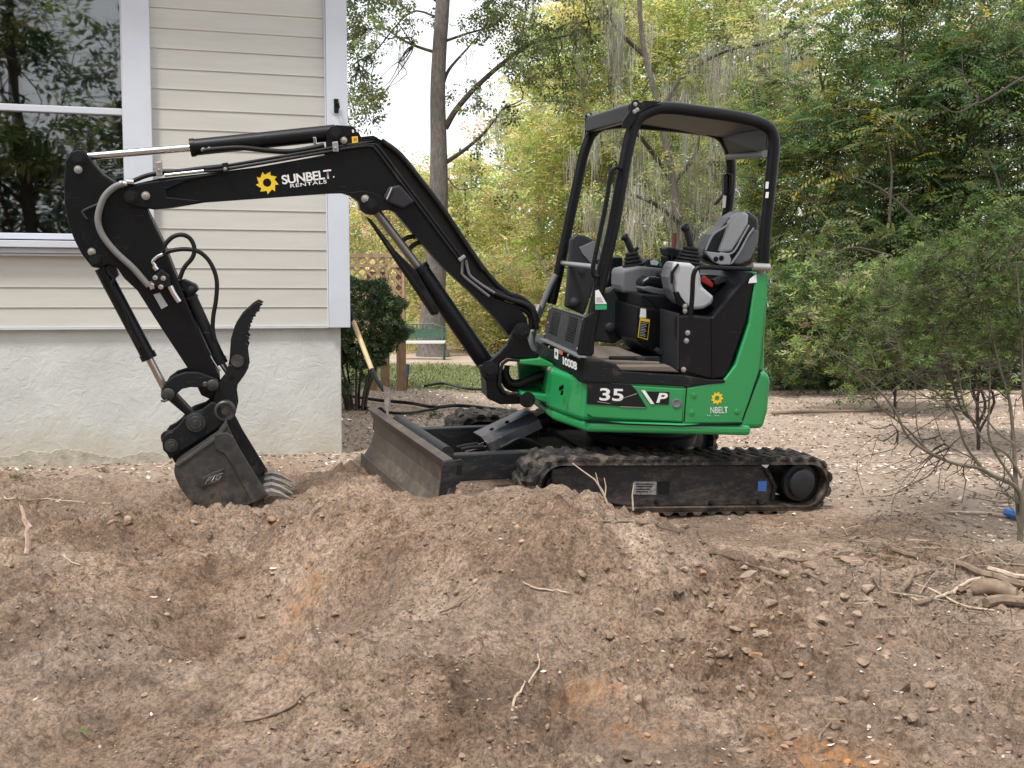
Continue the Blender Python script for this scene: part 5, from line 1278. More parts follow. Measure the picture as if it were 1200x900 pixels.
# arm cylinder ears on the boom
ear = z1([(1020, 190), (1018, 110), (1035, 90), (1055, 84), (1115, 88), (1135, 105), (1150, 135), (1195, 140)]) + z3([(150, 115), (215, 108), (235, 118), (245, 150), (150, 150), (0, 180)])
for b0 in (BB - .075, BB + .05): mb = MB(); mb.prismpx(HF, ear, b0, b0 + .022, bp=BB - .065); eo = mb.build('cylinder_ear', M['black'], boom, .005)
P = HF.pb(*z1([(1052, 112)])[0], BB - .08); mb = MB(); mb.lathe(P, -HF.L, [(0, .035), (.008, .035), (.008, .026), (.014, .024), (.014, .0001)], 22); mb.build('pin', M['black_worn'], boom)
boltpx(HF, *z1([(1083, 140)])[0], BB - .076, boom, .015)
flat(HF, z1([(1112, 127), (1134, 125), (1136, 150), (1114, 152)]), BB - .0765, M['yellow'], boom, 'sticker')
flat(HF, z1([(1118, 132), (1130, 131), (1131, 141), (1119, 142)]), BB - .0785, M['orange'], boom, 'sticker', th=.001)
for q in ((1113, 106), (1128, 104)): flat(HF, z1([(q[0], q[1] - 5), (q[0] + 7, q[1] - 5), (q[0] + 8, q[1] + 6), (q[0] + 1, q[1] + 6)]), BB - .0765, M['white'], boom, 'ear_hole')
# arm (stick) cylinder
CA, CB = HF.pb(*z1([(100, 207)])[0], BB), HF.pb(*z1([(1052, 112)])[0], BB); 
C1 = HF.pb(*z1([(516, 168)])[0], BB); C0 = HF.pb(*z1([(105, 203)])[0], BB)
mb = MB(); mb.tube([C1, CB], .047, 18); mb.tube([C1 - (CB - C1) * .002, C1 + (CB - C1) * .03], .052, 18); ac = mb.build('arm_cylinder', M['black'], EX)
mb = MB(); mb.tube([C0, C1], .0215, 14); mb.build('cylinder_rod', M['steel'], ac)
mb = MB(); mb.pinpx(HF, *z1([(102, 205)])[0], BB - .045, BB + .045, .05); mb.build('rod_eye', M['black'], ac)
tubepx(HF, z1([(560, 180), (600, 174), (700, 168), (800, 178), (880, 182), (960, 170), (1010, 158)]), BB - .05, .015, 'hydraulic_hose', 'hose', ac)
mb = MB(); mb.prismpx(HF, z1([(968, 128), (980, 128), (984, 156), (970, 156)]), BB - .06, BB - .03); mb.build('pipe_clamp', M['steel'], ac, .003)
for q in ((563, 175), (585, 172)): boltpx(HF, *z1([q])[0], BB - .05, ac, .010)
# pipes along the boom's top and down its back
main = [z1([(300, 292), (350, 272), (400, 262), (480, 254)]), z1([(560, 244), (640, 236), (985, 178), (1050, 166), (1200, 142)]) + z3([(60, 163), (150, 150), (215, 148), (240, 160), (330, 280), (600, 640)])]
tubepx(HF, main[0] + main[1][:2], BB - .05, .013, 'hydraulic_hose', 'hose', boom, k=3)
tubepx(HF, main[1], BB - .072, .0095, 'hydraulic_pipe', 'black_worn', boom, k=2)
tubepx(HF, z1([(420, 270), (565, 254)]), BB - .075, .010, 'hydraulic_pipe', 'steel', boom, k=0)
tubepx(HF, z1([(565, 254), (640, 249), (985, 190), (1050, 178), (1180, 156)]) + z3([(60, 172), (150, 158), (205, 156), (228, 170), (315, 285), (585, 645)]), BB - .076, .0085, 'hydraulic_pipe', 'black_worn', boom, k=2)
for (x, y) in ((398, 247), (643, 243), (1050, 165)):
    mb = MB(); w_ = 11; h_ = 26 if x < 500 else 18
    mb.prismpx(HF, z1([(x - w_, y - h_), (x + w_, y - h_ - 3), (x + w_ + 3, y + h_), (x - w_ + 3, y + h_)]), BB - .095, BB - .06, bp=BB - .08); cl = mb.build('pipe_clamp', M['bolt'] if x != 643 else M['black_worn'], boom, .004)
    boltpx(HF, *z1([(x + 1, y + 3)])[0], BB - .095, cl, .008)
mb = MB(); mb.prismpx(HF, z3([(588, 650), (615, 632), (624, 642), (597, 664)]), BB - .10, BB - .06); mb.build('pipe_clamp', M['bolt'], boom, .003)
tubepx(HF, z3([(606, 655), (606, 700), (612, 725), (680, 780), (725, 815)]), BB - .075, .009, 'hydraulic_pipe', 'grey', boom, k=3)
tubepx(HF, z3([(622, 655), (632, 700), (645, 728), (700, 770), (748, 800)]), BB - .08, .009, 'hydraulic_pipe', 'grey', boom, k=3)
for i, pts in enumerate((z3([(700, 770), (780, 800), (850, 815), (900, 850), (925, 890), (925, 940)]), z3([(720, 820), (800, 850), (870, 870), (905, 900), (910, 960)]), z3([(745, 800), (820, 830), (880, 850), (915, 880), (935, 960)]), z3([(640, 610), (720, 720), (790, 790), (860, 830), (915, 870), (935, 930)]),
                         z3([(250, 130), (330, 190), (420, 300), (520, 430), (620, 580), (700, 700)]))):
    tubepx(HF, pts, BB - .02 - .02 * (i % 3), .017, 'hydraulic_hose', 'hose', boom)
for pts in (z3([(340, 585), (345, 570), (370, 555), (400, 552)]), z3([(370, 625), (380, 600), (410, 580), (435, 580)])): tubepx(HF, pts, BB, .014, 'hydraulic_hose', 'hose', boom)
# boom (lift) cylinder
L0 = HF.pb(*z3([(212, 420)])[0], BB); L1 = HF.pb(*z3([(412, 684)])[0], BB); L2 = HF.pb(573, 432, BB)
mb = MB(); mb.tube([L1, L2], .055, 18); mb.tube([L1, L1 + (L2 - L1) * .05], .061, 18); lc_ = mb.build('boom_cylinder', M['black'], EX)
mb = MB(); mb.tube([L0, L1], .027, 14); mb.build('cylinder_rod', material('dusty_rod', (.22, .21, .2), .35, metal=.7), lc_)
mb = MB(); mb.prismpx(HF, z3([(178, 460), (208, 478), (310, 610), (405, 705), (500, 872), (500, 892), (470, 898), (330, 690)]), BB - .085, BB - .06, bp=BB - .06); gr = mb.build('rod_guard', M['black'], lc_, .006)
mb = MB(); mb.prismpx(HF, z3([(192, 470), (200, 472), (492, 880), (484, 884)]), BB - .092, BB - .085, bp=BB - .085); mb.build('guard_rib', M['black_worn'], gr)
# ---- arm
arm_px = z1([(75, 182), (95, 174), (115, 177), (135, 195), (158, 228), (190, 265), (230, 292), (300, 302), (345, 380), (410, 510), (500, 735), (560, 875), (620, 1012), (622, 1075), (590, 1100), (555, 1085), (515, 1000), (400, 825), (318, 697), (268, 650), (242, 612), (212, 600), (180, 615), (150, 610), (112, 562), (85, 510), (62, 450), (48, 380), (45, 300), (52, 215)])
mb = MB(); mb.prismpx(HF, arm_px, BB - .062, BB + .062); arm = mb.build('arm', M['black'], EX, .010, 3)
for (x, y), r in zip(z1([(100, 207), (162, 583)]), (.032, .03)):
    P = HF.pb(x, y, BB - .062); mb = MB(); mb.lathe(P, -HF.L, [(0, r * 1.15), (.008, r * 1.1), (.008, r * .8), (.016, r * .75), (.016, .0001)], 22); mb.build('pin', M['black_worn'], arm)
for q in z1([(100, 248), (150, 553)]): boltpx(HF, *q, BB - .062, arm, .017)
tubepx(HF, z1([(268, 300), (235, 313), (200, 345), (180, 390), (173, 440), (192, 495), (240, 555), (300, 610), (340, 655), (362, 680)]), BB - .085, .0185, 'hose_sleeve', 'sleeve', arm, n=12)
mb = MB()
for q in ((268, 300), (292, 294)): P = HF.pb(*z1([q])[0], BB - .085); mb.tube([P - HF.R * .02, P + HF.R * .02], .017, 8)
P = HF.pb(*z1([(372, 676)])[0], BB - .085); mb.tube([P + HF.U * .02 - HF.R * .01, P - HF.U * .02 + HF.R * .01], .019, 8); mb.build('hose_fitting', M['steel'], arm)
tubepx(HF, za_([(130, 345), (60, 375), (35, 392), (45, 415), (60, 435)]), BB - .068, .008, 'wear_strip', 'plastic', arm)
mb = MB(); mb.prismpx(HF, z1([(385, 640), (410, 615), (440, 640), (445, 680), (400, 690), (380, 670)]), BB - .105, BB - .062, bp=BB - .07); vb = mb.build('valve_block', M['black_worn'], arm, .006)
for q in ((385, 648), (406, 682), (415, 650), (372, 675)): boltpx(HF, *z1([q])[0], BB - .105, vb, .011, 'steel')
tubepx(HF, z1([(386, 605), (376, 590), (392, 572), (414, 562)]), BB - .09, .011, 'hydraulic_pipe', 'steel', vb)
tubepx(HF, z1([(380, 605), (392, 620)]), BB - .09, .016, 'hose_fitting', 'steel', vb, k=0)
tubepx(HF, z1([(440, 680), (452, 705), (474, 738)]), BB - .09, .017, 'hose_fitting', 'steel', vb, k=0)
flat(HF, z1([(378, 711), (402, 704), (432, 752), (408, 765)]), BB - .0635, M['lgrey'], arm, 'sticker')
for pts in (z1([(405, 560), (420, 528), (450, 498), (485, 490), (515, 505), (530, 540), (522, 575), (492, 612), (475, 655)]), z1([(412, 562), (440, 550), (490, 543), (540, 550), (575, 575), (600, 615), (613, 665), (610, 730), (600, 790), (598, 840), (606, 880)])):
    tubepx(HF, pts, BB - .05, .013, 'hydraulic_hose', 'hose', arm)
# scuffs
rs_ = random.Random(4)
for i in range(12):
    x, y = 110 + rs_.random() * 60, 470 + rs_.random() * 70; dx, dy = rs_.uniform(-6, 10), rs_.uniform(4, 14)
    flat(HF, z1([(x, y), (x + 2, y - 1), (x + dx + 1, y + dy), (x + dx, y + dy)]), BB - .0625, M['plastic'], arm, 'scuff', th=.0006)
# bucket cylinder
B0, B1 = HF.pb(*z1([(186, 612)])[0], BB), HF.pb(*z2([(364, 254)])[0], BB); B2 = HF.pb(*z2([(432, 385)])[0], BB)
mb = MB(); mb.tube([B0, B1], .041, 18); mb.tube([B1 + (B0 - B1) * .06, B1], .047, 18); bc = mb.build('bucket_cylinder', M['black'], EX)
mb = MB(); mb.tube([B1, B2], .0225, 14); mb.build('cylinder_rod', material('bronze_rod', (.4, .37, .32), .3, metal=.9), bc)
tubepx(HF, z1([(205, 610), (215, 635), (232, 650), (225, 680), (245, 720), (270, 770), (300, 850), (330, 905)]) , BB - .045, .010, 'hydraulic_pipe', 'black', bc)
mb = MB(); mb.prismpx(HF, z1([(205, 600), (235, 605), (248, 640), (228, 660), (212, 640)]), BB - .05, BB - .0); mb.build('pipe_bracket', M['black'], bc, .004)
# linkage
lk = z2([(408, 368), (425, 338), (455, 316), (500, 302), (545, 302), (600, 322), (616, 348), (604, 372), (575, 372), (556, 360), (515, 358), (485, 365), (462, 385), (448, 408), (420, 410), (406, 395)])
for b0 in (BB - .115, BB + .09): mb = MB(); mb.prismpx(HF, lk, b0, b0 + .028, bp=BB - .1); ln = mb.build('link_arm', M['black_worn'], EX, .008)
mb = MB(); mb.prismpx(HF, z2([(428, 405), (455, 385), (525, 458), (545, 488), (520, 505), (495, 462)]), BB - .06, BB + .06); mb.build('bucket_link', M['black_worn'], EX, .012)
for (q, r, ex) in (((432, 387), .036, .135), ((597, 353), .034, .135), ((570, 350), .016, .14)):
    P = HF.pb(*z2([q])[0], BB - ex); mb = MB(); mb.lathe(P, HF.L, [(0, .0001), (0, r * .7), (.006, r), (.03, r), (.2, r * .95), (.24, .0001)], 20); mb.build('pin', M['bucket'], EX)
tubepx(HF, z2([(406, 408), (418, 412), (430, 406)]), BB - .14, .006, 'lock_ring', 'bucket', EX, k=0)
# quick coupler cheeks
cp = z2([(410, 548), (422, 532), (446, 520), (470, 500), (492, 470), (515, 455), (560, 440), (595, 412), (625, 420), (652, 480), (610, 515), (550, 552), (460, 608), (440, 625), (428, 602), (415, 590)])
mb = MB(); mb.prismpx(HF, cp, BB - .15, BB - .115, bp=BB - .13); cpo = mb.build('coupler', M['black_worn'], EX, .008)
mb = MB(); mb.prismpx(HF, cp, BB + .10, BB + .135, bp=BB - .13); mb.build('coupler_cheek', M['black_worn'], cpo, .008)
mb = MB(); mb.prismpx(HF, z2([(480, 500), (600, 440), (640, 480), (500, 575)]), BB - .115, BB + .10); mb.build('coupler_web', M['black_worn'], cpo)
mb = MB(); mb.tube(smooth_pts([HF.pb(*q, BB + .1) for q in z2([(455, 520), (425, 526), (412, 540), (414, 560)])], 4), .010, 8); mb.build('lock_bar', M['black_worn'], cpo)
for (q, r) in (((535, 490), .05), ((445, 575), .034)):
    P = HF.pb(*z2([q])[0], BB - .15); mb = MB(); mb.lathe(P, -HF.L, [(0, r * 1.15), (.008, r * 1.1), (.008, r * .8), (.02, r * .72), (.02, r * .35), (.026, r * .3), (.026, .0001)], 24); mb.build('pin', M['bucket'], cpo)
# ---- thumb
th = z2([(784, 52), (765, 43), (745, 55), (705, 92), (680, 130), (665, 180), (660, 250), (650, 310), (618, 350), (604, 395), (602, 440), (622, 470), (650, 480), (680, 465), (688, 432), (682, 385), (688, 352), (718, 310), (731, 285), (724, 225), (731, 208), (720, 192), (735, 178), (722, 165), (736, 142), (728, 130), (745, 118), (740, 102), (758, 96), (754, 82), (772, 78), (768, 64)])
for i, b0 in enumerate((BB - .10, BB + .075)): 
    mb = MB(); mb.prismpx(HF, th, b0, b0 + .028, bp=BB - .09); t_ = mb.build('thumb' if i == 0 else 'thumb_plate', M['black_worn'], EX if i == 0 else tho, .002)
    if i == 0: tho = t_
mb = MB(); mb.prismpx(HF, z2([(672, 200), (700, 180), (712, 300), (680, 330), (655, 340)]), BB - .072, BB + .075); mb.build('thumb_web', M['black_worn'], tho)
P = HF.pb(*z2([(645, 443)])[0], BB - .10); mb = MB(); mb.lathe(P, -HF.L, [(0, .062), (.05, .062), (.056, .056), (.056, .046), (.046, .044), (.046, .022), (.052, .02), (.052, .0001)], 28); mb.build('pivot_boss', M['bucket'], tho)
P = HF.pb(*z2([(690, 262)])[0], BB - .10); mb = MB(); mb.lathe(P, -HF.L, [(0, .038), (.006, .036), (.006, .0001)], 22); mb.build('pin', M['bucket'], tho)
flat(HF, z2([(662, 320), (678, 318), (672, 332), (660, 332)]), BB - .1005, M['black'], tho, 'plate_hole', th=.0008)
T0, T1 = HF.pb(*z1([(505, 690)])[0], BB - .01), HF.pb(*z2([(632, 272)])[0], BB - .01)
mb = MB(); mb.tube([T0, T1], .033, 16); mb.tube([T0 + (T1 - T0) * .10, T0 + (T1 - T0) * .13], .038, 16); mb.tube([T1 + (T0 - T1) * .08, T1], .037, 16); tc = mb.build('thumb_cylinder', M['black_worn'], EX)
mb = MB(); mb.tube([T1, HF.pb(*z2([(672, 330)])[0], BB)], .018, 10); mb.build('cylinder_rod', M['steel'], tc)
mb = MB(); mb.prismpx(HF, z1([(470, 660), (490, 655), (535, 675), (545, 695), (520, 720), (495, 705)]), BB - .05, BB + .04); mb.build('cylinder_mount', M['black'], tc, .008)
boltpx(HF, *z1([(520, 690)])[0], BB - .05, tc, .016, 'plastic')
tubepx(HF, z2([(500, 60), (530, 130), (580, 230), (625, 300)]), BB - .03, .006, 'hydraulic_pipe', 'steel', tc, k=2)
# ---- bucket
bk = zb_([(150, 505), (180, 480), (440, 300), (510, 205), (545, 285), (600, 390), (720, 585), (805, 720), (730, 765), (690, 780), (640, 800), (540, 818), (430, 822), (330, 800), (240, 745), (180, 660), (150, 590), (142, 545)])
b0k, b1k = BB - .27, BB + .27
mb = MB()
# side plates, curved shell and back
mb.prismpx(HF, bk, b0k, b0k + .014); bko = mb.build('bucket', M['bucket'], EX, .004)
mb = MB(); mb.prismpx(HF, bk, b1k - .014, b1k, bp=b0k); mb.build('side_plate', M['bucket'], bko, .003)
bkl = [HF.b(x, y, b0k) for x, y in bk]
shell = [bkl[i] for i in (3, 2, 1, 0, 17, 16, 15, 14, 13, 12, 11, 10, 9, 8, 7)]
cx_, cz_ = np.mean([p[0] for p in bkl]), np.mean([p[1] for p in bkl])
inner = [(p[0] + (cx_ - p[0]) * .07, p[1] + (cz_ - p[1]) * .07) for p in shell]
vs = []; 
for p, q in zip(shell, inner): vs += [HF.w(p[0], b0k + .014, p[1]), HF.w(p[0], b1k - .014, p[1]), HF.w(q[0], b1k - .014, q[1]), HF.w(q[0], b0k + .014, q[1])]
fs = [(i * 4 + k, (i + 1) * 4 + k, (i + 1) * 4 + (k + 1) % 4, i * 4 + (k + 1) % 4) for i in range(len(shell) - 1) for k in range(4)]
fs += [(0, 1, 2, 3), tuple((len(shell) - 1) * 4 + k for k in (3, 2, 1, 0))]
MB().add(vs, fs).build('bucket_shell', M['bucket'], bko)
# side cutter with rounded foot
mb = MB(); mb.prismpx(HF, zb_([(430, 300), (470, 282), (520, 280), (560, 310), (610, 400), (800, 718), (735, 758), (690, 778), (650, 690), (600, 600), (560, 520), (500, 430), (440, 400), (425, 350)]), b0k - .012, b0k, bp=b0k - .004); mb.build('side_cutter', M['bucket'], bko, .005)
mb = MB(); mb.prismpx(HF, zb_([(150, 508), (440, 305), (505, 212), (518, 235), (455, 322), (170, 520)]), b0k - .006, b0k + .002, bp=b0k - .004); mb.build('top_rim', M['blade'], bko, .002)
# coupler ears on the bucket back
for bb in (BB - .09, BB + .07): mb = MB(); mb.prismpx(HF, zb_([(150, 500), (120, 440), (160, 400), (330, 300), (420, 230), (505, 190), (515, 230), (440, 310)]), bb, bb + .02); mb.build('mounting_ear', M['black_worn'], bko, .004)
# cast emblem
mb = MB(); mb.prismpx(HF, zb_([(342, 600), (365, 588), (420, 560), (498, 532), (470, 572), (486, 588), (478, 618), (400, 650), (332, 668)]), b0k - .008, b0k, bp=b0k - .004); eb = mb.build('cast_badge', M['bucket'], bko, .004)
lettering('PTG', HF, b0k - .010, *zb_([(358, 645), (476, 606), (372, 600)]), material('rubbed_letters', (.30, .28, .26), .45, metal=.5), eb, bold=.02, shear=.3)
# lip and teeth
lipn = zb_([(745, 740), (808, 712), (812, 720), (752, 756)])
mb = MB(); mb.prismpx(HF, lipn, b0k, b1k, bp=b0k); mb.build('cutting_lip', M['blade'], bko, .003)
a_l, c_l = HF.b(*zb_([(790, 727)])[0], b0k); a_tp, c_tp = HF.b(*zb_([(1028, 772)])[0], b0k + .03)
for i in range(4):
    bb = b0k + .045 + i * .150
    mb = MB(); dx, dz = .175, -.035
    A_ = (a_l - .02, c_l)
    sec = [(0, .030, .018), (.05, .032, .017), (.10, .022, .012), (dx, .010, .004)]
    vs = []
    for (d, w, h) in sec:
        zc = c_l + dz * d / dx + (.022 if .04 < d < .11 else 0)
        vs += [HF.w(A_[0] + d, bb - w, zc - h), HF.w(A_[0] + d, bb + w, zc - h), HF.w(A_[0] + d, bb + w, zc + h), HF.w(A_[0] + d, bb - w, zc + h)]
    fs = [(k * 4 + j, k * 4 + (j + 1) % 4, (k + 1) * 4 + (j + 1) % 4, (k + 1) * 4 + j) for k in range(3) for j in range(4)] + [(3, 2, 1, 0), (12, 13, 14, 15)]
    mb.add(vs, fs); mb.build('tooth', M['tooth'], bko, .003)
# ------------------------------------------------------------------ vegetation
M['leaf'] = material('leaf', (.1, .14, .04), .55, spec=.35, attr=True, transl=.45)
M['leaf_sun'] = material('sunlit_leaf', (.1, .14, .04), .55, spec=.35, attr=True, transl=.6)
M['leaf_dark'] = material('glossy_leaf', (.05, .08, .03), .38, spec=.5, attr=True, transl=.15)
M['bark'] = material('grey_bark', (.155, .135, .12), .95, var=.4, vscale=7, stretch=(3, 3, .8), bump=1., bscale=16, bdist=.05, dirt=(.28, .27, .24), dirt_amt=.15, dirt_scale=2)
M['bark_dark'] = material('dark_bark', (.06, .048, .04), .95, var=.3, vscale=9, bump=.6, bscale=30, bdist=.02)
M['bark_pale'] = material('pale_bark', (.27, .24, .20), .95, var=.3, vscale=5, bump=.6, bscale=20, bdist=.03)
M['moss'] = material('spanish_moss', (.3, .3, .25), .95, spec=.1, attr=True, transl=.3)

def leaf_quad(x, y, z, dx, dy, dz, L, Wd, droop=0.):
    """pointed leaf from (x,y,z) along (dx,dy,dz)"""
    d = np.array((dx, dy, dz), float); d /= np.linalg.norm(d); s = np.cross(d, (0, 0, 1.)); s /= (np.linalg.norm(s) + 1e-6)
    p = np.array((x, y, z), float)
    return [p, p + d * L * .5 + s * Wd / 2 - np.array((0, 0, droop * .3)), p + d * L - np.array((0, 0, droop)), p + d * L * .5 - s * Wd / 2 - np.array((0, 0, droop * .3))]
def make_template(leaves):
    V = []; F = []
    for q in leaves: o = len(V); V += list(q); F.append((o, o + 1, o + 2, o + 3))
    return np.array(V), np.array(F)
rt_ = np.random.default_rng(3)
def tmpl_sprig(n=7, size=1.13, w=.45):
    L = []
    for i in range(n):
        t = i / n; a = rt_.uniform(-1, 1); sgn = 1 if i % 2 else -1
        L.append(leaf_quad(t * 1.6 - .8, 0, rt_.uniform(-.1, .1), .55 + rt_.uniform(-.3, .3), sgn * rt_.uniform(.5, 1), rt_.uniform(-.5, .35), rt_.uniform(.42, .62) * size, w * rt_.uniform(.4, .6) * size, .08))
    return make_template(L)
def tmpl_frond(n=7):
    L = []
    for i in range(n):
        t = i / (n - 1); zc = -.28 * t * t
        for sgn in (-1, 1): L.append(leaf_quad(t * 1.0, 0, zc, .5, sgn, -.12 - .3 * rt_.random(), .30 * (1 - .45 * abs(t - .45)), .12, .05))
    L.append(leaf_quad(1.0, 0, -.28, 1, 0, -.4, .24, .07, .05)); return make_template(L)
def tmpl_whorl(n=7):
    L = []
    for i in range(n):
        a = 2 * math.pi * i / n + rt_.uniform(-.3, .3); L.append(leaf_quad(0, 0, rt_.uniform(-.15, .15), math.cos(a), math.sin(a), rt_.uniform(.0, .9), rt_.uniform(.7, 1.0), .27, .12))
    return make_template(L)
def tmpl_moss(n=20, seg=5):
    V = []; F = []
    for i in range(n):
        x, y = rt_.normal(0, .07), rt_.normal(0, .07); L = rt_.uniform(.15, .9) * (1 - min(.7, 3.2 * math.hypot(x, y))); w = rt_.uniform(.0022, .006); a = rt_.uniform(0, 3.1); px, py = x, y; o = len(V); z0 = rt_.uniform(0, .25)
        for s in range(seg + 1):
            t = s / seg; px += rt_.normal(0, .018); py += rt_.normal(0, .018); ww = w * (1.25 - t) * (1 + .5 * rt_.random()); V += [(px - ww * math.cos(a), py - ww * math.sin(a), -t * L - z0), (px + ww * math.cos(a), py + ww * math.sin(a), -t * L - z0)]
        for s in range(seg): F.append((o + 2 * s, o + 2 * s + 1, o + 2 * s + 3, o + 2 * s + 2))
    return np.array(V), np.array(F)
T_SPRIG, T_FROND, T_WHORL, T_MOSS = tmpl_sprig(), tmpl_frond(), tmpl_whorl(), tmpl_moss()
T_SMALL = tmpl_sprig(6, 1.2, .62)

YG = [(0.562,0.583,0.184), (0.454,0.518,0.151), (0.670,0.626,0.259), (0.324,0.400,0.119), (0.713,0.626,0.292), (0.540,0.518,0.302), (0.389,0.464,0.140)]
YG2 = [(.38,.44,.15), (.27,.34,.11), (.48,.48,.18), (.20,.26,.085), (.52,.46,.22)]
ORG = [(.68,.50,.28), (.62,.42,.2), (.56,.5,.24), (.48,.38,.24)]
DG = [(0000.074,0000.130,0000.043), (0000.105,0000.166,0000.053), (0000.056,0000.096,0000.043), (0000.140,0000.201,0000.061), (0000.087,0000.122,0000.061), (0000.078,0000.148,0000.053), (0000.174,0000.174,0000.078)]
MG = [(00.181,00.265,00.075), (00.245,00.330,00.095), (00.139,00.201,00.064), (00.308,00.361,00.117), (00.212,00.224,00.106)]

def add_leaves(name, tmpl, C, per, rad, flat, size, pal, parent, mat='leaf', tilt=.6, rng=RNG, jit=.22, surf=None):
    """clumps of sprigs around cluster centres C (n,3)"""
    C = np.asarray(C, float); n = len(C); P = np.repeat(C, per, 0)
    r = np.repeat(rad if np.ndim(rad) else np.full(n, rad), per)
    d = rng.normal(0, 1, (len(P), 3)); d /= np.linalg.norm(d, axis=1)[:, None]; d *= (rng.uniform(0, 1, len(P)) ** .45)[:, None]
    P = P + d * r[:, None] * np.array([1, 1, flat])
    ctone = np.exp(rng.normal(0, .14, (n, 1))) * np.exp(rng.normal(0, .06, (n, 3)))
    cols = pick(pal, len(P), rng, jit) * np.repeat(ctone, per, 0)
    S = size * rng.uniform(.7, 1.3, len(P))
    V, F, Cc_ = scatter(tmpl[0], tmpl[1], P, rotmats(len(P), tilt, rng), S, cols)
    o_ = np.array(origin_of(parent)) if parent is not None else np.zeros(3)
    return link_mesh(name, np_mesh(name, V - o_, F, Cc_), M[mat], parent)
def bent(a, b, sag=.12, k=5, rng=RNG):
    a, b = np.array(a, float), np.array(b, float); L = np.linalg.norm(b - a); m = (a + b) / 2 + rng.normal(0, sag * L, 3); q = a + (b - a) * .25 + rng.normal(0, sag * L * .4, 3)
    return smooth_pts([a, q, m, b], k)
def tree(name, base, H, crown, tr, nl, ncl, per, size, pal, label, cat='tree', group=None, tmpl=None, bark='bark', rad=.6, flat=.6, tilt=.6, mat='leaf', lean=(0, 0), hollow=.0, moss=0, seed=0, moss_len=1.2, low=-1, wild=.08):
    """crown = (cx,cy,cz,rx,ry,rz) relative to the base"""
    rng = np.random.default_rng(seed + 100); tmpl = tmpl or T_SPRIG; mix_ = tmpl is T_FROND
    root = empty(name, base, label, cat, group); B = np.array(base, float); cx, cy, cz, rx, ry, rz = crown
    top = B + np.array([cx + lean[0], cy + lean[1], min(H, cz + rz * .7)])
    tp = smooth_pts([B - np.array([0, 0, .25]), B + (top - B) * .05, B + (top - B) * .35 + rng.normal(0, tr * .8, 3) * (1, 1, 0), B + (top - B) * .7 + rng.normal(0, tr * 1.2, 3) * (1, 1, 0), top], 5)
    mb = MB(); n = len(tp); mb.tube(tp, [tr * (1.45 if i == 0 else 1.0) * (1.15 - .95 * i / (n - 1)) for i in range(n)], 9); mb.build('trunk', M[bark], root)
    Cn = B + np.array([cx, cy, cz]); d = rng.normal(0, 1, (ncl, 3)); d /= np.linalg.norm(d, axis=1)[:, None]
    d[:, 2] = np.where(d[:, 2] < low, -d[:, 2], d[:, 2]); d *= (hollow + (1 - hollow) * rng.uniform(0, 1, ncl) ** .4)[:, None]; d *= np.exp(rng.normal(0, wild, (ncl, 1))); CL = Cn + d * np.array([rx, ry, rz])
    CL = CL[CL[:, 2] > B[2] + .2]
    br = MB(); limbs = []
    for i in range(nl):
        t = rng.uniform(.3, .95); k = int(t * (n - 1)); a = tp[k]; e = CL[rng.integers(len(CL))]; P = bent(a, e, .1, 4, rng); r0 = tr * .45 * (1.1 - t); m = len(P)
        br.tube(P, [max(.012, r0 * (1 - .85 * j / (m - 1))) for j in range(m)], 6); limbs += list(P[3:])
    limbs = np.array(limbs)
    for c in CL[: min(len(CL), 70)]:
        j = np.argmin(np.linalg.norm(limbs - c, axis=1)); 
        if np.linalg.norm(limbs[j] - c) > .1: P = bent(limbs[j], c, .12, 3, rng); br.tube(P, [max(.006, tr * .07 * (1 - .7 * q / (len(P) - 1))) for q in range(len(P))], 4)
    br.build('branches', M[bark], root)['kind'] = 'stuff'
    if mix_:
        h_ = len(CL) // 2; add_leaves('crown', tmpl, CL[:h_], per, rad * rng.uniform(.6, 1.3, h_), flat, size, pal, root, mat, tilt, rng)
        add_leaves('crown', T_SPRIG, CL[h_:], per, rad * rng.uniform(.6, 1.3, len(CL) - h_), flat, size * .42, pal, root, mat, .9, rng)
    else: add_leaves('crown', tmpl, CL, per, rad * rng.uniform(.6, 1.3, len(CL)), flat, size, pal, root, mat, tilt, rng)
    if moss: hang_moss(CL[rng.integers(0, len(CL), moss)] , moss_len, root, rng)
    return root
PAL_MOSS = [(.42, .41, .34), (.34, .34, .28), (.50, .48, .40), (.28, .28, .22)]
def hang_moss(P, L, root, rng, spread=.25):
    P = np.asarray(P) + rng.normal(0, spread, (len(P), 3)); n = len(P); S = np.stack([rng.uniform(.7, 1.4, n), rng.uniform(.7, 1.4, n), L * rng.lognormal(0, .4, n)], -1)
    V, F, C = scatter(*T_MOSS, P, rotmats(n, .03, rng), S, pick(PAL_MOSS, n, rng, .1)); o = link_mesh('hanging_moss', np_mesh('hanging_moss', V - np.array(origin_of(root)), F, C), M['moss'], root); o['kind'] = 'stuff'; return o
def bx_(px, Y, z=None):
    x = (px - 600) / FPX * Y; return (x, Y, zg(x, Y))
def pz(py, Y): return CZ + (YH - py) / FPX * Y
def crown_px(px, y_top, y_bot, halfw, Y, depth):
    """crown ellipsoid over base at px, spanning image rows y_top..y_bot"""
    b = bx_(px, Y); zt, zb = pz(y_top, Y), pz(y_bot, Y); return (0, 0, (zt + zb) / 2 - b[2], halfw / FPX * Y, depth, (zt - zb) / 2)

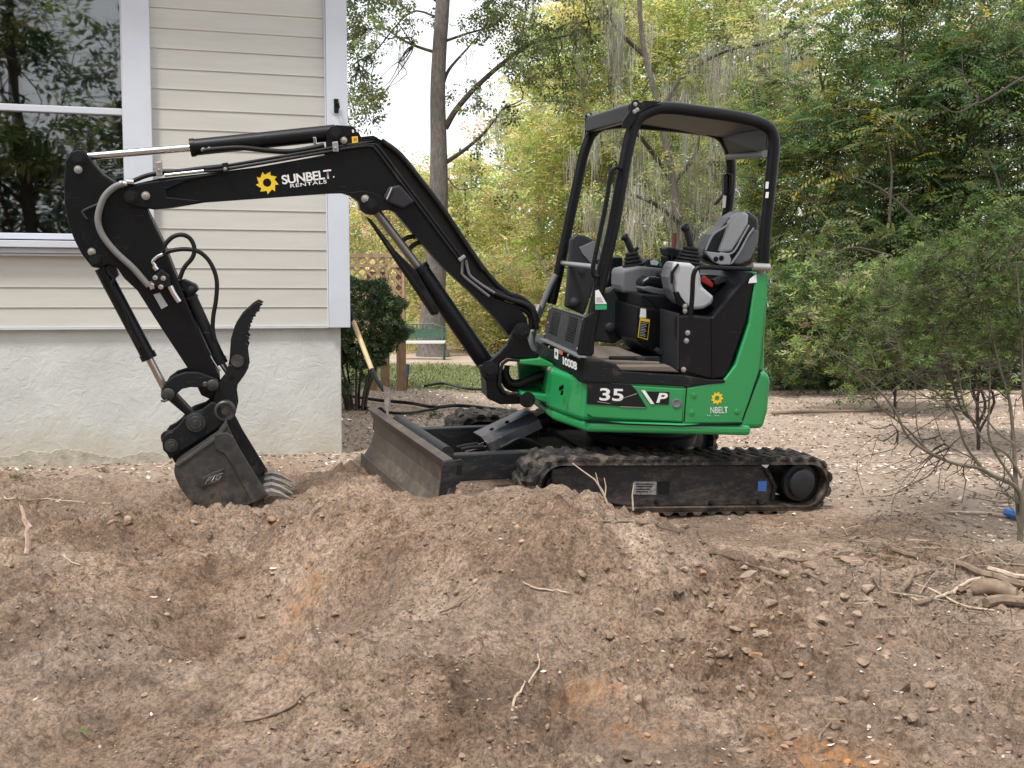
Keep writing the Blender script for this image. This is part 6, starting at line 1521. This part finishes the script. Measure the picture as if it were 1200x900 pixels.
# the big grey trunk
Yt = 27.; root = empty('oak_tree', bx_(507, Yt), 'tall grey trunked tree with mossy limbs left of the excavator, against the sky', 'tree')
tb = [(507, 419), (506, 405), (507, 370), (511, 300), (514, 230), (514, 170), (513, 110), (515, 60), (519, 0), (522, -60), (520, -140)]
mb = MB(); mb.tube(smooth_pts([at_depth(x, y, Yt) for x, y in tb], 4), list(np.interp(np.linspace(0, 10, 41), range(11), [.46, .36, .315, .27, .24, .21, .19, .18, .175, .15, .10])), 14); mb.build('trunk', M['bark'], root)
br = MB(); tips = []
for (pts, r0, dy) in [([(522, 150), (535, 128), (560, 100), (592, 72), (615, 55), (640, 47), (672, 40)], .085, -1.0), ([(523, 190), (545, 175), (565, 158), (580, 140), (589, 127)], .06, -.6), ([(518, 102), (526, 82), (543, 62), (561, 42)], .055, .3),
                      ([(512, 62), (490, 55), (470, 46), (450, 33), (430, 35)], .045, .5), ([(522, 48), (545, 40), (575, 30), (600, 8)], .04, -.8), ([(605, 62), (612, 40), (617, 10), (625, -20)], .035, -1.2), ([(640, 47), (660, 30), (690, 25)], .03, -1.3),
                      ([(524, 208), (538, 222), (560, 220), (575, 232)], .02, -.3), ([(519, 5), (470, -30), (420, -20), (400, 10)], .08, .6), ([(519, -30), (560, -70), (620, -60), (680, -20)], .09, -.8), ([(513, 20), (480, 15), (440, 60), (420, 75)], .03, 1.)]:
    P = smooth_pts([at_depth(x, y, Yt + dy * i / (len(pts) - 1)) for i, (x, y) in enumerate(pts)], 4); m = len(P); br.tube(P, [r0 * (1 - .75 * j / (m - 1)) for j in range(m)], 7); tips += P[m // 3:]
br.build('branches', M['bark_dark'], root)
tips = np.array(tips); rg = np.random.default_rng(5)
CL = [tips[i] + rg.normal(0, .45, 3) for i in rg.integers(0, len(tips), 38)]
for _ in range(42): x = rg.uniform(404, 445); CL.append(at_depth(x, rg.choice([rg.uniform(-10, 70), rg.uniform(90, 150)]), Yt + rg.normal(0, 1)))
for _ in range(60): x = rg.uniform(555, 700); CL.append(at_depth(x, rg.uniform(-30, 40) if x < 600 else rg.uniform(-40, 120), Yt + rg.normal(-1, 1)))
for _ in range(8): CL.append(at_depth(rg.uniform(440, 510), rg.uniform(-20, 45), Yt + rg.normal(-1, 1)))
twg = MB()
for c in CL[38:]:
    j = np.argmin(np.linalg.norm(tips - c, axis=1)); P = bent(tips[j], c, .1, 3, rg); twg.tube(P, [.022, .02, .018, .016, .014, .012, .010, .008, .008, .008][:len(P)], 4)
twg.build('twigs', M['bark_dark'], root)['kind'] = 'stuff'
add_leaves('crown', T_SMALL, CL, 16, .42, .7, .15, [(.10, .14, .05), (.14, .18, .06), (.08, .11, .045), (.20, .22, .08)], root, 'leaf', .9, rg)
hang_moss(tips[rg.integers(0, len(tips), 34)], .9, root, rg, .1)

# yellow-green broadleaf trees behind the machine
specs = [  # px, Y, ytop, ybot, halfw, depth, palette, n clusters, trunk px ...
    (440, 36, 175, 400, 70, 2.2, ORG + YG, 70), (565, 40, 185, 395, 75, 2.4, YG, 85), (662, 33, -20, 300, 80, 2.4, YG, 120), (655, 37, 120, 400, 95, 2.4, YG + ORG[:1], 110), (700, 31, -60, 230, 95, 2.4, YG, 120),
    (725, 36, 130, 400, 95, 2.4, YG2 + YG, 110), (775, 33, -60, 260, 100, 2.4, YG2 + YG, 120), (810, 29, 150, 420, 90, 2.2, YG2 + MG, 110), (850, 31, -60, 240, 100, 2.4, YG2, 120), (600, 30, 300, 405, 60, 1.6, ORG + YG, 40), (530, 46, 215, 400, 90, 2.5, YG, 70),
    (905, 27, 60, 330, 85, 2.2, MG + YG2, 100), (480, 42, 200, 400, 60, 2.2, YG + ORG, 60), (745, 28, 280, 420, 70, 1.6, YG, 60)]
labels = ['orange tinged autumn tree low beside the house corner', 'yellow green tree behind the big grey trunk', 'tall yellow green tree just right of the open sky', 'broad yellow leaved tree behind the boom', 'tall yellow green tree rising behind the left canopy posts',
          'olive green tree seen through the canopy on the left', 'tall olive tree hung with grey moss above the canopy', 'green and yellow tree seen through the canopy behind the seat', 'tall dull green tree above the rear of the canopy', 'low orange brown thicket tree right of the big trunk',
          'pale yellow tree far behind the boom', 'mid green tree right above the canopy rear post', 'distant yellow tree between house and big trunk', 'low yellow green tree behind the joysticks']
for i, ((px, Y, yt_, yb_, hw, dp, pal, ncl), lb) in enumerate(zip(specs, labels)):
    cr = crown_px(px, yt_, yb_, hw, Y, dp); tall = yt_ < 0
    tree('broadleaf_tree', bx_(px + (-20 if i % 2 else 15), Y), cr[2] + cr[5], cr, .20 if tall else .13, 9, ncl, 28, .235 * (Y / 34), pal, lb, 'tree', 'autumn trees behind the excavator', T_SPRIG, 'bark_pale' if i % 3 == 0 else 'bark', rad=.95, flat=.65, seed=i, hollow=.25, mat='leaf_sun', moss=5 if 600 < px < 900 else 0, moss_len=1.3)
# curtains of moss behind the canopy
rg = np.random.default_rng(17)
rt2 = empty('mossy_tree', bx_(790, 25.), 'bare limbed tree draped with long grey moss seen through the canopy', 'tree')
mb = MB(); mb.tube(smooth_pts([at_depth(x, y, 25.) for x, y in [(806, 440), (800, 330), (790, 220), (770, 120), (752, 40), (748, -60)]], 4), list(np.linspace(.11, .045, 21)), 9); mb.build('trunk', M['bark'], rt2)
br = MB(); tp_ = []
for pts in [[(790, 215), (750, 160), (715, 130), (690, 150)], [(775, 130), (800, 90), (850, 60), (900, 50), (940, 30)], [(795, 260), (760, 235), (720, 225), (700, 235)], [(798, 300), (830, 250), (850, 220), (840, 180)], [(760, 70), (720, 30), (700, -20)], [(790, 215), (815, 180), (820, 150)]]:
    P = smooth_pts([at_depth(x, y, 25. + rg.normal(0, .5)) for x, y in pts], 5); m = len(P); br.tube(P, [.06 * (1 - .7 * j / (m - 1)) for j in range(m)], 6); tp_ += P[3:]
br.build('branches', M['bark_dark'], rt2); tp_ = np.array(tp_)
hang_moss(tp_[rg.integers(0, len(tp_), 250)], 1.35, rt2, rg, .3)
add_leaves('crown', T_SPRIG, tp_[rg.integers(0, len(tp_), 60)] + rg.normal(0, .5, (60, 3)), 10, .5, .7, .2, YG2, rt2)
# slim pale trunks standing in the thicket
SLIM = ['slim pale trunk just right of the big grey trunk, under the boom', 'thin grey trunk between two pale ones under the boom', 'pale trunk left of the boom foot', 'grey trunk just above the swing bracket', 'thickest pale trunk, left of the front canopy post',
        'thin grey trunk nearest to the big grey trunk', 'slim pale trunk between the front canopy posts', 'grey trunk seen beside the seat back', 'thin pale trunk right of the rear canopy post', 'thinnest grey trunk touching the big trunk at its right']
for i, (px, Y, w) in enumerate([(563, 33, 8), (579, 36, 5), (592, 31, 7), (618, 34, 6), (640, 30, 9), (553, 38, 5), (700, 28, 6), (868, 23, 5), (888, 25, 4), (545, 31, 4)]):
    b = bx_(px, Y); mb = MB(); h = pz([290, 320, 280, 305][i % 4], Y)
    P = [np.array(b) - (0, 0, .2), (b[0] + rg.normal(0, .08), Y, h * .4), (b[0] + rg.normal(0, .2), Y + .1, h * .75), (b[0] + rg.normal(0, .3), Y, h)]; r = w / 2 / FPX * Y; mb.tube(smooth_pts(P, 4), list(np.linspace(r, r * .15, 13)), 8)
    o = mb.build('slim_trunk', M['bark_pale' if i % 2 == 0 else 'bark']); tag(o, SLIM[i], 'tree trunk', 'slim trunks in the thicket')
# thin understorey so the far ground line is broken up
def strip(name, px0, px1, Y0, Y1, h, n, size, pal, tmpl, label, cat, rngs=3, mat='leaf', tilt=.7):
    r = np.random.default_rng(rngs); Yv = r.uniform(Y0, Y1, n); xv = (r.uniform(px0, px1, n) - 600) / FPX * Yv; zv = full_h(xv, Yv) + h * r.uniform(0, 1, n) ** 1.3
    V, F, C = scatter(tmpl[0], tmpl[1], np.stack([xv, Yv, zv], -1), rotmats(n, tilt, r), size * r.uniform(.6, 1.3, n), pick(pal, n, r, .25)); o = link_mesh(name, np_mesh(name, V, F, C), M[mat]); return tag(o, label, cat, None, 'stuff')
strip('undergrowth', 405, 880, 28, 42, 2.6, 6500, .25, YG + YG2 + ORG, T_SPRIG, 'pale tangled undergrowth along the edge of the far wood', 'undergrowth', 8)
strip('ground_ivy', 885, 1260, 15.8, 18.2, .28, 3500, .11, DG + [(.30, .34, .28)], T_WHORL, 'low dark ivy along the foot of the green trees', 'ground cover', 9, 'leaf_dark')
# far wood closing the view
r = np.random.default_rng(21); n = 9000
Yv = r.uniform(50, 75, n); pxv = r.uniform(330, 1330, n); xv = (pxv - 600) / FPX * Yv
hmax = np.interp(pxv, [330, 480, 560, 600, 680, 1330], [6.5, 6.8, 8.0, 14, 20, 22]) * (1 + .10 * np.sin(pxv * .05)); zv = hmax * r.uniform(0, 1, n) ** 1.15
V, F, C = scatter(*T_SPRIG, np.stack([xv, Yv, zv], -1), rotmats(n, .7, r), .95 * r.uniform(.6, 1.3, n), pick(YG2 + MG, n, r, .3)); o = link_mesh('distant_wood', np_mesh('distant_wood', V, F, C), M['leaf']); tag(o, 'distant wood closing the view behind all the trees', 'wood', None, 'stuff')

# dark green trees on the right, with drooping feathery leaves
for i, (px, Y, yt_, yb_, hw, dp, ncl, pal, lb) in enumerate([
    (945, 20.5, 40, 400, 95, 1.6, 120, DG + MG, 'dark green feathery tree just right of the canopy'), (1040, 18.5, -30, 330, 110, 1.7, 150, DG, 'dark green feathery tree in the middle of the right side'),
    (1150, 17.5, 20, 420, 110, 1.7, 150, DG, 'dark green feathery tree reaching the right edge'), (1000, 17.2, 270, 440, 110, 1.2, 90, MG + DG, 'low mid green bushy tree behind the bare stems'),
    (900, 22.5, 230, 430, 60, 1.3, 70, MG + YG2, 'low green tree hidden behind the rear of the excavator'), (1230, 19, -60, 300, 90, 1.6, 70, DG, 'dark tree at the very right edge of the wood'), (1100, 22, -80, 110, 130, 2., 70, DG + YG2, 'tall thin crowned tree above the dark green trees'), (1120, 17.0, 330, 445, 100, 1.1, 70, MG, 'low green bushy tree behind the near shrub')]):
    cr = crown_px(px, yt_, yb_, hw, Y, dp)
    tree('feathery_tree', bx_(px + 10, Y), cr[2] + cr[5], cr, .10, 12, ncl, 31, .33, pal + ([(.35, .30, .06)] if i in (0, 1, 4) else []), lb, 'tree', 'dark green trees on the right', T_FROND, 'bark_dark', rad=.72, flat=.5, tilt=.45, seed=40 + i, hollow=.3)
# long dark arching limbs in front of them
lim = MB()
for pts in [[(1090, 445), (1060, 400), (1020, 350), (1000, 325), (960, 250), (925, 212)], [(1085, 270), (1050, 235), (1020, 215), (985, 205), (955, 190)], [(1176, 255), (1170, 215), (1158, 185), (1150, 175)], [(1200, 90), (1150, 120), (1145, 110), (1130, 95), (1127, 60)], [(1045, 300), (1000, 290), (960, 300), (930, 270)], [(1042, 260), (1045, 200), (1040, 160)], [(1146, 120), (1120, 132), (1095, 118)]]:
    P = smooth_pts([at_depth(x, y, 15.6) for x, y in pts], 5); m = len(P); lim.tube(P, [.021 * (1 - .75 * j / (m - 1)) for j in range(m)], 6)
o = lim.build('arching_limb', M['bark_dark']); o['kind'] = 'stuff'; tag(o, 'long dark bare limbs arching before the dark green trees', 'branches')

# clipped round bush beside the house corner
Yb = 12.6; rb = empty('round_bush', bx_(425, Yb), 'clipped round dark green bush beside the house corner', 'bush')
c0 = np.array(bx_(416, Yb)); zc = pz(376, Yb); rg = np.random.default_rng(31); n = 5200
d = rg.normal(0, 1, (n, 3)); d /= np.linalg.norm(d, axis=1)[:, None]; rad_ = .88 + .14 * rg.uniform(0, 1, n) ** .6; P = np.array([c0[0], Yb, zc]) + d * rad_[:, None] * np.array([.50, .5, .53])
P = P + (fbm(P[:, 0] * 1., P[:, 2], 3.5, 3, 6) * .22)[:, None] * d
V, F, C = scatter(*T_WHORL, P, rotmats(n, 1., rg), .058 * rg.uniform(.7, 1.3, n), pick([(.05, .09, .035), (.07, .12, .04), (.04, .07, .03), (.11, .16, .055)], n, rg, .3)); link_mesh('crown', np_mesh('crown', V - c0, F, C), M['leaf_dark'], rb)
mb = MB()
for i in range(9): a = i * .7; mb.tube(smooth_pts([c0 + (.10 * math.cos(a), .1 * math.sin(a), -.05), c0 + (.16 * math.cos(a), .14 * math.sin(a), .25), c0 + (.34 * math.cos(a), .3 * math.sin(a), .75)], 4), list(np.linspace(.022, .010, 9)), 6)
mb.build('stems', M['bark_dark'], rb)
rr2 = np.random.default_rng(6); CL = c0 + np.stack([rr2.normal(-.22, .2, 34), rr2.normal(0, .2, 34), rr2.uniform(.15, .6, 34)], -1); add_leaves('lower_leaves', T_WHORL, CL, 12, .12, .8, .05, [(.04, .065, .025), (.07, .1, .035)], rb, 'leaf_dark', 1., rr2)

# near shrub at the right edge: bare stems below, leaves above
zn = lambda pts: [(900 + x / 4, 420 + y / 4) for x, y in pts]
gp = ground_hit(1192, 640); Yn = gp[1]; rs2 = empty('leggy_shrub', gp, 'leggy shrub with bare arching stems and sparse green top at the right edge', 'shrub')
st = MB(); tips = []; rg = np.random.default_rng(77)
mains = [(zn([(1180, 860), (1190, 680), (1150, 592), (1050, 548), (990, 515), (860, 488), (740, 432), (652, 360), (592, 240), (500, 130), (370, 30)]), .026, -.3), (zn([(1185, 850), (1160, 560), (1152, 400), (1132, 200), (1085, 40)]) + [(1160, 380), (1150, 320)], .024, .2),
         (zn([(1010, 522), (925, 405), (872, 250), (762, 132), (640, 30)]) + [(1050, 395), (1030, 360)], .015, -.1), (zn([(862, 490), (760, 440), (640, 320), (520, 220), (420, 70)]) + [(990, 400)], .013, -.35), (zn([(1170, 600), (1045, 400), (1035, 250), (1040, 100)]) + [(1155, 390), (1140, 330)], .014, .3),
         (zn([(1190, 560), (1120, 450), (1010, 380), (920, 220), (890, 60)]) + [(1105, 380), (1080, 320)], .014, .1), (zn([(1195, 640), (1230, 400), (1200, 200), (1190, 20)]) + [(1195, 360), (1190, 300)], .022, .4), (zn([(1185, 700), (1130, 640), (1090, 600)]), .008, -.2),
         (zn([(740, 430), (700, 330), (690, 180)]) + [(1072, 420)], .007, -.2), (zn([(990, 515), (960, 470), (830, 400), (790, 300), (770, 240)]), .009, -.1), (zn([(652, 360), (600, 330), (560, 250)]), .005, -.3), (zn([(1152, 400), (1060, 330), (960, 180), (940, 60)]) + [(1120, 400)], .010, .1)]
for pts, r0, dy in mains:
    P = smooth_pts([at_depth(x, y, Yn + .05 + dy * i / len(pts)) for i, (x, y) in enumerate(pts)], 5); m = len(P); r0 = r0 * .58; st.tube(P, [r0 * (1 - .7 * j / (m - 1)) for j in range(m)], 7); tips += P[int(m * .45):]
st.build('stems', material('shrub_stem', (.135, .115, .085), .9, var=.3, vscale=12, bump=.4, bscale=50), rs2)
tips = np.array(tips); tw = MB(); CL = []
for i in range(150):
    px, py = rg.uniform(985, 1235), None
    top = np.interp(px, [985, 1060, 1120, 1240], [400, 290, 272, 250]); py = top + (470 - top) * rg.uniform(0, 1) ** 1.15
    c = at_depth(px, py, Yn + rg.uniform(-.35, 1.0)); j = np.argmin(np.linalg.norm(tips - c, axis=1) + (tips[:, 2] > c[2]) * .5); P = bent(tips[j], c, .09, 3, rg); m = len(P)
    tw.tube(P, [max(.0018, .0055 * (1 - .7 * q / (m - 1))) for q in range(m)], 4); CL.append(c); CL.append(P[m // 2 + 1])
for i in range(90):      # bare twigs low down
    a = tips[rg.integers(len(tips))] if i % 2 else None
    if a is None: px, py = rg.uniform(1000, 1200), rg.uniform(450, 590); b = at_depth(px, py, Yn + rg.uniform(-.3, .5)); j = np.argmin(np.linalg.norm(tips - b, axis=1)); a = tips[j]
    else: b = a + rg.normal(0, .16, 3) + (0, 0, .1)
    P = bent(a, b, .12, 3, rg); m = len(P); tw.tube(P, [max(.0014, .004 * (1 - .7 * q / (m - 1))) for q in range(m)], 4)
tw.build('twigs', M['bark_dark'] if False else material('shrub_twig', (.085, .07, .055), .9), rs2)
CL = np.array(CL); hi = CL[CL[:, 2] > pz(420, Yn)]; lo2 = CL[CL[:, 2] <= pz(420, Yn)]
PN = [(00.082, 00.130, 00.034), (00.109, 00.163, 00.041), (00.061, 00.095, 00.027), (00.136, 00.184, 00.054), (00.068, 00.082, 00.034)]
add_leaves('leaves', T_WHORL, hi, 12, .095, .7, .033, PN, rs2, 'leaf', .7, rg); add_leaves('lower_leaves', T_WHORL, lo2[::2], 3, .07, .8, .026, PN, rs2, 'leaf', .8, rg)
# leafy azalea mass behind it
for i, (px, Y, yt_, yb_, hw, ncl, lb) in enumerate([(1150, 9.2, 262, 440, 110, 110, 'broad light green leafy bush filling the right edge'), (1050, 12.5, 300, 440, 90, 90, 'round green bush left of the leggy shrub'), (960, 15.2, 330, 442, 75, 80, 'dull green bush behind the rear of the tracks')]):
    cr = crown_px(px, yt_, yb_, hw, Y, .8); tree('leafy_bush', bx_(px, Y), cr[2], cr, .018, 14, int(ncl * 1.3), 30, .066 * Y / 10, [PN + [(.16, .20, .07)], MG + [(.16, .14, .09)], DG + MG][i], lb, 'bush', 'green bushes on the right', T_WHORL, 'bark_dark', rad=.22 * Y / 9.2, flat=.6, tilt=.7, seed=70 + i, hollow=.35, wild=.3)
# tuft of greens by the blade, weeds at the wall
for (px, py, s, lb) in ((510, 490, .10, 'small green weed tuft between blade and far track'), (480, 487, .06, 'small green weed behind the dozer blade top'), (122, 553, .035, 'small green weed growing at the foot of the wall'), (20, 560, .03, 'tiny weed at the left foot of the wall')):
    P = ground_hit(px, py); rg = np.random.default_rng(px); n = 26; v = np.tile(P, (n, 1)) + rg.normal(0, s * .7, (n, 3)) * (1, .6, .25) + (0, 0, s * .35)
    V, F, C = scatter(*T_WHORL, v, rotmats(n, .8, rg), s * .45 * rg.uniform(.6, 1.2, n), pick([(.06, .10, .035), (.09, .14, .04)], n, rg)); o = link_mesh('weed', np_mesh('weed', V, F, C), M['leaf']); tag(o, lb, 'weed')
for (px, py, a) in ((90, 857, 2.9), (765, 688, 2.2)):
    P = ground_hit(px, py); s = .085 if px < 200 else .05; v, f = np.array([(0, -.05, 0), (.5, -.09, .1), (1, 0, .02), (.5, .09, .1)]), np.array([(0, 1, 2, 3)])
    V, F, C = scatter(v, f, P[None] + (0, 0, .01), rotmats(1, .1, np.random.default_rng(px)), np.array([s]), np.array([[.10, .20, .04]])); o = link_mesh('grass_blade', np_mesh('grass_blade', V, F, C), M['leaf']); tag(o, 'green blade of grass lying at the lower left' if px < 200 else 'green blade of grass on the right shoulder of the mound', 'grass blade')

# what stands behind the camera and shows in the window glass
for i, (x, y, h, r_) in enumerate([(-6.5, -11, 12, 3.2), (-1.5, -15, 14, 3.6), (4.5, -13, 11, 3.2), (-12, -15, 12, 3.5)]):
    tree('yard_tree', (x, y, zg(x, y)), h, (0, 0, h * .62, r_, r_, h * .34), .28, 10, 46, 16, .55, DG + YG2, ['dark tree behind the viewer on the left', 'tall tree straight behind the viewer', 'dark tree behind the viewer on the right', 'far tree behind the viewer at the left'][i] + ', seen only in the window glass', 'tree', 'trees reflected in the window', T_SPRIG, 'bark_dark', rad=1.1, flat=.6, seed=90 + i)
r = np.random.default_rng(55); n = 4000; xv = r.uniform(-22, 14, n); yv = r.uniform(-19, -16, n); zv = full_h(xv, yv) + r.uniform(0, 1, n) ** .9 * (6.6 + 1.2 * np.sin(xv * .9))
V, F, C = scatter(*T_SPRIG, np.stack([xv, yv, zv], -1), rotmats(n, .7, r), .8 * r.uniform(.6, 1.3, n), pick(DG, n, r)); o = link_mesh('hedge', np_mesh('hedge', V, F, C), M['leaf_dark']); tag(o, 'dark hedge behind the viewer that shows in the window glass', 'hedge', None, 'stuff')
